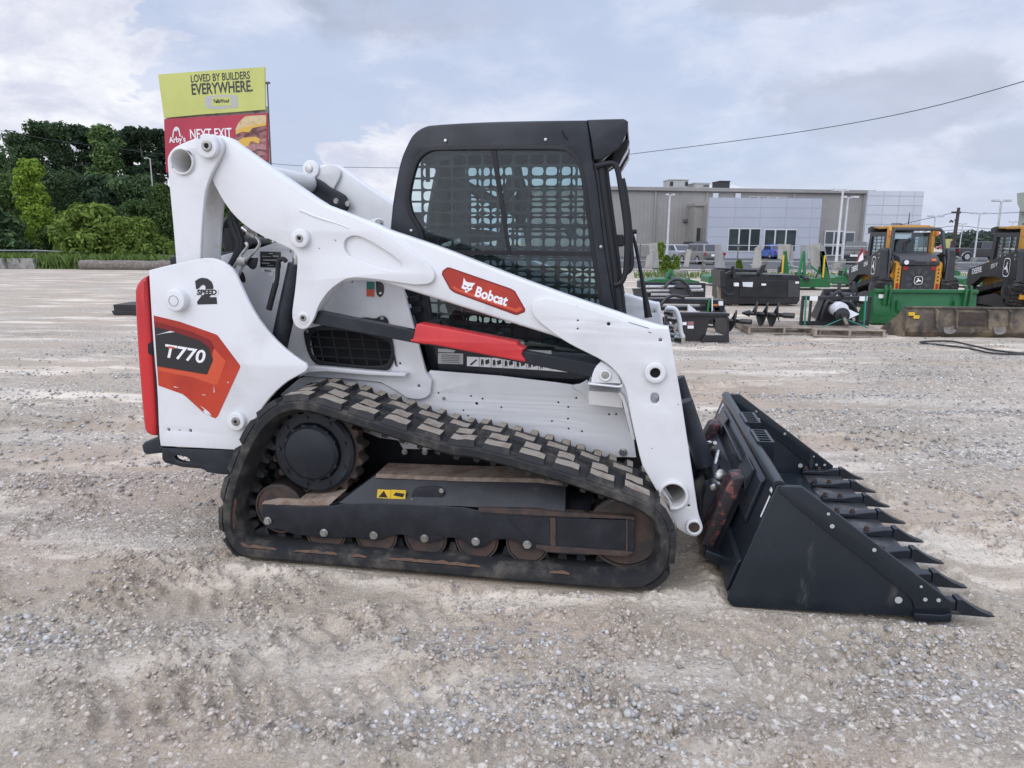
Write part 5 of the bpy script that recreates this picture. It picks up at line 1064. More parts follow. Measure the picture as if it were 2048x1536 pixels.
TREES = [ # px, dist, top py, width px, leaf, shape, label
 (-40, 62, 268, 150, 'leaf_dark', 'round', 'dark broadleaf tree cut by the left edge of the photo'),
 (20, 74, 300, 110, 'leaf_mid', 'round', 'dark tree rising behind the young bright green tree'),
 (62, 70, 266, 84, 'leaf_dark', 'tall', 'tree with the leftmost of the high crowns on the skyline'),
 (108, 72, 247, 96, 'leaf_dark', 'round', 'tall dark tree on the skyline above the bright bush'),
 (150, 76, 246, 92, 'leaf_dark', 'round', 'tall rounded tree on the skyline left of the light pole'),
 (192, 74, 246, 84, 'leaf_pine', 'pine', 'tall dark pine on the skyline left of the street light'),
 (232, 72, 250, 92, 'leaf_mid', 'tall', 'greener tall tree on the skyline above the street light'),
 (268, 78, 256, 84, 'leaf_pine', 'pine', 'dark pine just left of the billboard edge'),
 (300, 74, 252, 86, 'leaf_pine', 'pine', 'dark pine with its top beside the red poster'),
 (338, 78, 256, 100, 'leaf_pine', 'pine', 'dark pine standing behind the billboard'),
 (120, 58, 330, 130, 'leaf_dark', 'round', 'broad dark tree in the middle of the wood'),
 (215, 60, 345, 120, 'leaf_pine', 'pine', 'layered pine in the shade below the skyline crowns'),
 (290, 60, 352, 110, 'leaf_dark', 'round', 'dark tree behind the foot of the street light'),
 (395, 64, 330, 130, 'leaf_dark', 'round', 'dark tree seen between the lift arm and the rear link'),
 (455, 62, 372, 110, 'leaf_mid', 'round', 'tree seen through the gap under the lift arm'),
 (520, 70, 360, 130, 'leaf_dark', 'round', 'tree hidden mostly by the lift arm'),
 (30, 50, 350, 130, 'leaf_mid', 'round', 'green tree at the left edge behind the fence'),
 (-30, 44, 400, 150, 'leaf_dark', 'bush', 'dark shaded shrub at the left edge behind the concrete blocks'),
 (330, 52, 368, 90, 'leaf_mid', 'tall', 'green sapling beside the foot of the billboard'),
 (430, 50, 420, 110, 'leaf_mid', 'bush', 'green undergrowth seen behind the white rear link'),
 (262, 52, 400, 90, 'leaf_mid', 'round', 'green tree rising behind the bright bush'),
]
for px, d, top, w, kd, sh_, lb in TREES: tree('pine_tree' if sh_ == 'pine' else 'broadleaf_tree', lb, px, d, top, w, kd, sh_, dens=1.25 if w > 100 else 1.0, low=.12 if d < 56 else .05)
tree('young_tree', 'bright yellow-green young tree standing before the dark wood', 78, 47, 318, 100, 'leaf_light', 'tall', 'trees of the wood beyond the fence', low=.12, dens=.8)
tree('round_bush', 'bright green rounded bush behind the left fence', 200, 43, 410, 175, 'leaf_bush', 'bush', 'bright bushes behind the fence', low=.03, dens=1.2)
tree('round_bush', 'smaller bright green bush right of the rounded bush', 275, 42, 436, 130, 'leaf_bush', 'bush', 'bright bushes behind the fence', low=.03)
tree('round_bush', 'low dark green shrub between the shaded shrub and the bright bush', 118, 45, 455, 90, 'leaf_mid', 'bush', 'bright bushes behind the fence', low=.03)
def grass(name, label, n, p0, p1, d0, d1, hh, m='grass_blade'):
    X = RNG.uniform(p0, p1, n); Y = RNG.uniform(d0, d1, n); x = (X - 1024) / 1449 * Y; a = RNG.uniform(0, 6.28, n); h = RNG.uniform(.4, 1, n) * hh; l = RNG.uniform(-.4, .4, (2, n)) * h; w = .012 + .012 * RNG.uniform(0, 1, n)
    A = np.stack([x - np.cos(a) * w, Y - np.sin(a) * w, 0 * x], -1); B = np.stack([x + np.cos(a) * w, Y + np.sin(a) * w, 0 * x], -1); Cc = np.stack([x + l[0] * .4, Y + l[1] * .4, h * .7], -1); D = np.stack([x + l[0], Y + l[1], h * .9], -1)
    me = np_mesh(name, np.stack([A, B, Cc, D], 1).reshape(-1, 3), np.array([[0, 1, 2], [1, 3, 2]])[None].repeat(n, 0).reshape(-1, 3) + np.repeat(np.arange(n) * 4, 2)[:, None], False)
    me.materials.append(MATS[m]); link(name, me, label=label, cat='grass', kind='stuff')
grass('tall_grass', 'tall green grass growing along the left fence', 7000, -80, 330, 39.0, 44, 1.0)
grass('rough_grass', 'patchy green grass seen between the loader arms', 3000, 330, 620, 40, 48, .7)
# concrete blocks, log, rail fence
mat('concrete', (.30, .29, .265), .9, c2=(.19, .185, .17), ns=3, bump=.3, bs=30, dust=(.10, .095, .085), dlo=.5, dhi=.8, ds=4)
mat('weathered_wood', (.20, .175, .15), .9, c2=(.12, .10, .085), ns=9, bump=.4, bs=40, dust=(.32, .30, .27), dlo=.5, dhi=.8, ds=5)
mat('pipe_rail', (.22, .25, .25), .5, c2=(.32, .33, .33), ns=5)
def from_px(x0, x1, ytop, ybot):
    g = gpt((x0 + x1) / 2, ybot); d = g.y; a = wpt(x0, ytop, d); b = wpt(x1, ytop, d); return a.x, b.x, d, (a.z + b.z) / 2
for (x0, x1, yt, yb), lb in (((-40, 3, 517, 538), 'grey concrete block cut by the left edge of the photo'), ((5, 64, 517, 538), 'pale concrete block at the left edge below the fence rail'), ((75, 154, 517, 537), 'dark stained long concrete block beside the pale one'), ((222, 286, 521, 531), 'dark low concrete block behind the log')):
    a, b, d, z = from_px(x0, x1, yt, yb); mb = MB(); mb.prism([(a, 0), (b + .1, 0), (b, z), (a + .1, z)], d, d + .6); mesh('concrete_block', mb, 'concrete', bev=.03, label=lb, cat='concrete block', group='concrete blocks along the left fence')
a, b, d, z = from_px(155, 345, 526, 540); mb = MB(); mb.tube([(a + (b - a) * i / 8, d + .3, .24 + .02 * math.sin(i * 2)) for i in range(9)], [.27 + .012 * math.sin(i * 3) for i in range(9)], 14); mesh('log', mb, 'weathered_wood', label='long grey weathered log lying along the left fence', cat='log')
mb = MB(); 
lf = empty('rail_fence', 'low pipe rail fence with wooden posts at the left edge of the yard', 'fence', (gpt(70, 534).x, gpt(70, 534).y, 0)); D0 = lf.location
pp_ = [(-70, 501), (70, 501), (200, 506), (318, 511), (440, 517), (560, 522)]
tops = [wpt(px, py, D0.y - .3) - D0 for px, py in pp_]
mb.tube(tops, .035, 8); mesh('top_rail', mb, 'pipe_rail', lf); mb = MB(); mb.tube([q - Vector((0, 0, .52)) for q in tops], .028, 8); mesh('lower_rail', mb, 'pipe_rail', lf)
for q in tops[1:]: mb = MB(); mb.box(q.x - .10, q.x + .10, q.y + .036, q.y + .20, -.1, q.z + .06); mesh('post', mb, 'weathered_wood', lf, bev=.02)
# street light at the wood
mat('pole_white', (.60, .61, .62), .45, c2=(.52, .53, .54), ns=4)
mat('pole_grey', (.42, .40, .37), .6)
def light_pole(label, px, py_top, dist, arms, wpx=4.0, gl='parking lot light poles', m='pole_white', z0=0.0, sz=1.0, sq=True):
    p = wpt(px, py_top, dist); r = wpx / 2 / 1449 * dist; o = empty('light_pole', label, 'light pole', (p.x, dist, z0), 0, gl)
    mb = MB(); mb.cyl((0, 0, 0), (0, 0, p.z - z0), r, r * .7, n=10); mesh('pole', mb, m, o)
    mb = MB(); mb.box(-r * 2.2, r * 2.2, -r * 2.2, r * 2.2, -.2, .5 * sz); mesh('pole_base', mb, 'concrete', o, bev=.02)
    for a in arms:
        w = a / 1449 * dist; s = 1 if w > 0 else -1
        mb = MB(); mb.box(min(0, w * .45), max(0, w * .45), -r * .4, r * .4, p.z - z0 - r * .7, p.z - z0 + r * .1); mb.box(min(w * .4, w), max(w * .4, w), -.22 * sz, .22 * sz, p.z - z0 - .04 * sz, p.z - z0 + .10 * sz); mesh('lamp_head', mb, m, o, bev=.01)
    return o
light_pole('grey street light rising out of the dark wood left of the billboard', 300, 317, 52, [-10], 3.2, 'street lights', 'pole_grey', sz=.6)
# billboard
mat('poster_yellow', (.52, .54, .15), .5, c2=(.48, .50, .135), ns=.4); mat('poster_red', (.42, .028, .055), .5, c2=(.38, .024, .05), ns=.4); mat('board_frame', (.10, .10, .10), .7); mat('board_back', (.38, .37, .35), .8, c2=(.16, .2, .22), ns=1.2, lo=.5, hi=.6)
mat('meat_dark', (.10, .035, .035), .6, c2=(.18, .08, .07), ns=3); mat('bun', (.50, .32, .13), .6, c2=(.58, .43, .22), ns=1.5); mat('bun_light', (.62, .50, .28), .6, c2=(.52, .36, .16), ns=2); mat('meat', (.30, .13, .12), .6, c2=(.14, .05, .055), ns=1.8); mat('cheese', (.66, .40, .06), .5); mat('meat_pink', (.42, .22, .21), .6, c2=(.25, .10, .11), ns=2.5)
BD_ = 58.0; byaw = R(15.5); bo = wpt(427, 192, BD_)
mk = bpy.data.objects; BBo = empty('billboard', 'tall billboard with a yellow lumber poster above a red restaurant poster', 'billboard', (bo.x, bo.y, 0), -byaw)
BU = Vector((math.cos(byaw), -math.sin(byaw), 0)); BN = Vector((math.sin(byaw), math.cos(byaw), 0))
def bp(px, py, off=0.0):     # place on the board's face
    d = ray(px, py); o = Vector((bo.x, bo.y, 0)); t = (BN.dot(o) + off - 0) / BN.dot(d); p = d * t + Vector((0, 0, H)); return (BU.dot(p - o), p.z)
def bpl(pts, off=0.0): return [bp(*q, off) for q in pts]
def bposter(nm, pts, off, th, m, par): mb = MB(); mb.prism(bpl(pts, off), off, off + th); return mesh(nm, mb, m, par)
YP = bposter('yellow_poster', [(316, 149), (420, 141), (529, 134), (530.5, 219), (470, 224), (400, 229), (328, 236)], 0, .12, 'poster_yellow', BBo)
RP = bposter('red_poster', [(328, 238), (430, 232), (534, 226), (536, 321), (440, 332), (332, 345)], 0, .12, 'poster_red', BBo)
bposter('board_structure', [(331, 225), (532, 212), (538, 335), (338, 345)], .3, .4, 'board_back', BBo)
mb = MB()
for px in (380, 490):
    x, z = bp(px, 335, .6); mb.cyl((x, .6, 0), (x, .6, z + 1), .28, n=12)
mesh('board_post', mb, 'board_frame', BBo)
mb = MB(); x, z = bp(533.5, 165, .2); x2, z2 = bp(538, 330, .2); mb.tube([(x + .05, .2, z), (x2 + .05, .2, 0)], .05, 6); x, z = bp(531, 167, .2); mb.box(x, x + .35, .1, .3, z - .03, z + .10); mesh('edge_cable', mb, 'board_frame', BBo)
def btext(nm, s, pl, pr, hpx, m, par, bold=0.0, shear=0.0, off=-.012):
    a, b = Vector(bp(*pl, off)), Vector(bp(*pr, off)); me = text_mesh(s, 1.0, bold=bold, shear=shear, depth=.004, align='LEFT'); xs_ = [q.co.x for q in me.vertices]; ys_ = [q.co.y for q in me.vertices]
    h = hpx / 1449 * BD_; c = (a + b) / 2
    me.transform(facing(c.x, off, c.y, math.atan2(b.y - a.y, b.x - a.x)) @ Matrix.Diagonal(((b - a).length / (max(xs_) - min(xs_)), h / (max(ys_) - min(ys_)), 1, 1)) @ Matrix.Translation((-(min(xs_) + max(xs_)) / 2, -(min(ys_) + max(ys_)) / 2, 0)))
    me.name = nm; me.materials.append(MATS[m]); return link(nm, me, par)
btext('poster_lettering', 'LOVED BY BUILDERS', vw('O', [(570, 262)])[0], vw('O', [(1392, 208)])[0], 14.0, 'decal_black', YP, bold=.012)
btext('poster_headline', 'EVERYWHERE.', vw('O', [(580, 412)])[0], vw('O', [(1432, 360)])[0], 20.5, 'decal_black', YP, bold=.02)
tg = bposter('lumber_tag', vw('O', [(765, 515), (850, 497), (1000, 487), (1215, 490), (1228, 660), (1100, 668), (980, 685), (860, 685), (775, 660)]), -.010, .006, 'decal_grey', YP)
bposter('tag_panel', vw('O', [(862, 520), (1128, 515), (1138, 632), (860, 648)]), -.018, .006, 'poster_yellow', tg)
btext('tag_lettering', 'YellaWood', vw('O', [(880, 575)])[0], vw('O', [(1102, 568)])[0], 7, 'decal_black', tg, bold=.03, off=-.026)
btext('sign_lettering', 'NEXT EXIT', vw('O', [(560, 1035)])[0], vw('O', [(1140, 1015)])[0], 18, 'decal_white', RP, bold=.012)
btext('restaurant_lettering', "Arby's", vw('O', [(265, 1130)])[0], vw('O', [(495, 1110)])[0], 15, 'decal_white', RP, bold=.02)
mb = MB(); A = smooth_path([(x, -.02, z) for x, z in bpl(vw('O', [(322, 1085), (325, 1020), (345, 960), (370, 938), (380, 960), (378, 990), (350, 985), (352, 965), (385, 940), (405, 980), (418, 1040), (424, 1070)]), -.02)], 2); mb.tube(A, .055, 6); mesh('hat_emblem', mb, 'decal_white', RP)
S_ = bposter('sandwich_picture', vw('O', [(1620, 768), (1330, 782), (1230, 880), (1190, 980), (1195, 1060), (1180, 1120), (1300, 1200), (1400, 1320), (1560, 1380), (1630, 1390)]), -.010, .006, 'meat', RP)
bposter('bun_top', vw('O', [(1622, 768), (1330, 782), (1240, 870), (1195, 960), (1200, 1040), (1290, 1000), (1390, 1010), (1460, 930), (1620, 900)]), -.018, .006, 'bun_light', S_)
bposter('bun_rim', vw('O', [(1622, 872), (1480, 905), (1330, 930), (1240, 960), (1200, 1040), (1290, 1000), (1390, 1010), (1470, 940), (1620, 912)]), -.026, .006, 'cheese', S_)
bposter('cheese_slice', vw('O', [(1215, 1130), (1300, 1085), (1480, 1070), (1540, 1110), (1520, 1170), (1410, 1130), (1370, 1200), (1320, 1215)]), -.026, .006, 'cheese', S_)
for k, pl in enumerate(([(1300, 1060), (1420, 1005), (1620, 960), (1620, 985), (1440, 1030), (1310, 1080)], [(1200, 1090), (1300, 1055), (1320, 1075), (1215, 1115)], [(1380, 1010), (1440, 940), (1500, 960), (1430, 1010)], [(1520, 1120), (1625, 1090), (1625, 1130), (1540, 1150)], [(1400, 1290), (1500, 1240), (1625, 1260), (1625, 1280), (1500, 1265), (1420, 1310)], [(1470, 1330), (1560, 1300), (1628, 1330), (1628, 1345), (1560, 1325), (1490, 1350)])): bposter('meat_layer', vw('O', pl), -.030, .004, 'meat_dark' if k % 2 == 0 else 'meat_pink', S_)
bposter('meat_fold', vw('O', [(1330, 1215), (1420, 1165), (1620, 1180), (1625, 1330), (1500, 1290), (1390, 1280)]), -.022, .006, 'meat_pink', S_)
# ================================================================== dealership, car park, light poles, wires
mat('metal_siding', (.30, .285, .265), .55, c2=(.27, .26, .245), ns=.5, bump=0)
mat('panel_white', (.58, .60, .635), .35, c2=(.54, .56, .595), ns=.3); mat('panel_blue', (.44, .46, .515), .35, c2=(.41, .43, .485), ns=.2); mat('panel_seam', (.36, .375, .41), .6)
mat('trim_dark', (.12, .12, .115), .5); mat('window_frame', (.60, .60, .60), .4); mat('window_dark', (.030, .040, .042), .06, spec=.8, c2=(.055, .07, .07), ns=.5)
mat('asphalt', (.075, .075, .078), .9, c2=(.10, .10, .10), ns=2, bump=.2); mat('line_white', (.70, .70, .68), .7); mat('unit_grey', (.40, .40, .38), .5, c2=(.33, .33, .31), ns=3); mat('vent_black', (.03, .03, .032), .6)
class FR:      # a thing seen square on: local x right, z up, from its place in the photo
    def __init__(s, px, dist, rot=0.0): s.p = wpt(px, 500, dist); s.D = dist; s.loc = Vector((s.p.x, dist, 0)); s.c, s.s = math.cos(rot), math.sin(rot); s.rot = rot
    def __call__(s, px, py, off=0.0):
        d = ray(px, py); n = Vector((-s.s, s.c, 0)); t = (n.dot(s.loc) + off) / n.dot(d); q = d * t
        return ((q - s.loc).dot(Vector((s.c, s.s, 0))), q.z + H)
    def L(s, pts, off=0.0): return [s(*q, off) for q in pts]
AS = MB(); a1, a2 = wpt(1150, 530, 46), wpt(2100, 530, 46); AS.add([(a1.x - 6, 46, .012), (a2.x + 30, 46, .012), (a2.x + 120, 150, .012), (a1.x - 6, 150, .012)], [(0, 1, 2, 3)])
mesh('car_park', AS, 'asphalt', kind='structure', label='dark asphalt of the car park by the dealership', cat='car park')
mb = MB()
for k in range(16):
    x = a1.x + 2 + k * 2.8; mb.add([(x, 50, .02), (x + .14, 50, .02), (x + 1.2, 55.5, .02), (x + 1.06, 55.5, .02)], [(0, 1, 2, 3)])
mesh('parking_lines', mb, 'line_white', kind='structure', label='white parking bay lines painted on the asphalt', cat='road marking')
# --- dealership building
f = FR(1490, 84, R(6)); BL = empty('dealership_building', 'long low grey metal clad dealership building with pale panel front', 'building', f.loc, f.rot)
def fp(nm, pts, a, b, m, par=BL, fr=f, bev=0.0): mb = MB(); mb.prism(fr.L(pts, a), a, b); return mesh(nm, mb, m, par, bev=bev)
x0, x1 = f(1080, 380)[0], f(1742, 392)[0]; zt = f(1490, 384.5)[1]
mb = MB(); n = int((x1 - x0) / .45)
vs = []
for i in range(n + 1):
    x = x0 + (x1 - x0) * i / n; vs += [(x, 0), (x + .10, .022), (x + .36, .022)]
vs.append((x1 + .36, 18)); vs.append((x0, 18))
mb.prism(vs, -1.0, zt, 'z'); mesh('siding_wall', mb, 'metal_siding', BL)
mb = MB(); mb.box(x0 - .2, x1 + .4, -.35, 18.2, zt, zt + .42); mesh('roof_trim', mb, 'metal_siding', BL, bev=.05)
for px in (1308, 1410, 1583, 1722): mb = MB(); x = f(px, 450)[0]; mb.box(x - .1, x + .1, -.16, -.001, 0, zt - .02); mesh('downpipe', mb, 'metal_siding', BL)
ext = FR(1525, 77, R(1.5)); e0, e1 = ext(1416, 450)[0], ext(1640, 450)[0]; o_ = ext.loc - f.loc
EX = bpy.data.objects.new('tmp', None)
def loc_to(fr, pts3):     # points of one frame in the building's own axes
    out = []
    for x, y, z in pts3:
        w = fr.loc + Vector((fr.c, fr.s, 0)) * x + Vector((-fr.s, fr.c, 0)) * y - f.loc; out.append((w.dot(Vector((f.c, f.s, 0))), w.dot(Vector((-f.s, f.c, 0))), z))
    return out
def epart(nm, build, m, par=BL, fr=ext, bev=0.0):
    mb = MB(); build(mb); mb.v = loc_to(fr, mb.v); return mesh(nm, mb, m, par, bev=bev)
ztop = ext(1525, 396)[1]
PF = epart('panel_facade', lambda b: b.box(e0, e1, 0, .5, 0.0, ztop), 'panel_blue')
epart('facade_wing', lambda b: b.box(e0 + .3, e1 - .3, .5, 7.5, 0, ztop - .6), 'metal_siding')
def seams(b):
    for py in (415, 435, 454, 474, 490): z = ext(1525, py)[1]; b.box(e0, e1, -.012, -.001, z - .03, z + .03)
    for px in (1469, 1520, 1571, 1622):
        x = ext(px, 440)[0]; b.box(x - .025, x + .025, -.0125, -.0015, 0, ztop)
epart('panel_joints', seams, 'panel_seam', PF)
for (a, b_, yt, yb) in ((1457, 1518, 456, 504), (1529, 1590, 458, 505)):
    xa, za = ext(a, yt); xb, zb2 = ext(b_, yb)
    W_ = epart('shop_window', lambda b: b.box(xa, xb, -.05, .02, zb2, za), 'window_frame', PF)
    for k in range(3):
        u0, u1 = xa + (xb - xa) * k / 3 + .1, xa + (xb - xa) * (k + 1) / 3 - .06; epart('window_pane', lambda b: b.box(u0, u1, -.06, -.045, zb2 + .12, za - .1), 'window_dark', W_)
mb = MB(); mb.v = []; 
sw = FR(1400, 80, 0)
SWo = epart('side_wing', lambda b: b.box(sw(1388, 450)[0], sw(1416, 450)[0] + .5, 0, 6, 0, sw(1400, 412)[1]), 'metal_siding', fr=sw)
for a in (1393, 1403): epart('side_window', lambda b: b.box(sw(a, 470)[0], sw(a + 7, 470)[0], -.06, .02, .3, sw(a, 456)[1]), 'window_dark', SWo, sw)
epart('wing_trim', lambda b: b.box(sw(1387, 450)[0], sw(1416, 450)[0] + .5, -.2, 6.1, sw(1400, 412)[1], sw(1400, 412)[1] + .3), 'metal_siding', SWo, sw)
tw = FR(1790, 85.0, R(2)); t0_, t1_ = tw(1731, 440)[0], tw(1842, 440)[0]; tz = tw(1790, 382)[1]
TW = epart('panel_tower', lambda b: b.box(t0_, t1_, 0, 6, 0, tz), 'panel_white', fr=tw)
def tseams(b):
    for py in (392, 411, 430, 449, 468): z = tw(1790, py)[1]; b.box(t0_, t1_, -.012, -.001, z - .03, z + .03)
    for px in (1763, 1794, 1824): x = tw(px, 440)[0]; b.box(x - .02, x + .02, -.0125, -.0015, 0, tz)
epart('tower_joints', tseams, 'panel_seam', TW, tw)
for a, b_, yt, yb in ((1652, 1684, 461, 512), (1690, 1708, 463, 505)):
    xa, za = f(a, yt, -.3); xb, zb2 = f(b_, yb, -.3); mb = MB(); mb.box(xa, xb, -.12, -.001, max(.05, zb2), za); W_ = mesh('entrance_glass', mb, 'window_frame', BL)
    n = 2 if b_ - a > 20 else 1
    for k in range(n):
        for z_a, z_b in ((max(.05, zb2) + .15, za - 1.7), (za - 1.5, za - .15)):
            mb = MB(); mb.box(xa + (xb - xa) * k / n + .12, xa + (xb - xa) * (k + 1) / n - .08, -.14, -.10, z_a, z_b); mesh('glass_pane', mb, 'window_dark', W_)
xa, za = f(1500, 392, -.3); xb, _ = f(1575, 392, -.3); mb = MB(); mb.box(xa, xb, -.1, -.001, za - 1.0, za - .05); W_ = mesh('strip_window', mb, 'window_frame', BL)
for k in range(4): mb = MB(); mb.box(xa + (xb - xa) * k / 4 + .08, xa + (xb - xa) * (k + 1) / 4 - .08, -.13, -.09, za - .9, za - .12); mesh('strip_pane', mb, 'window_dark', W_)
for px in (1432, 1477): x, z = f(px, 392, -.3); mb = MB(); mb.box(x - .32, x + .32, -.25, -.001, z - .32, z + .32); mesh('wall_lamp', mb, 'panel_white', BL, bev=.03)
x, z = f(1374, 441, -.3); mb = MB(); mb.box(x - .4, x + .4, -.3, -.001, z - .2, z + .2); mesh('wall_light', mb, 'trim_dark', BL, bev=.04)
x, z = f(1262, 470, -.3); mb = MB(); mb.box(x - .7, x + .7, -.06, -.001, 0, z + .4); mesh('side_door', mb, 'panel_white', BL)
# rooftop units
rf = FR(1380, 88, R(6))
def roof_unit(label, a, b_, yt, yb, dark, m='unit_grey'):
    x, z = rf(a, yt); x2, z2 = rf(b_, yb); c = rf.loc + Vector((rf.c, rf.s, 0)) * ((x + x2) / 2); w = (x2 - x) / 2
    o = empty('rooftop_unit', label, 'air conditioner', (c.x, c.y, zt + .43), rf.rot, 'rooftop air conditioners'); h = z - zt - .43
    mb = MB(); mb.box(-w, w, -1.2, 1.2, .25, h); mesh('cabinet', mb, m, o, bev=.05); mb = MB(); mb.box(-w * .8, w * .8, -1, 1, 0, .25); mesh('curb', mb, 'trim_dark', o)
    for u, v in dark: mb = MB(); mb.box(w * u, w * v, -1.24, -1.19, .4, h - .15); mesh('louver', mb, 'vent_black', o)
    mb = MB(); mb.box(-w * 1.04, w * 1.04, -1.25, 1.25, h, h + .12); mesh('lid', mb, m, o)
roof_unit('largest grey rooftop unit with dark louvers at both ends', 1333, 1369, 362, 382, ((-.97, -.62), (.66, .97)))
roof_unit('low grey rooftop unit with one dark end, in the middle', 1382, 1411, 369, 383, ((.2, .96),))
roof_unit('black rooftop ventilator right of the two grey units', 1432, 1451, 365, 384, (), 'vent_black')
# right edge building
g = FR(2041, 42, R(-37)); EB = empty('shed_building', 'grey-green metal building cut by the right edge of the photo', 'building', g.loc, g.rot); mat('shed_siding', (.27, .29, .26), .6, c2=(.24, .26, .235), ns=1)
mb = MB(); x, z = g(2041, 410); mb.box(x, x + 14, 0, 12, 0, z); mesh('shed_wall', mb, 'shed_siding', EB); x2, z2 = g(2037, 398); mb = MB(); mb.prism([(x2 - .1, z2 + .3), (x2 + 15, z2 + 2), (x2 + 15, z2 + .8), (x + .1, z - .4), (x2, z2 - .3)], -.5, 12.5); mesh('shed_roof', mb, 'shed_siding', EB)
# light poles and utility pole
light_pole('thick white twin light pole in front of the grey wall, left of the pair', 1686, 381, 45, [14, -14] and [-20, 9], 6.0)
light_pole('thinner white light pole standing just right of the thick one', 1696.5, 395, 54, [19, -12], 5.0)
light_pole('white light pole beside the parked cars in front of the long grey wall', 1340, 390, 62, [9, -8], 5.0)
light_pole('tallest white light pole at right, nearest the shed', 2003, 402, 50, [17, -17], 5.2)
light_pole('white light pole standing behind the cab of the black pickup', 1960, 427, 66, [18, -17], 3.6)
light_pole('white light pole just right of the pale panel tower', 1871, 433, 66, [15, -14], 3.2)
light_pole('thin distant light pole right of the wooden utility pole', 1925.5, 448, 100, [8, -8], 2.2)
light_pole('smallest distant light pole beside the pale panel tower', 1852, 455, 115, [7, -7], 2.0)
light_pole('short distant light pole behind the right-hand yellow loader', 2026, 444, 95, [8, -7], 2.2)
mat('pole_wood', (.060, .042, .045), .9, c2=(.09, .07, .065), ns=5); mat('wire_black', (.055, .055, .06), .6)
up = FR(1905, 78); x, z = up(1911, 421); UP = empty('utility_pole', 'dark wooden utility pole with a crossarm and two lamps', 'utility pole', (up.loc.x, 78, 0), 0)
mb = MB(); mb.cyl((0, 0, 0), (.1, 0, z + .3), .22, .15, n=10); mesh('pole', mb, 'pole_wood', UP)
xa, za = up(1901.5, 425); xb, _ = up(1920, 424); mb = MB(); mb.box(xa, xb, -.2, -.08, za - .1, za + .1); mesh('crossarm', mb, 'pole_wood', UP)
for (pa, pb) in (((1906, 444), (1901, 441)), ((1909, 441), (1914, 437))):
    A, B = up(*pa), up(*pb); mb = MB(); mb.tube([(A[0], 0, A[1]), (B[0], -.1, B[1]), (B[0] + (B[0] - A[0]) * .4, -.1, B[1] - .2)], .09, 6); mesh('pole_lamp', mb, 'pole_wood', UP)
def wire(label, pts, r, gl='overhead lines'):
    P_ = [wpt(x, y, d) for x, y, d in pts]; o0 = P_[0].copy(); mb = MB(); mb.tube(smooth_path([q - o0 for q in P_], 3), r, 6); mesh('overhead_line', mb, 'wire_black', loc=o0, label=label, cat='cable', group=gl)
wire('thick twisted cable rising across the sky to the upper right corner', [(2120, 140, 20), (2048, 163, 21), (1850, 219, 23.5), (1650, 257, 26), (1450, 285, 29), (1255, 309, 32)], .0125)
wire('thin wire crossing the sky behind the lift arms', [(1255, 318, 40), (1000, 336, 46), (790, 336, 50), (660, 334, 52), (545, 329, 54), (430, 310, 58)], .016)
wire('upper wire sagging in from the left edge above the wood', [(-60, 252, 50), (0, 261, 50), (50, 270, 52), (120, 283, 60), (340, 310, 66)], .018)
wire('lower thin wire falling from the left edge into the wood', [(-40, 253, 50), (0, 268, 50), (40, 285, 52), (130, 322, 55), (300, 370, 60)], .014)
wire('wire running from the utility pole left past the pale tower', [(1911, 424, 78), (1880, 432, 76), (1845, 439, 74), (1800, 450, 73)], .03); wire('upper wire running right from the utility pole crossarm', [(1911, 423, 78), (1960, 428, 80), (2035, 425, 82), (2120, 420, 84)], .03)
for k, (ya, yb, yc) in enumerate(((461, 458, 464), (468, 463, 470), (456, 449, 459))): wire(('lowest distant wire strung behind the black pickup', 'middle distant wire strung behind the black pickup', 'upper distant wire strung behind the black pickup')[(1, 0, 2)[k]], [(1845, ya + 8, 100), (1908, yb, 100), (1980, yc, 100), (2070, yc + 2, 100)], .035)
# distant wooded hill
hx_ = np.linspace(-1, 1, 90); HB = MB(); hp = []
hc = []; hr_ = []
for i in range(170):
    px = RNG.uniform(1830, 2130); dd = RNG.uniform(330, 430); top = 468 + 9 * vnoise(np.array([px * .018]), np.array([3.0]), 3)[0] + (4 if px < 1880 else 0)
    z = wpt(px, top, dd).z; q = wpt(px, 480, dd); zz = RNG.uniform(.15, 1) * z; hc.append((q.x, dd, max(1, zz))); hr_.append(RNG.uniform(3, 5.5))
v, q = leaves(hc, hr_, 110, 1.1, .7); v[:, 2] = np.maximum(v[:, 2], 0); me = np_mesh('far_woods', v, q, False); leaf_mat('leaf_far', (.055, .080, .070), (.105, .135, .105)); me.materials.append(MATS['leaf_far']); link('far_woods', me, kind='stuff', label='low wooded hill in the far distance at right', cat='woods')
hv = []
for i, t in enumerate(np.linspace(1700, 2300, 60)):
    for dd, k in ((330, 0), (380, .75), (470, 1)): q = wpt(t, 480, dd); hv.append((q.x, dd, -0.3 + k * 3.2 * (0.7 + .6 * vnoise(np.array([t * .02]), np.array([1.0]), 9)[0])))
mb = MB(); mb.add(hv, [(i * 3 + j, i * 3 + 3 + j, i * 3 + 4 + j, i * 3 + 1 + j) for i in range(59) for j in range(2)]); mesh('hill', mb, 'leaf_far', kind='structure', label='far hillside under the woods', cat='hill')
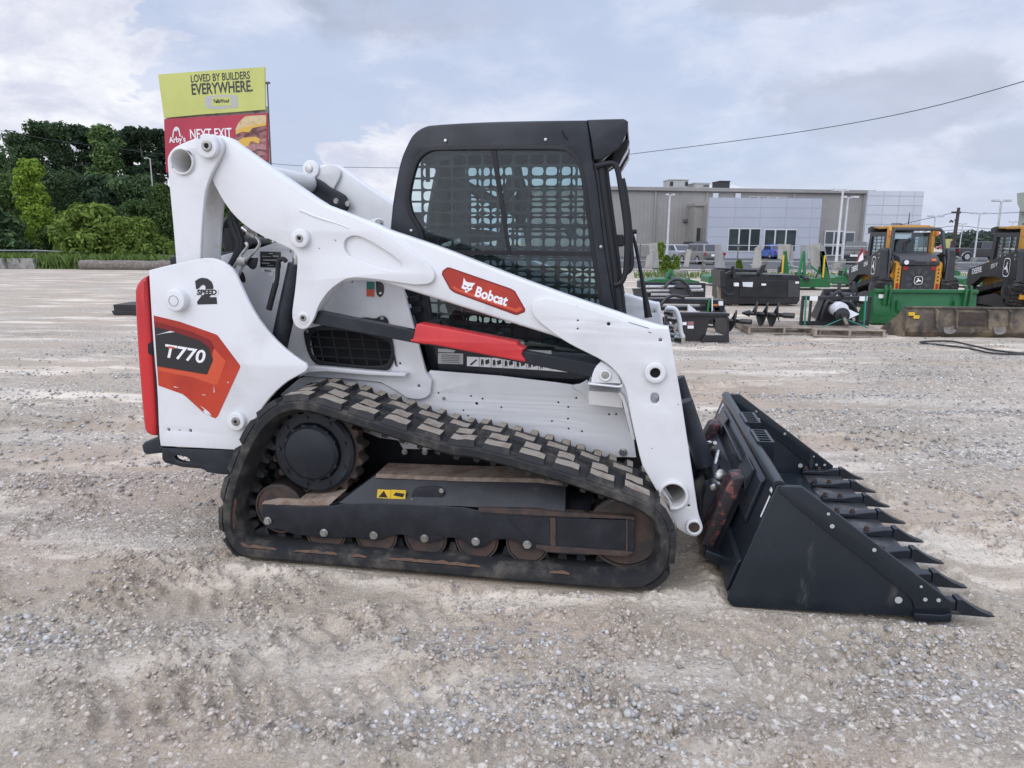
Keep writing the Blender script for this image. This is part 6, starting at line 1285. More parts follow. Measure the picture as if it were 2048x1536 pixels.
# --- vehicles in the car park
mat('car_silver', (.42, .44, .47), .25, metal=.4, coat=.6); mat('car_dark', (.035, .036, .04), .2, coat=.8); mat('car_black', (.010, .010, .012), .15, coat=1.0); mat('car_grey', (.22, .21, .20), .25, metal=.3, coat=.6); mat('car_blue', (.03, .10, .45), .22, coat=.7); mat('car_red', (.35, .02, .03), .25, coat=.6); mat('car_window', (.02, .024, .027), .05, spec=.8); mat('tyre', (.02, .02, .021), .8); mat('wheel_rim', (.5, .5, .5), .3, metal=.8)
def car(name, label, px, py, rot, m, L_=4.6, W_=1.82, Hc=1.46, kind='sedan', group='cars in the dealership car park'):
    p = gpt(px, py); o = empty(name, label, 'pickup' if kind == 'pickup' else 'car', (p.x, p.y, 0.012), rot, group); h = L_ / 2
    lo, be = .22, Hc * .60
    prof = {'sedan': [(-h, .45), (-h + .05, .85), (-h + .25, be + .06), (-h + 1.0, be + .05), (h - 1.1, be - .02), (h - .15, be - .18), (h, .55), (h - .05, lo), (-h + .1, lo)],
            'suv': [(-h, .5), (-h + .02, .95), (-h + .10, be + .05), (h - 1.0, be), (h - .15, be - .12), (h, .6), (h - .05, lo + .05), (-h + .1, lo + .05)],
            'pickup': [(-h, .6), (-h, be + .12), (-.55, be + .12), (h - 1.2, be + .10), (h - .12, be - .02), (h, .7), (h - .05, .38), (-h + .1, .42)]}[kind]
    top = {'sedan': [(-h + .75, be + .02), (-h + 1.45, Hc), (.45, Hc), (h - 1.25, be - .02)], 'suv': [(-h + .08, be + .02), (-h + .45, Hc), (.55, Hc), (h - 1.2, be - .02)], 'pickup': [(-.62, be + .1), (-.45, Hc), (1.0, Hc), (1.75, be + .08)]}[kind]
    mb = MB(); mb.prism(prof, -W_ / 2, W_ / 2); mesh('body', mb, m, o, bev=.07)
    mb = MB(); y0, y1 = -W_ / 2 + .06, W_ / 2 - .06; n = len(top); ins = .14
    mb.add([(x, y0 + (ins if z > be + .2 else 0), z) for x, z in top] + [(x, y1 - (ins if z > be + .2 else 0), z) for x, z in top], [(0, 1, 2, 3), (7, 6, 5, 4)] + [(i, (i + 1) % 4, 4 + (i + 1) % 4, 4 + i) for i in range(4)]); mesh('roof', mb, m, o, bev=.06)
    (xa, za), (xb, zb_), (xc, zc), (xd, zd) = top
    q = lambda t, a, b: a + (b - a) * t
    for s in (-1, 1):
        ys = lambda z: s * (W_ / 2 - .06 - ins * (z - be) / (Hc - be) + .012)
        zl, zh = q(.14, be, Hc), q(.86, be, Hc)
        for u0, u1 in (((.06, .36), (.40, .66), (.70, .95)) if kind != 'pickup' else ((.06, .40), (.46, .93))):
            X0 = lambda t, u: q(u, q(t, xa, xb), q(t, xd, xc)); P4 = [(X0(.14, u0), ys(zl), zl), (X0(.14, u1), ys(zl), zl), (X0(.86, u1), ys(zh), zh), (X0(.86, u0), ys(zh), zh)]
            mb = MB(); mb.add(P4, [(0, 1, 2, 3)]); mesh('window', mb, 'car_window', o)
    for (A, B, sg) in ((top[0], top[1], -1), (top[3], top[2], 1)):
        P4 = []
        for t, w in ((.14, .90), (.88, .78)): P4.append((t, w))
        mb = MB(); mb.add([(q(.14, A[0], B[0]) + sg * .025, -W_ * .40, q(.14, A[1], B[1])), (q(.14, A[0], B[0]) + sg * .025, W_ * .40, q(.14, A[1], B[1])), (q(.88, A[0], B[0]) + sg * .025, W_ * .34, q(.88, A[1], B[1])), (q(.88, A[0], B[0]) + sg * .025, -W_ * .34, q(.88, A[1], B[1]))], [(0, 1, 2, 3)]); mesh('windscreen' if sg > 0 else 'rear_window', mb, 'car_window', o)
    rw = .33 if kind != 'pickup' else .42
    for wx in (-h + .95, h - .95):
        for s in (-1, 1):
            mb = MB(); y = s * (W_ / 2 - .10); mb.lathe((wx, y, rw), [(rw * .62, -.1), (rw, -.1), (rw * 1.0, .11), (rw * .62, .11)], n=24); wh = mesh('wheel', mb, 'tyre', o)
            mb = MB(); mb.lathe((wx, y + s * .09, rw), [(rw * .15, s * .02), (rw * .6, 0), (rw * .64, s * .03)], n=20); mesh('rim', mb, 'wheel_rim', wh)
            if kind == 'pickup': mb = MB(); mb.tube([(wx + .58 * math.cos(a), s * (W_ / 2 + .005), rw + .50 * math.sin(a)) for a in np.linspace(.05, 3.09, 14)], .035, 6); mesh('arch_trim', mb, 'wheel_rim', o)
    for s in (-1, 1):
        mb = MB(); mb.box(-h - .02, -h + .12, s * W_ * .46 - .12, s * W_ * .46 + .04 if s > 0 else s * W_ * .46 + .12, be - .22, be - .02); mesh('tail_light', mb, 'lens_red', o)
        mb = MB(); mb.box(h - .18, h + .01, s * W_ * .38 - .18, s * W_ * .38 + .18, be - .36, be - .24); mesh('headlight', mb, 'lens', o)
    mb = MB(); mb.box(-h - .03, -h + .05, -.28, .28, .62, .78); mesh('number_plate', mb, 'decal_white', o)
    mb = MB(); mb.box(-h - .04, -h + .2, -W_ * .46, W_ * .46, .26, .48); mesh('bumper', mb, 'vent_black' if kind != 'pickup' else 'wheel_rim', o, bev=.03)
    if kind == 'pickup':
        mb = MB(); mb.box(-h + .1, -.66, -W_ / 2 + .08, W_ / 2 - .08, be + .115, be + .13); mesh('bed_cover', mb, 'vent_black', o)
        for s in (-1, 1): mb = MB(); mb.box(.55, .78, s * (W_ / 2 + .02) - .02, s * (W_ / 2 + .02) + .02, be - .12, be - .06); mesh('door_handle', mb, 'wheel_rim', o)
        for s in (-1, 1): mb = MB(); mb.box(1.25, 1.45, s * (W_ / 2 + .12) - .1, s * (W_ / 2 + .12) + .1, be + .12, be + .30); mesh('mirror', mb, 'car_black', o, bev=.03)
    return o
car('parked_car', 'silver saloon car seen from behind in front of the grey wall', 1348, 523, R(112), 'car_silver')
car('parked_car', 'dark estate car parked behind the silver hatchback', 1384, 516, R(100), 'car_dark', 4.9, 1.95, 1.75, 'suv')
car('parked_car', 'pale grey hatchback with red tail lights behind the stone rack', 1399, 528, R(105), 'car_grey', 4.3, 1.8, 1.55, 'suv')
car('parked_car', 'bright blue car half hidden behind the stone slabs', 1546, 518, R(95), 'car_blue', 4.2, 1.8, 1.5)
car('parked_car', 'dark jeep with a red and white banner left of the yellow loader', 1711, 528, R(60), 'car_dark', 4.3, 1.85, 1.8, 'suv')
car('parked_car', 'dark red car far off beyond the black pickup', 1888, 499, R(5), 'car_red', 4.6, 1.8, 1.4)
pk = car('pickup_truck', 'black crew cab pickup truck parked behind the two yellow loaders', 1958, 522, R(3), 'car_black', 5.9, 2.0, 1.92, 'pickup')
jb = FR(1715, 46); mb = MB(); mb.prism(jb.L([(1712, 527), (1725, 494), (1728, 520), (1724, 534)]), 0, .08); mesh('car_banner', mb, 'lens_red', loc=jb.loc, label='red and white pennant hanging beside the dark jeep', cat='banner')
mb = MB(); mb.prism(jb.L([(1714, 528), (1720, 512), (1726, 505), (1727, 522), (1722, 530)], -.02), -.02, .0); mesh('banner_stripe', mb, 'decal_white', bpy.data.objects['car_banner'])
sg = FR(1899, 78); mb = MB(); mb.box(-.55, .55, 0, .2, .9, sg(1899, 478)[1]); mesh('pylon_sign', mb, 'poster_yellow', loc=sg.loc, label='small yellow and purple roadside sign beside the utility pole', cat='sign'); mat('purple', (.12, .04, .22), .5); mb = MB(); mb.box(0, .56, -.02, .0, 1.2, 2.0); mesh('sign_panel', mb, 'purple', bpy.data.objects['pylon_sign'])
# ================================================================== equipment in the yard
mat('yellow_paint', (.55, .27, .025), .4, c2=(.48, .235, .022), ns=3, dust=(.35, .27, .16), dlo=.6, dhi=.95, ds=4); mat('loader_black', (.022, .023, .026), .42, c2=(.03, .031, .034), ns=2); mat('hood_grey', (.05, .052, .056), .45); mat('green_paint', (.018, .13, .042), .38, c2=(.015, .11, .036), ns=3, dust=(.16, .18, .12), dlo=.62, dhi=.95, ds=5); mat('green_bright', (.02, .19, .06), .4); mat('strap_green', (.03, .24, .16), .6)
mat('attach_black', (.016, .016, .018), .35, c2=(.026, .026, .028), ns=3); mat('plastic_wrap', (.70, .71, .74), .3); mat('pallet_wood', (.36, .30, .24), .85, c2=(.26, .215, .175), ns=7, bump=.3, bs=40); mat('dirty_steel', (.085, .07, .055), .75, c2=(.20, .155, .105), ns=2.6, lo=.42, hi=.62, dust=(.045, .04, .036), dlo=.5, dhi=.68, ds=4.5, bump=.3, bs=30); mat('bare_steel', (.30, .29, .28), .5, metal=.5, c2=(.20, .16, .13), ns=6)
mat('stone_slab', (.34, .325, .29), .85, c2=(.26, .25, .225), ns=2.5, bump=.2, bs=14); mat('stone_grey', (.22, .22, .22), .8, c2=(.30, .30, .29), ns=2, bump=.2, bs=14)
def part(nm, m, par, fn, bev=0.0, **k): mb = MB(); fn(mb); return mesh(nm, mb, m, par, bev=bev, **k)
def deer_panel(par, m, place, sz, nm='deer_emblem'):
    # rounded badge with a leaping animal: (x, y) in badge units -> place(x, y, depth)
    rr = [(math.copysign(abs(math.cos(a)) ** .5, math.cos(a)) * .5, math.copysign(abs(math.sin(a)) ** .5, math.sin(a)) * .5) for a in np.linspace(0, 2 * math.pi, 33)[:-1]]
    def ring(mb):
        n = len(rr); vs = [place(x, y, .012) for x, y in rr] + [place(x * .90, y * .90, .012) for x, y in rr]; mb.add(vs, [(i, (i + 1) % n, n + (i + 1) % n, n + i) for i in range(n)])
    part(nm, 'decal_white', par, ring)
    D_ = [(-.36, -.30), (-.30, -.22), (-.22, -.12), (-.16, .0), (-.10, .05), (-.10, .18), (-.16, .30), (-.06, .24), (-.02, .34), (.02, .22), (.05, .12), (.10, .06), (.24, .02), (.34, -.06), (.38, -.20), (.30, -.12), (.20, -.12), (.06, -.12), (-.06, -.14), (-.14, -.22), (-.10, -.30), (-.20, -.24)]
    part('leaping_deer', 'decal_white', par, lambda mb: mb.add([place(x, y, .014) for x, y in D_], [tuple(range(len(D_)))]))
def yellow_loader(loc, rot, label, number):
    o = empty('yellow_track_loader', label, 'track loader', loc, rot, 'yellow track loaders in the yard')
    # local axes: X right seen from behind, Y ahead, Z up; rear face near y=0
    part('body', 'yellow_paint', o, lambda b: b.prism([(-.62, .42), (.62, .42), (.62, 1.18), (.55, 1.25), (-.55, 1.25), (-.62, 1.18)], .10, 2.2), .03)
    part('rear_frame', 'yellow_paint', o, lambda b: b.box(-.54, -.40, -.02, .3, .40, 1.22), .02); part('rear_frame', 'yellow_paint', o, lambda b: b.box(.40, .54, -.02, .3, .40, 1.22), .02)
    part('belly', 'loader_black', o, lambda b: b.box(-.5, .5, .2, 2.3, .22, .42), .02)
    part('tow_bumper', 'yellow_paint', o, lambda b: b.box(-.78, .78, -.02, .35, .36, .52), .03)
    g = part('rear_grille', 'vent_black', o, lambda b: b.box(-.395, .395, -.05, .06, .42, 1.14), .02)
    for k in range(9):
        a = 2 * math.pi * k / 9 + .2; part('fan_blade', 'hood_grey', g, lambda b: b.add([(math.cos(a + d) * r, -.056, .78 + math.sin(a + d) * r) for r, d in ((.12, -.16), (.30, -.20), (.30, .16), (.12, .10))], [(0, 1, 2, 3)]))
    part('fan_hub', 'vent_black', g, lambda b: b.cyl((0, -.068, .78), (0, -.05, .78), .14, n=24))
    deer_panel(g, None, lambda x, y, d: (x * .20, -.07 - d, .78 + y * .20), .2)
    h = part('hood', 'hood_grey', o, lambda b: b.prism([(-.06, 1.14), (-.06, 1.26), (.04, 1.36), (.30, 1.44), (1.05, 1.50), (1.05, 1.14)], -.47, .47, 'x'), .04)
    part('hood_handle', 'vent_black', h, lambda b: b.box(-.14, .14, -.085, -.06, 1.20, 1.25), .008)
    l_ = part('rear_lamp', 'lens', o, lambda b: b.cyl((-.33, -.10, 1.22), (-.33, -.02, 1.22), .055, n=18)); part('lamp_bezel', 'vent_black', l_, lambda b: b.box(-.41, -.12, -.085, -.04, 1.15, 1.29), .015)
    part('hood_sticker', 'lens_amber', h, lambda b: b.box(.26, .36, -.075, -.02, 1.26, 1.32)); part('hood_vent', 'vent_black', h, lambda b: b.box(.22, .44, -.075, -.03, 1.18, 1.23))
    for s in (-1, 1):
        part('tail_light', 'lens_red', g, lambda b: b.box(s * .33 - .055, s * .33 + .055, -.066, -.045, 1.03, 1.12), .01); part('reflector', 'lens_red', o, lambda b: b.box(s * .47 - .03, s * .47 + .03, -.034, -.015, .56, .70)); 
        part('frame_slot', 'loader_black', o, lambda b: [b.cyl((s * .47, -.026, .78 + k * .09), (s * .47, -.015, .78 + k * .09), .022, n=10) for k in range(4)])
        # tracks
        def trk(b):
            pr = [(-.05, .62), (.0, .75), (.12, .82), (.28, .80), (1.95, .46), (2.12, .36), (2.16, .2), (2.08, .05), (1.95, .0), (.35, .0), (.2, .06)]
            pr = chaikin(pr, 2, 100); inn_ = offset_loop(pr, .09); n = len(pr); x0, x1 = s * .56, s * .98
            vs = [(x0, y, z) for y, z in pr] + [(x1, y, z) for y, z in pr] + [(x0, y, z) for y, z in inn_] + [(x1, y, z) for y, z in inn_]
            b.add(vs, [(i, (i + 1) % n, n + (i + 1) % n, n + i) for i in range(n)] + [(2 * n + i, 2 * n + (i + 1) % n, 3 * n + (i + 1) % n, 3 * n + i) for i in range(n)] + [(i, (i + 1) % n, 2 * n + (i + 1) % n, 2 * n + i) for i in range(n)] + [(n + i, n + (i + 1) % n, 3 * n + (i + 1) % n, 3 * n + i) for i in range(n)])
            P2, ln = resample(pr, 54)
            for i in range(54):
                p = Vector(P2[i]); t = (Vector(P2[(i + 1) % 54]) - Vector(P2[i - 1])).normalized(); q = Vector((t.y, -t.x)); c = Vector((.95, .4)); q = q if (p - c).dot(q) > 0 else -q
                for xa, xb, dd in ((s * .575, s * .76, 0), (s * .78, s * .965, .03)):
                    A = p + t * (dd - .026) + q * .0; B = p + t * (dd + .026) + q * .0; A2 = A + q * .035; B2 = B + q * .035
                    b.add([(x, w.x, w.y) for x in (xa, xb) for w in (A, B, B2, A2)], [(0, 1, 2, 3), (7, 6, 5, 4), (0, 4, 5, 1), (1, 5, 6, 2), (2, 6, 7, 3), (3, 7, 4, 0)])
        tk = part('crawler_track', 'rubber', o, trk)
        part('drive_wheel', 'loader_black', tk, lambda b: b.lathe((s * .60, .28, .56), [(.05, s * .40), (.18, s * .38), (.22, s * .34), (.22, 0), (.1, 0)], 'x', 24)); part('idler_wheel', 'loader_black', tk, lambda b: b.lathe((s * .60, 1.88, .24), [(.05, s * .34), (.14, s * .34), (.16, s * .30), (.16, 0)], 'x', 24)); part('track_beam', 'loader_black', tk, lambda b: b.prism([(.4, .12), (1.8, .12), (1.8, .3), (.9, .46), (.5, .40)], s * .62, s * .90, 'x'), .01)
        # lift arm
        arm_p = [(.12, 1.52), (.22, 1.58), (.36, 1.50), (1.9, 1.13), (2.45, 1.02), (2.5, .92), (2.5, .62), (2.38, .50), (2.22, .58), (1.75, .82), (1.25, .86), (.95, .86), (.62, .82), (.50, .72), (.10, .72), (.04, .80)]
        if s < 0: arm_p = arm_p
        AR = part('lift_arm', 'loader_black', o, lambda b: b.prism(arm_p, s * .70, s * .88, 'x'), .015)
        fpl = Matrix(((0, 0, -1, s * .883), (-1, 0, 0, 0), (0, 1, 0, 0), (0, 0, 0, 1))) if s < 0 else Matrix(((0, 0, 1, s * .883), (1, 0, 0, 0), (0, 1, 0, 0), (0, 0, 0, 1)))
        def side_text(t_, y, z, size, tilt, bold): lettering('arm_lettering', t_, size, 'decal_white', AR, Matrix.Translation((0, y, z)) @ fpl @ Matrix.Rotation(tilt, 4, 'Z'), bold=bold, sx=.9)
        side_text('DEERE', 2.0, .98, .20, R(10) * -s, .03); side_text(number, 1.15, 1.14, .15, R(12) * -s, .015)
        deer_panel(AR, None, lambda x, y, d: (s * (.882 + d), .52 + x * .30, 1.12 + y * .46), .3)
        part('rear_post', 'hood_grey', o, lambda b: b.prism([(.02, .72), (.02, 1.40), (.10, 1.56), (.24, 1.56), (.30, 1.3), (.26, .72)], s * .66, s * .70, 'x'), .01)
        part('lift_cylinder', 'loader_black', o, lambda b: b.cyl((s * .66, .10, 1.30), (s * .64, .55, .80), .05, n=14))
        part('hose', 'loader_black', o, lambda b: b.tube(smooth_path([(s * .62, .1, 1.35), (s * .60, -.02, 1.2), (s * .62, .05, .95), (s * .60, .3, .9)]), .025, 8)); part('pin', 'steel', AR, lambda b: [b.cyl((s * .88, .20, z), (s * .90, .20, z), .028, n=12) for z in (1.42, 1.32)])
    # cab
    c = part('cab', 'yellow_paint', o, lambda b: (b.prism([(.62, 1.4), (.62, 2.02), (.70, 2.12), (1.5, 2.12), (1.5, 2.06), (.80, 2.06), (.80, 1.4)], -.56, -.49, 'x'), b.prism([(.62, 1.4), (.62, 2.02), (.70, 2.12), (1.5, 2.12), (1.5, 2.06), (.80, 2.06), (.80, 1.4)], .49, .56, 'x'), b.box(-.485, .485, .66, 2.02, 2.08, 2.12)), .015)
    part('roof_pod', 'yellow_paint', c, lambda b: b.box(-.30, .52, .9, 1.9, 2.121, 2.15), .02)
    for s in (-1, 1): part('cab_side', 'loader_black', o, lambda b: b.prism([(.80, 1.1), (.80, 1.97), (2.0, 1.97), (2.12, 1.05), (2.0, 1.0), (1.92, 1.0), (1.85, 1.86), (.92, 1.86), (.92, 1.1)], min(s * .50, s * .57), max(s * .50, s * .57), 'x'), .01)
    for s in (-1, 1): part('cab_bars', 'loader_black', o, lambda b: [b.box(s * .535 - .008, s * .535 + .008, .92, 1.9, 1.15 + k * .09, 1.17 + k * .09) for k in range(8)] + [b.box(s * .535 - .009, s * .535 + .009, y, y + .02, 1.1, 1.88) for y in (1.2, 1.55)])
    part('cab_glass', 'cab_glass', o, lambda b: (b.box(-.52, -.515, .9, 1.9, 1.1, 1.88), b.box(.515, .52, .9, 1.9, 1.1, 1.88), b.box(-.45, .45, .80, .805, 1.42, 1.96)))
    part('visor', 'loader_black', o, lambda b: b.prism([(2.0, 1.98), (2.02, 2.14), (2.25, 2.10), (2.22, 1.95)], -.56, .56, 'x'), .01)
    part('seat', 'seat_vinyl', o, lambda b: (b.box(-.24, .24, 1.0, 1.14, 1.2, 1.80), b.box(-.26, .26, 1.1, 1.5, 1.05, 1.2)), .03)
    part('roll_bar', 'hood_grey', o, lambda b: b.tube([(-.60, .25, 1.45), (-.58, .30, 1.98), (-.52, .32, 2.04), (.52, .32, 2.04), (.58, .30, 1.98), (.66, .22, 1.42)], .045, 12)); part('muffler', 'loader_black', o, lambda b: b.tube(smooth_path([(-.22, .45, 1.42), (-.22, .45, 1.7), (-.12, .38, 1.80)]), .045, 12))
    part('antenna', 'loader_black', o, lambda b: b.cyl((.02, 1.0, 2.17), (.02, 1.0, 2.48), .016, .008, n=8)); part('beacon_mount', 'loader_black', o, lambda b: b.box(-.34, -.10, 1.1, 1.2, 2.172, 2.20), .005)
    part('work_light', 'lens_amber', o, lambda b: b.box(-.60, -.54, .54, .60, 1.88, 2.0)); part('work_light', 'lens_amber', o, lambda b: b.box(.54, .60, .54, .60, 1.88, 2.0))
    part('front_coupler', 'loader_black', o, lambda b: b.box(-.85, .85, 2.3, 2.45, .25, .55), .02)
    return o
YR = R(-8)
y1 = yellow_loader((10.15, 18.0, 0), YR, 'black and yellow track loader with a round fan grille, seen from behind, middle right', '325G')
y2 = yellow_loader((13.05, 17.2, 0), YR, 'black and yellow track loader cut by the right edge of the photo', '335 V')
part('rear_winch', 'yellow_paint', y2, lambda b: (b.prism([(-.75, .42), (-.75, .62), (-.45, .80), (-.1, .80), (-.1, .5), (-.35, .35)], -.55, .3, 'x'), b.box(-.6, -.3, -.78, -.7, .66, .82)), .02)
# front-loading buckets and boxes, seen square on
def frame(px, py, rot=0.0): g_ = gpt(px, py); r = FR(px, g_.y, rot); return r
# green box bucket
q = frame(1850, 650, R(-2)); GB = empty('green_bucket', 'long bright green bucket standing behind the muddy bucket and the pallet', 'bucket', q.loc, q.rot)
xa, za = q(1750, 583); xb, _ = q(1956, 586); zh = za
part('back_wall', 'green_paint', GB, lambda b: b.prism([(0, .02), (-.04, .20), (0, zh * .55), (.04, zh), (.08, zh), (.05, .05), (.75, .03), (.75, 0)], xa, xb, 'x'), .004); part('top_lip', 'green_paint', GB, lambda b: b.box(xa, xb, -.03, .10, zh - .02, zh + .05), .01)
for x in (xa, xb - .03): part('side_wall', 'green_paint', GB, lambda b: b.prism([(.055, .04), (.07, zh), (.22, zh), (.75, .12), (.75, .04)], x + .002, x + .028, 'x'))
for px in (1768, 1777, 1928, 1938): x = q(px, 590)[0]; part('hook', 'green_paint', GB, lambda b: b.prism([(-.06, zh - .28), (-.09, zh + .02), (-.06, zh + .14), (-.02, zh + .14), (-.02, zh - .28)], x - .022, x + .022, 'x'), .005)
for px in (1795, 1909): x = q(px, 605)[0]; part('bracket', 'green_paint', GB, lambda b: b.prism([(-.02, zh * .35), (-.08, zh * .45), (-.08, zh * .72), (-.02, zh * .76)], x - .035, x + .035, 'x'), .005)
part('seam', 'green_paint', GB, lambda b: (b.box(xa + .03, xb - .03, -.045, -.03, zh * .28, zh * .31), b.box(xa + .35, xa + .37, -.025, -.01, zh * .35, zh * .9), b.box(xb - .5, xb - .48, -.025, -.01, zh * .35, zh * .9))); part('sticker', 'decal_white', GB, lambda b: b.box(xa + .09, xa + .20, -.012, .02, zh * .80, zh * .92))
# muddy wide bucket
q = frame(1930, 676, R(-3)); DB = empty('muddy_bucket', 'wide rusty mud-caked bucket in front of the green bucket', 'bucket', q.loc, q.rot); xa = q(1812, 650)[0]; xb = q(2130, 650)[0]; zh = q(1900, 618)[1]
part('back_wall', 'dirty_steel', DB, lambda b: b.prism([(.12, .0), (.02, .10), (0, zh * .5), (.08, zh), (.12, zh), (.05, zh * .5), (.07, .12), (.16, .03), (.8, .02), (.8, .0)], xa, xb, 'x'), .004); part('top_lip', 'dirty_steel', DB, lambda b: b.box(xa, xb, .05, .14, zh, zh + .035), .006)
xt = q(1784, 664)[0]
part('side_wall', 'dirty_steel', DB, lambda b: b.loft([[(xa, .02, .02), (xa, .08, zh), (xa, .12, zh), (xa, .8, .02)], [(xa - .02, .02, .02), (xa - .02, .08, zh), (xa - .02, .12, zh), (xa - .02, .8, .02)]])); part('side_shell', 'dirty_steel', DB, lambda b: b.add([(xa, .0, .01), (xa + .02, .10, zh), (xt, .65, .02), (xt + .05, .55, 0)], [(0, 1, 2), (0, 2, 3)]))
for px in (1872, 1912, 1977, 2020): x = q(px, 640)[0]; part('hook', 'dirty_steel', DB, lambda b: b.prism([(.06, zh), (-.03, zh - .03), (-.05, zh * .5), (-.10, .18), (-.02, .16), (.02, zh * .5)], x - .018, x + .018, 'x'), .004)
for px in (1900, 2000): x = q(px, 655)[0]; part('bare_patch', 'bare_steel', DB, lambda b: b.prism(chaikin([(x - .12, zh * .42), (x - .02, zh * .36), (x + .10, zh * .44), (x + .12, zh * .22), (x + .02, zh * .12), (x - .10, zh * .18)], 2, 120), -.008, .03), 0)
x = q(1940, 640)[0]; part('rust_panel', 'rust', DB, lambda b: b.prism([(x - .22, zh * .90), (x + .24, zh * .88), (x + .25, zh * .45), (x - .23, zh * .42)], .004 - .02, .03)); 
for px in (1824, 1833): x, z = q(px, 628 if px < 1830 else 634); part('old_sticker', 'decal_yellow', DB, lambda b: b.box(x - .05, x + .05, -.006, .05, z - .03, z + .03))
# pallets
def pallet(label, cx, cy, w, d, rot):
    o = empty('pallet', label, 'pallet', (cx, cy, 0), rot, 'wooden pallets on the gravel')
    for k in range(7): part('deck_board', 'pallet_wood', o, lambda b: b.box(-w / 2, w / 2, -d / 2 + k * (d - .10) / 6, -d / 2 + k * (d - .10) / 6 + .10, .115, .135), .003)
    for s in (-1, 0, 1): part('stringer', 'pallet_wood', o, lambda b: b.box(s * (w / 2 - .03) - .022, s * (w / 2 - .03) + .022, -d / 2 + .003, d / 2 - .003, .02, .1145), .003)
    for k in (0, 1, 2): part('base_board', 'pallet_wood', o, lambda b: b.box(-w / 2, w / 2, -d / 2 + k * (d - .1) / 2, -d / 2 + k * (d - .1) / 2 + .1, 0, .0195), .003)
    return o
p1 = gpt(1570, 668); p2 = gpt(1707, 674); p3 = gpt(1440, 672)
pallet('weathered pallet carrying the black auger bit', p1.x, p1.y + .5, 1.35, 1.15, R(-4)); pallet('weathered pallet carrying the black frame and wrapped auger drive', p2.x - .02, p2.y + .55, 1.25, 1.15, R(-6))
# auger bits
def auger(label, px, py, ln, rad, rot, turns, z0):
    g_ = gpt(px, py, z0); o = empty('auger_bit', label, 'auger', (g_.x, g_.y, z0), rot, 'black auger bits'); n = int(turns * 24)
    part('shaft', 'attach_black', o, lambda b: b.cyl((-ln / 2, 0, rad), (ln / 2 + .25, 0, rad), rad * .18, n=14))
    def fl_(b):
        L1, L2_ = [], []
        for i in range(n + 1):
            a = 2 * math.pi * i / 24; x = -ln / 2 + ln * i / n; L1.append((x, rad * .16 * math.cos(a), rad + rad * .16 * math.sin(a))); L2_.append((x + .07, rad * math.cos(a), rad + rad * math.sin(a)))
        vs = L1 + L2_ + [(p[0] + .012, p[1], p[2]) for p in L1] + [(p[0] + .012, p[1], p[2]) for p in L2_]; m_ = n + 1
        b.add(vs, [(i, i + 1, m_ + i + 1, m_ + i) for i in range(n)] + [(2 * m_ + i, 3 * m_ + i, 3 * m_ + i + 1, 2 * m_ + i + 1) for i in range(n)] + [(m_ + i, m_ + i + 1, 3 * m_ + i + 1, 3 * m_ + i) for i in range(n)])
    part('flight', 'attach_black', o, fl_); part('hub', 'attach_black', o, lambda b: b.prism(circ(0, rad, rad * .26, 6), ln / 2 + .10, ln / 2 + .30, 'x'), .005); part('cutting_point', 'attach_black', o, lambda b: b.cyl((-ln / 2 - .14, 0, rad), (-ln / 2, 0, rad), .02, rad * .3, n=8)); return o
auger('shiny black auger bit lying on the left pallet', 1525, 652, .50, .225, R(-30), 2.6, .136); auger('black auger bit lying behind the open black bucket', 1440, 662, .55, .21, R(-32), 2.6, .02)
# auger drive with frame on the pallet
q = frame(1690, 668); AF = empty('auger_drive', 'white wrapped auger drive in a black frame strapped to a pallet', 'auger drive', (q.loc.x, q.loc.y + .25, .136), 0); qq = lambda px, py: (q(px, py)[0] * 1.02, q(px, py)[1] - .136 + .02)
xa, za = qq(1617, 596); xb, zb_ = qq(1750, 642)
part('frame', 'attach_black', AF, lambda b: (b.box(xa, xb, -.02, .06, za - .08, za), b.box(xa, xb, -.02, .06, 0, .08), b.box(xa, xa + .04, -.021, .061, .081, za - .081), b.box(xb - .05, xb, -.021, .061, .081, za - .081), b.box(xa + .16, xa + .19, -.02, .06, .081, za - .081)), .006)
part('plate', 'attach_black', AF, lambda b: b.prism([(xa + .30, .08), (xa + .42, za - .08), (xb - .42, za - .08), (xb - .30, .08)], .02, .05)); 
for u in (xa + .13, xb - .24): part('frame_label', 'decal_white', AF, lambda b: b.box(u, u + .15, -.03, -.0205, za - .085, za + .0))
cx_ = (xa + xb) / 2
part('wrapped_motor', 'plastic_wrap', AF, lambda b: b.lathe((cx_, 0, .32), [(.05, .05), (.135, .02), (.145, -.12), (.125, -.26)], 'y', 22)); part('loose_wrap', 'plastic_wrap', AF, lambda b: b.add([(cx_ + .12, -.22, .34), (cx_ + .34, -.24, .24), (cx_ + .12, -.27, .14), (cx_ + .05, -.25, .22)], [(0, 1, 2, 3)]))
part('gearbox', 'attach_black', AF, lambda b: b.lathe((cx_, -.26, .22), [(.04, .06), (.135, .05), (.14, -.04), (.07, -.06), (.065, -.12)], 'y', 24), .004); part('output_shaft', 'bare_steel', AF, lambda b: b.cyl((cx_, -.38, .17), (cx_, -.52, .06), .034, n=12))
for pts_ in ([(cx_ - .08, -.05, .42), (cx_ - .20, -.05, .50), (cx_ - .25, -.05, .30), (cx_ - .27, -.02, .08)], [(cx_ + .05, -.05, .46), (cx_ + .22, -.08, .46), (cx_ + .38, -.06, .26), (cx_ + .42, -.02, .06)], [(cx_ - .10, -.02, .58), (cx_, -.05, .66), (cx_ + .1, -.02, .56)]): part('hose', 'attach_black', AF, lambda b: b.tube(smooth_path(pts_), .035, 8))
for u in (xa + .06, xb - .12): part('strap', 'strap_green', AF, lambda b: b.prism([(u, .0), (u + .03, .0), (u + .01, za + .012), (u - .02, za + .012)], -.036, -.024))
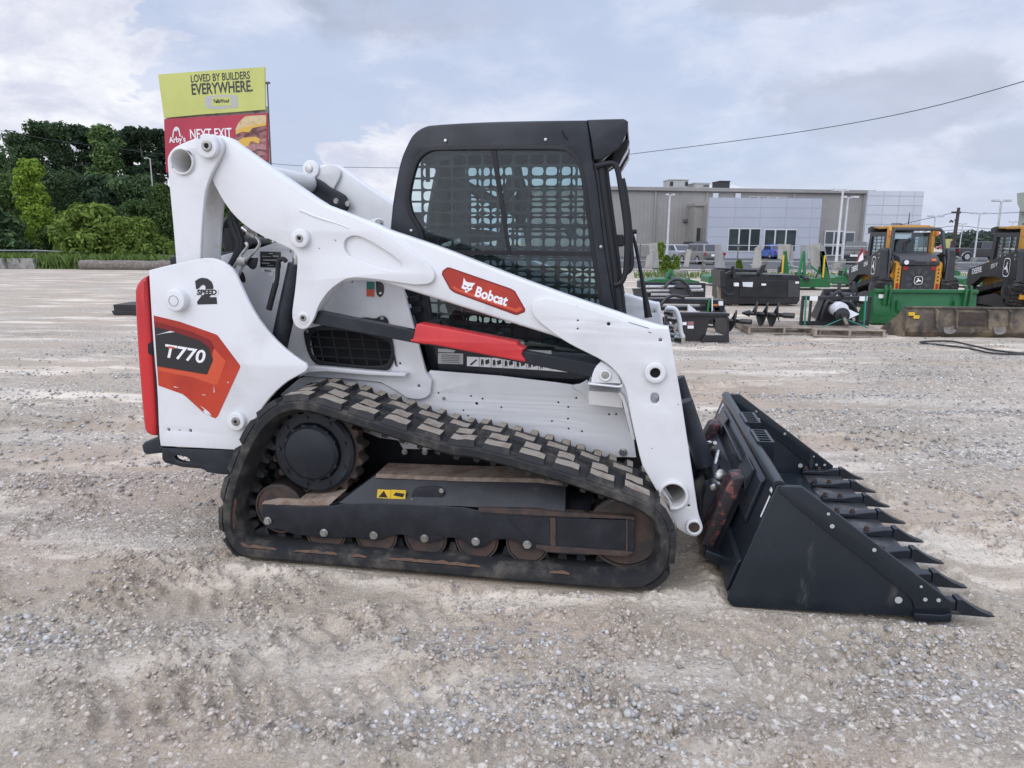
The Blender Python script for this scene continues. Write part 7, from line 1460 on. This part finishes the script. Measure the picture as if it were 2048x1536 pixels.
part('cross_strap', 'strap_green', AF, lambda b: b.tube([(cx_ - .42, -.40, .0), (cx_, -.345, .17), (cx_ + .46, -.38, .0)], .010, 6))
# small black grapple bucket standing behind the frame
q = frame(1672, 640); SB = empty('black_bucket', 'small black bucket with upright pins behind the wrapped auger drive', 'bucket', q.loc, 0); xa, za = q(1650, 578); xb, _ = q(1718, 578)
part('shell', 'attach_black', SB, lambda b: b.prism([(0, .05), (.05, za), (.10, za), (.06, .08), (.6, .05), (.6, 0)], xa, xb, 'x'), .004); part('cross_tube', 'hood_grey', SB, lambda b: b.cyl((xa + .1, -.05, za - .12), (xb - .1, -.05, za - .12), .055, n=14)); part('side_wall', 'hood_grey', SB, lambda b: b.prism([(0, .05), (.05, za), (.6, .05)], xa - .015, xa - .002, 'x'))
for px in (1677, 1705): x, z = q(px, 563); part('pin', 'hood_grey', SB, lambda b: b.box(x - .025, x + .025, -.1, -.02, za - .3, z), .005); part('white_tag', 'decal_white', SB, lambda b: b.box(x - .06, x - .04, -.11, -.05, za - .35, za - .12))
# open black bucket close behind the loader
q = frame(1400, 684, R(3)); OB = empty('black_bucket', 'black bucket with a rectangular gap and printed stickers, just behind the loader front', 'bucket', q.loc, q.rot); P_ = lambda pts: q.L(pts)
part('face_plate', 'attach_black', OB, lambda b: b.prism(P_([(1330, 627), (1456, 627), (1456, 635), (1420, 637), (1412, 668), (1412, 682), (1330, 681)]), 0, .05), .004); part('lower_edge', 'attach_black', OB, lambda b: b.prism(P_([(1408, 670), (1456, 671), (1456, 684), (1400, 683)]), -.06, .04), .006); part('side_bar', 'attach_black', OB, lambda b: b.prism(P_([(1452, 634), (1456, 634), (1456, 672), (1452, 672)]), -.05, .55)); part('top_rail', 'attach_black', OB, lambda b: b.prism(P_([(1330, 624), (1457, 626), (1457, 632), (1330, 630)]), -.06, .10), .006); part('back_shell', 'attach_black', OB, lambda b: b.prism(P_([(1330, 640), (1410, 641), (1408, 682), (1330, 681)]), .3, .6))
for (a, b_, c_, d_, m_) in ((1365, 1373, 644, 650, 'decal_white'), (1375, 1387, 643, 649.5, 'poster_red'), (1375, 1387, 651, 657, 'decal_white')): part('sticker', m_ if m_ != 'poster_red' else 'meat_pink', OB, lambda b: b.prism(P_([(a, c_), (b_, c_), (b_, d_), (a, d_)]), -.006, .01))
# long black attachment behind it
q = frame(1380, 655); LB = empty('grader_attachment', 'long black attachment with silver rams lying behind the open black bucket', 'attachment', q.loc, 0); P_ = lambda pts: q.L(pts)
part('beam', 'attach_black', LB, lambda b: b.prism(P_([(1290, 596), (1420, 598), (1420, 608), (1290, 606)]), -.1, .2), .01); part('end_box', 'attach_black', LB, lambda b: b.prism(P_([(1412, 600), (1450, 600), (1450, 650), (1412, 648)]), 0, .5), .01); part('frame', 'attach_black', LB, lambda b: b.prism(P_([(1290, 614), (1440, 614), (1440, 622), (1290, 621)]), .0, .4), .01)
part('orange_sticker', 'lens_amber', LB, lambda b: b.prism(P_([(1423, 608), (1435, 608), (1435, 612), (1423, 612)]), -.006, .01)); part('white_sticker', 'decal_white', LB, lambda b: b.prism(P_([(1437, 602), (1446, 602), (1446, 611), (1437, 611)]), -.006, .01)); part('hydraulic_hose', 'attach_black', LB, lambda b: b.tube(smooth_path([(*q(1314, 612)[:1], -.2, q(1314, 612)[1]), (q(1335, 592)[0], -.2, q(1335, 592)[1] + .05), (q(1365, 594)[0], -.15, q(1365, 594)[1])]), .035, 8)); part('white_cover', 'plastic_wrap', LB, lambda b: b.prism(P_([(1370, 606), (1384, 616), (1394, 628), (1371, 627)]), -.25, -.15), .02); part('strap', 'green_bright', LB, lambda b: b.prism(P_([(1414, 595), (1417, 595), (1413, 630), (1409, 630)]), -.13, -.11)); part('white_bar', 'decal_white', LB, lambda b: b.prism(P_([(1420, 596), (1422, 596), (1422, 628), (1420, 628)]), -.13, -.11))
# rake / snow blade group
q = frame(1340, 622); RK = empty('snow_blade', 'black angled blade with silver cylinders and hoses below the green tiller', 'attachment', q.loc, 0); P_ = lambda pts: q.L(pts)
part('blade', 'attach_black', RK, lambda b: b.prism(P_([(1285, 565), (1416, 567), (1415, 596), (1285, 596)]), .2, .28), .006)
for (a, b_) in (((1290, 573), (1400, 573)), ((1290, 581), (1404, 579)), ((1300, 588), (1380, 588))): A, B = q(*a), q(*b_); part('ram', 'steel', RK, lambda b: b.cyl((A[0], -.1, A[1]), (B[0], -.1, B[1]), .04, n=10))
for (a, b_, c_, d_) in ((1348, 1365, 563, 574), (1272, 1284, 560, 574)): part('valve_block', 'hood_grey', RK, lambda b: b.prism(P_([(a, c_), (b_, c_), (b_, d_), (a, d_)]), -.3, -.1), .01)
for (a, b_, c_, d_) in ((1336, 1376, 576, 590), (1262, 1284, 576, 592)): part('mount_plate', 'hood_grey', RK, lambda b: b.prism(P_([(a, c_), (b_, c_), (b_ + 2, d_), (a + 4, d_)]), -.2, -.12), .01)
part('hose', 'attach_black', RK, lambda b: b.tube(smooth_path([(q(1322, 575)[0], -.3, q(1322, 575)[1]), (q(1340, 556)[0], -.3, q(1340, 556)[1]), (q(1365, 560)[0], -.3, q(1365, 560)[1]), (q(1378, 592)[0], -.3, q(1378, 592)[1])]), .04, 8))
# black box broom
q = frame(1525, 612, R(2)); BX = empty('black_sweeper', 'big square black sweeper bucket with hoses standing on blocks', 'attachment', q.loc, q.rot); P_ = lambda pts: q.L(pts)
part('housing', 'attach_black', BX, lambda b: b.prism(P_([(1446, 547), (1598, 550), (1601, 560), (1600, 600), (1594, 609), (1452, 608), (1444, 595)]), 0, .9), .02); part('front_panel', 'attach_black', BX, lambda b: b.prism(P_([(1480, 560), (1573, 561), (1573, 595), (1478, 594)]), -.025, .01), .01); part('end_panel', 'hood_grey', BX, lambda b: b.prism(P_([(1576, 560), (1599, 562), (1598, 594), (1576, 594)]), -.012, .01), .004); part('side_frame', 'attach_black', BX, lambda b: b.prism(P_([(1436, 540), (1446, 540), (1446, 572), (1436, 572)]), -.2, .5), .01); part('top_frame', 'attach_black', BX, lambda b: b.prism(P_([(1438, 536), (1540, 541), (1540, 546), (1438, 545)]), .2, .5), .01); part('mast', 'attach_black', BX, lambda b: b.prism(P_([(1512, 546), (1522, 530), (1530, 528), (1528, 536), (1518, 552)]), -.1, 0), .01)
for k in range(6):
    for x0_ in (1484, 1540): x, z = q(x0_ + k * 4.5, 552); part('vent_hole', 'black_deep', BX, lambda b: b.prism(circ(x, z, .03, 10), -.004, .003))
part('hose_loop', 'attach_black', BX, lambda b: b.tube([(q(1458, 568)[0] + .22 * math.cos(a), -.08, q(1458, 566)[1] + .30 * math.sin(a)) for a in np.linspace(.6, 5.2, 18)], .035, 8)); part('hose_stack', 'attach_black', BX, lambda b: b.tube([(q(1463, 535)[0], -.1, q(1463, 532)[1]), (q(1466, 556)[0], -.1, q(1466, 556)[1])], .05, 8)); part('white_valve', 'decal_white', BX, lambda b: b.prism(P_([(1465, 565), (1474, 565), (1474, 572), (1465, 572)]), -.16, -.06), .01); part('paper_tag', 'plastic_wrap', BX, lambda b: b.prism(P_([(1484, 564), (1505, 564), (1504, 574), (1485, 573)]), -.04, -.03)); part('white_sticker', 'decal_white', BX, lambda b: b.prism(P_([(1590, 563), (1597, 563), (1597, 567), (1590, 567)]), -.03, -.013)); part('white_sticker', 'decal_white', BX, lambda b: b.prism(P_([(1522, 567), (1531, 567), (1531, 571), (1522, 571)]), -.04, -.026)); part('wood_block', 'pallet_wood', BX, lambda b: (b.prism(P_([(1466, 609), (1480, 609), (1480, 613), (1466, 613)]), .1, .8), b.prism(P_([(1560, 609), (1576, 609), (1576, 613), (1560, 613)]), .1, .8))); part('wood_post', 'pallet_wood', BX, lambda b: b.prism(P_([(1438, 573), (1445, 573), (1449, 600), (1440, 600)]), .1, .2))
# green mowers and tillers
def mower(label, px, py, x0, x1, top, blades, name='rotary_mower', tag_=None):
    q = frame(px, py); o = empty(name, label, 'mower', q.loc, 0, 'green mowers and tillers'); P_ = lambda pts: q.L(pts); w = (q(x1, py)[0] - q(x0, py)[0]); xa = q(x0, py)[0]; hh = q(px, top)[1]
    part('deck', 'green_paint', o, lambda b: b.prism([(xa, .12), (xa + w, .12), (xa + w, .34), (xa + w * .8, .42), (xa + w * .2, .42), (xa, .34)], -.6, .6), .02)
    part('gearbox', 'attach_black', o, lambda b: b.box(xa + w * .44, xa + w * .56, -.15, .15, .42, .62), .02); part('drive_shaft', 'attach_black', o, lambda b: b.cyl((xa + w * .5, -.15, .52), (xa + w * .5, -.85, .40), .07, n=12)); part('tail_wheel', 'tyre', o, lambda b: b.lathe((xa + w * .9, .6, .2), [(.08, 0), (.2, 0), (.2, .12), (.08, .12)], 'x', 18))
    part('hitch_mast', 'green_bright', o, lambda b: (b.prism([(xa + w * .40, .42), (xa + w * .46, .42), (xa + w * .50, hh), (xa + w * .47, hh)], -.35, -.28), b.prism([(xa + w * .60, .42), (xa + w * .54, .42), (xa + w * .50, hh), (xa + w * .53, hh)], -.27, -.20)), .005); part('skirt', 'green_paint', o, lambda b: b.box(xa + .01, xa + w - .01, -.64, -.605, .10, .30), .005)
    for u, m_ in blades: part('wing', m_, o, lambda b: b.prism([(xa + w * u, .38), (xa + w * u + .30, .40), (xa + w * u + .12 * (1 if u < .5 else -1), hh), (xa + w * u + .02 * (1 if u < .5 else -1), hh)], -.5, -.40), .01); part('wing_brace', 'green_bright', o, lambda b: [b.tube([(xa + w * u + .15, -.45, .42), (xa + w * (.5 + (u - .5) * .5), -.2, hh * .62)], .035, 6), b.tube([(xa + w * u + .1, .3, .42), (xa + w * u + .05, -.4, hh * .8)], .03, 6)]); part('blade_guard', 'hood_grey', o, lambda b: b.box(xa + w * u - .10, xa + w * u + .18, -.40, -.30, hh * .45, hh * .60)); part('belt_guard', 'decal_yellow', o, lambda b: b.box(xa + w * u - .02, xa + w * u + .03, -.54, -.505, .45, hh * .9))
    return o
mower('green folding mower with raised wings behind the black sweeper', 1592, 578, 1545, 1645, 502, ((.06, 'green_paint'), (.86, 'green_paint'))); mower('green tiller showing above the black blade left of the sweeper', 1330, 580, 1282, 1390, 538, (), 'green_tiller'); mower('small green box scraper close to the left end of the sweeper', 1425, 570, 1408, 1440, 545, (), 'box_scraper'); mower('green mower deck between the stone slabs and the left yellow loader', 1675, 572, 1650, 1712, 532, (), 'rotary_mower'); mower('green mower deck seen between the two yellow loaders', 1950, 574, 1905, 1990, 555, (), 'rotary_mower'); mower('green mower partly hidden right of the fan-grille loader', 1888, 556, 1862, 1905, 538, (), 'rotary_mower')
# stone slabs on racks
SL = [('pale upright stone slab with black rack hooks at far left of the racks', [(1300, 487), (1317, 486), (1319, 536), (1303, 536)], 'stone_slab', 40), ('rough stone slab leaning left in front of the pale one', [(1296, 512), (1309, 505), (1304, 536), (1290, 536)], 'stone_slab', 38), ('dark thin slab leaning beside the rough one', [(1306, 501), (1313, 501), (1316, 536), (1305, 536)], 'stone_grey', 39.5), ('stone slab on a wooden easel in front of the cars', [(1377, 498), (1386, 500), (1378, 534), (1368, 534)], 'stone_slab', 38), ('grey arched slab pair leaning together before the panel front', [(1434, 490), (1446, 488), (1452, 536), (1430, 536)], 'stone_grey', 39), ('rough pale slab leaning left of the green mower', [(1514, 497), (1527, 488), (1524, 536), (1505, 536)], 'stone_slab', 39), ('large pale stone slab behind the folding mower', [(1561, 488), (1587, 489), (1582, 522), (1558, 518)], 'stone_slab', 42), ('narrow dark slab right of the large pale slab', [(1588, 490), (1591, 492), (1588, 530), (1582, 530)], 'stone_grey', 41.8), ('bluish grey slab leaning near the thick light pole', [(1607, 490), (1622, 490), (1617, 530), (1602, 530)], 'stone_grey', 42), ('tall pale slab at right end of the racks', [(1625, 489), (1649, 487), (1637, 548), (1625, 530)], 'stone_slab', 36), ('dark rounded slab edge at the right end of the racks', [(1648, 488), (1656, 494), (1660, 552), (1643, 552)], 'stone_grey', 35.5)]
for lb, pts_, m_, d_ in SL:
    r = FR(pts_[0][0], d_); P3 = [(x, max(z, .0)) for x, z in r.L(pts_)]; mb = MB(); n = len(P3); mb.add([(x, .0 + (.35 * z / 1.6), z) for x, z in P3] + [(x, .09 + (.35 * z / 1.6), z) for x, z in P3], [tuple(range(n)), tuple(range(2 * n - 1, n - 1, -1))] + [(i, n + i, n + (i + 1) % n, (i + 1) % n) for i in range(n)])
    so = mesh('stone_slab', mb, m_, loc=r.loc, label=lb, cat='stone slab', group='stone slabs on display racks', bev=.01)
# rail fence on the right with posts
rf_ = frame(1500, 545); RFo = empty('rail_fence', 'two-rail pipe fence with wooden posts behind the equipment on the right', 'fence', rf_.loc, 0)
for k, (ya, yb) in enumerate(((521, 527), (540, 543))):
    A = rf_(1240, ya); B = rf_(2100, yb); part('rail', 'pipe_rail', RFo, lambda b: b.tube([(A[0], 0, A[1]), (B[0], 0, B[1])], .035, 8))
for px in (1281, 1409, 1533, 1654, 1780, 1914, 2040): A = rf_(px, 518); part('post', 'weathered_wood', RFo, lambda b: b.box(A[0] - .09, A[0] + .09, .04, .2, -.1, A[1]), .015)
tf = frame(1500, 530); TFo = empty('post_fence', 'thin single-rail fence with steel posts along the car park edge', 'fence', (tf.loc.x, tf.loc.y + 2, 0), 0)
A = tf(1240, 489); B = tf(1830, 494); part('rail', 'pole_white', TFo, lambda b: b.tube([(A[0], 0, A[1]), (B[0], 0, B[1])], .022, 6))
for px in (1290, 1339, 1444, 1493, 1598, 1660): A = tf(px, 490); part('post', 'trim_dark', TFo, lambda b: b.box(A[0] - .04, A[0] + .04, -.06, -.023, 0, A[1] + .08))
# planting along the fence
grass('verge_grass', 'rough green grass along the right-hand fence', 2600, 1270, 2100, 33.5, 37, .35)
for lb, px, d_, top, w_ in (('bright green sapling in front of the silver car', 1335, 37, 512, 26), ('small bright sapling right of the larger one', 1354, 37, 514, 16), ('feathery palm-like shrub beside the white light pole', 1321, 43, 485, 30), ('tiny green weed tuft by the fence before the shop windows', 1480, 36, 522, 14)): tree('young_shrub', lb, px, d_, top, w_, 'leaf_bush', 'tall', 'young shrubs by the right fence', low=.05, dens=.7)
# concrete blocks on the right
for (a, b_, yt, yb), lb in (((1352, 1373, 540, 556), 'grey concrete block behind the black blade hoses'), ((1842, 1898, 545, 575), 'grey concrete block right of the fan-grille loader'), ((1640, 1662, 545, 565), 'grey concrete block under the tall pale slab')): 
    xa, xb, d_, z = from_px(a, b_, yt, yb); part('concrete_block', 'concrete', None, lambda b: b.box(xa, xb, d_, d_ + .6, 0, z), .03, label=lb, cat='concrete block', group='concrete blocks by the right fence')
# cable on the ground, bucket behind the tail
pts_ = [(2090, 711), (2000, 706), (1930, 690), (1897, 683), (1830, 686), (1860, 690), (1940, 698), (1990, 712), (2100, 708)]; G_ = [gpt(*p_) + Vector((0, 0, .018)) for p_ in pts_]; o0 = G_[0].copy(); mb = MB(); mb.tube(smooth_path([g_ - o0 for g_ in G_], 2), .016, 8); mesh('ground_cable', mb, 'attach_black', loc=o0, label='black cable lying looped on the gravel at far right', cat='cable')
q = frame(262, 630); RB_ = empty('black_bucket', 'black bucket lying on the gravel behind the red tailgate', 'bucket', q.loc, 0); P_ = lambda pts: q.L(pts)
part('floor', 'attach_black', RB_, lambda b: b.prism(P_([(226, 609), (330, 610), (330, 622), (228, 622)]), 0, .8), .008); part('side_wall', 'attach_black', RB_, lambda b: b.prism(P_([(259, 622), (265, 584), (272, 580), (330, 580), (330, 622)]), .2, .25), .006); part('edge', 'attach_black', RB_, lambda b: b.prism(P_([(225, 621), (330, 623), (330, 630), (230, 630)]), -.05, .6), .006)
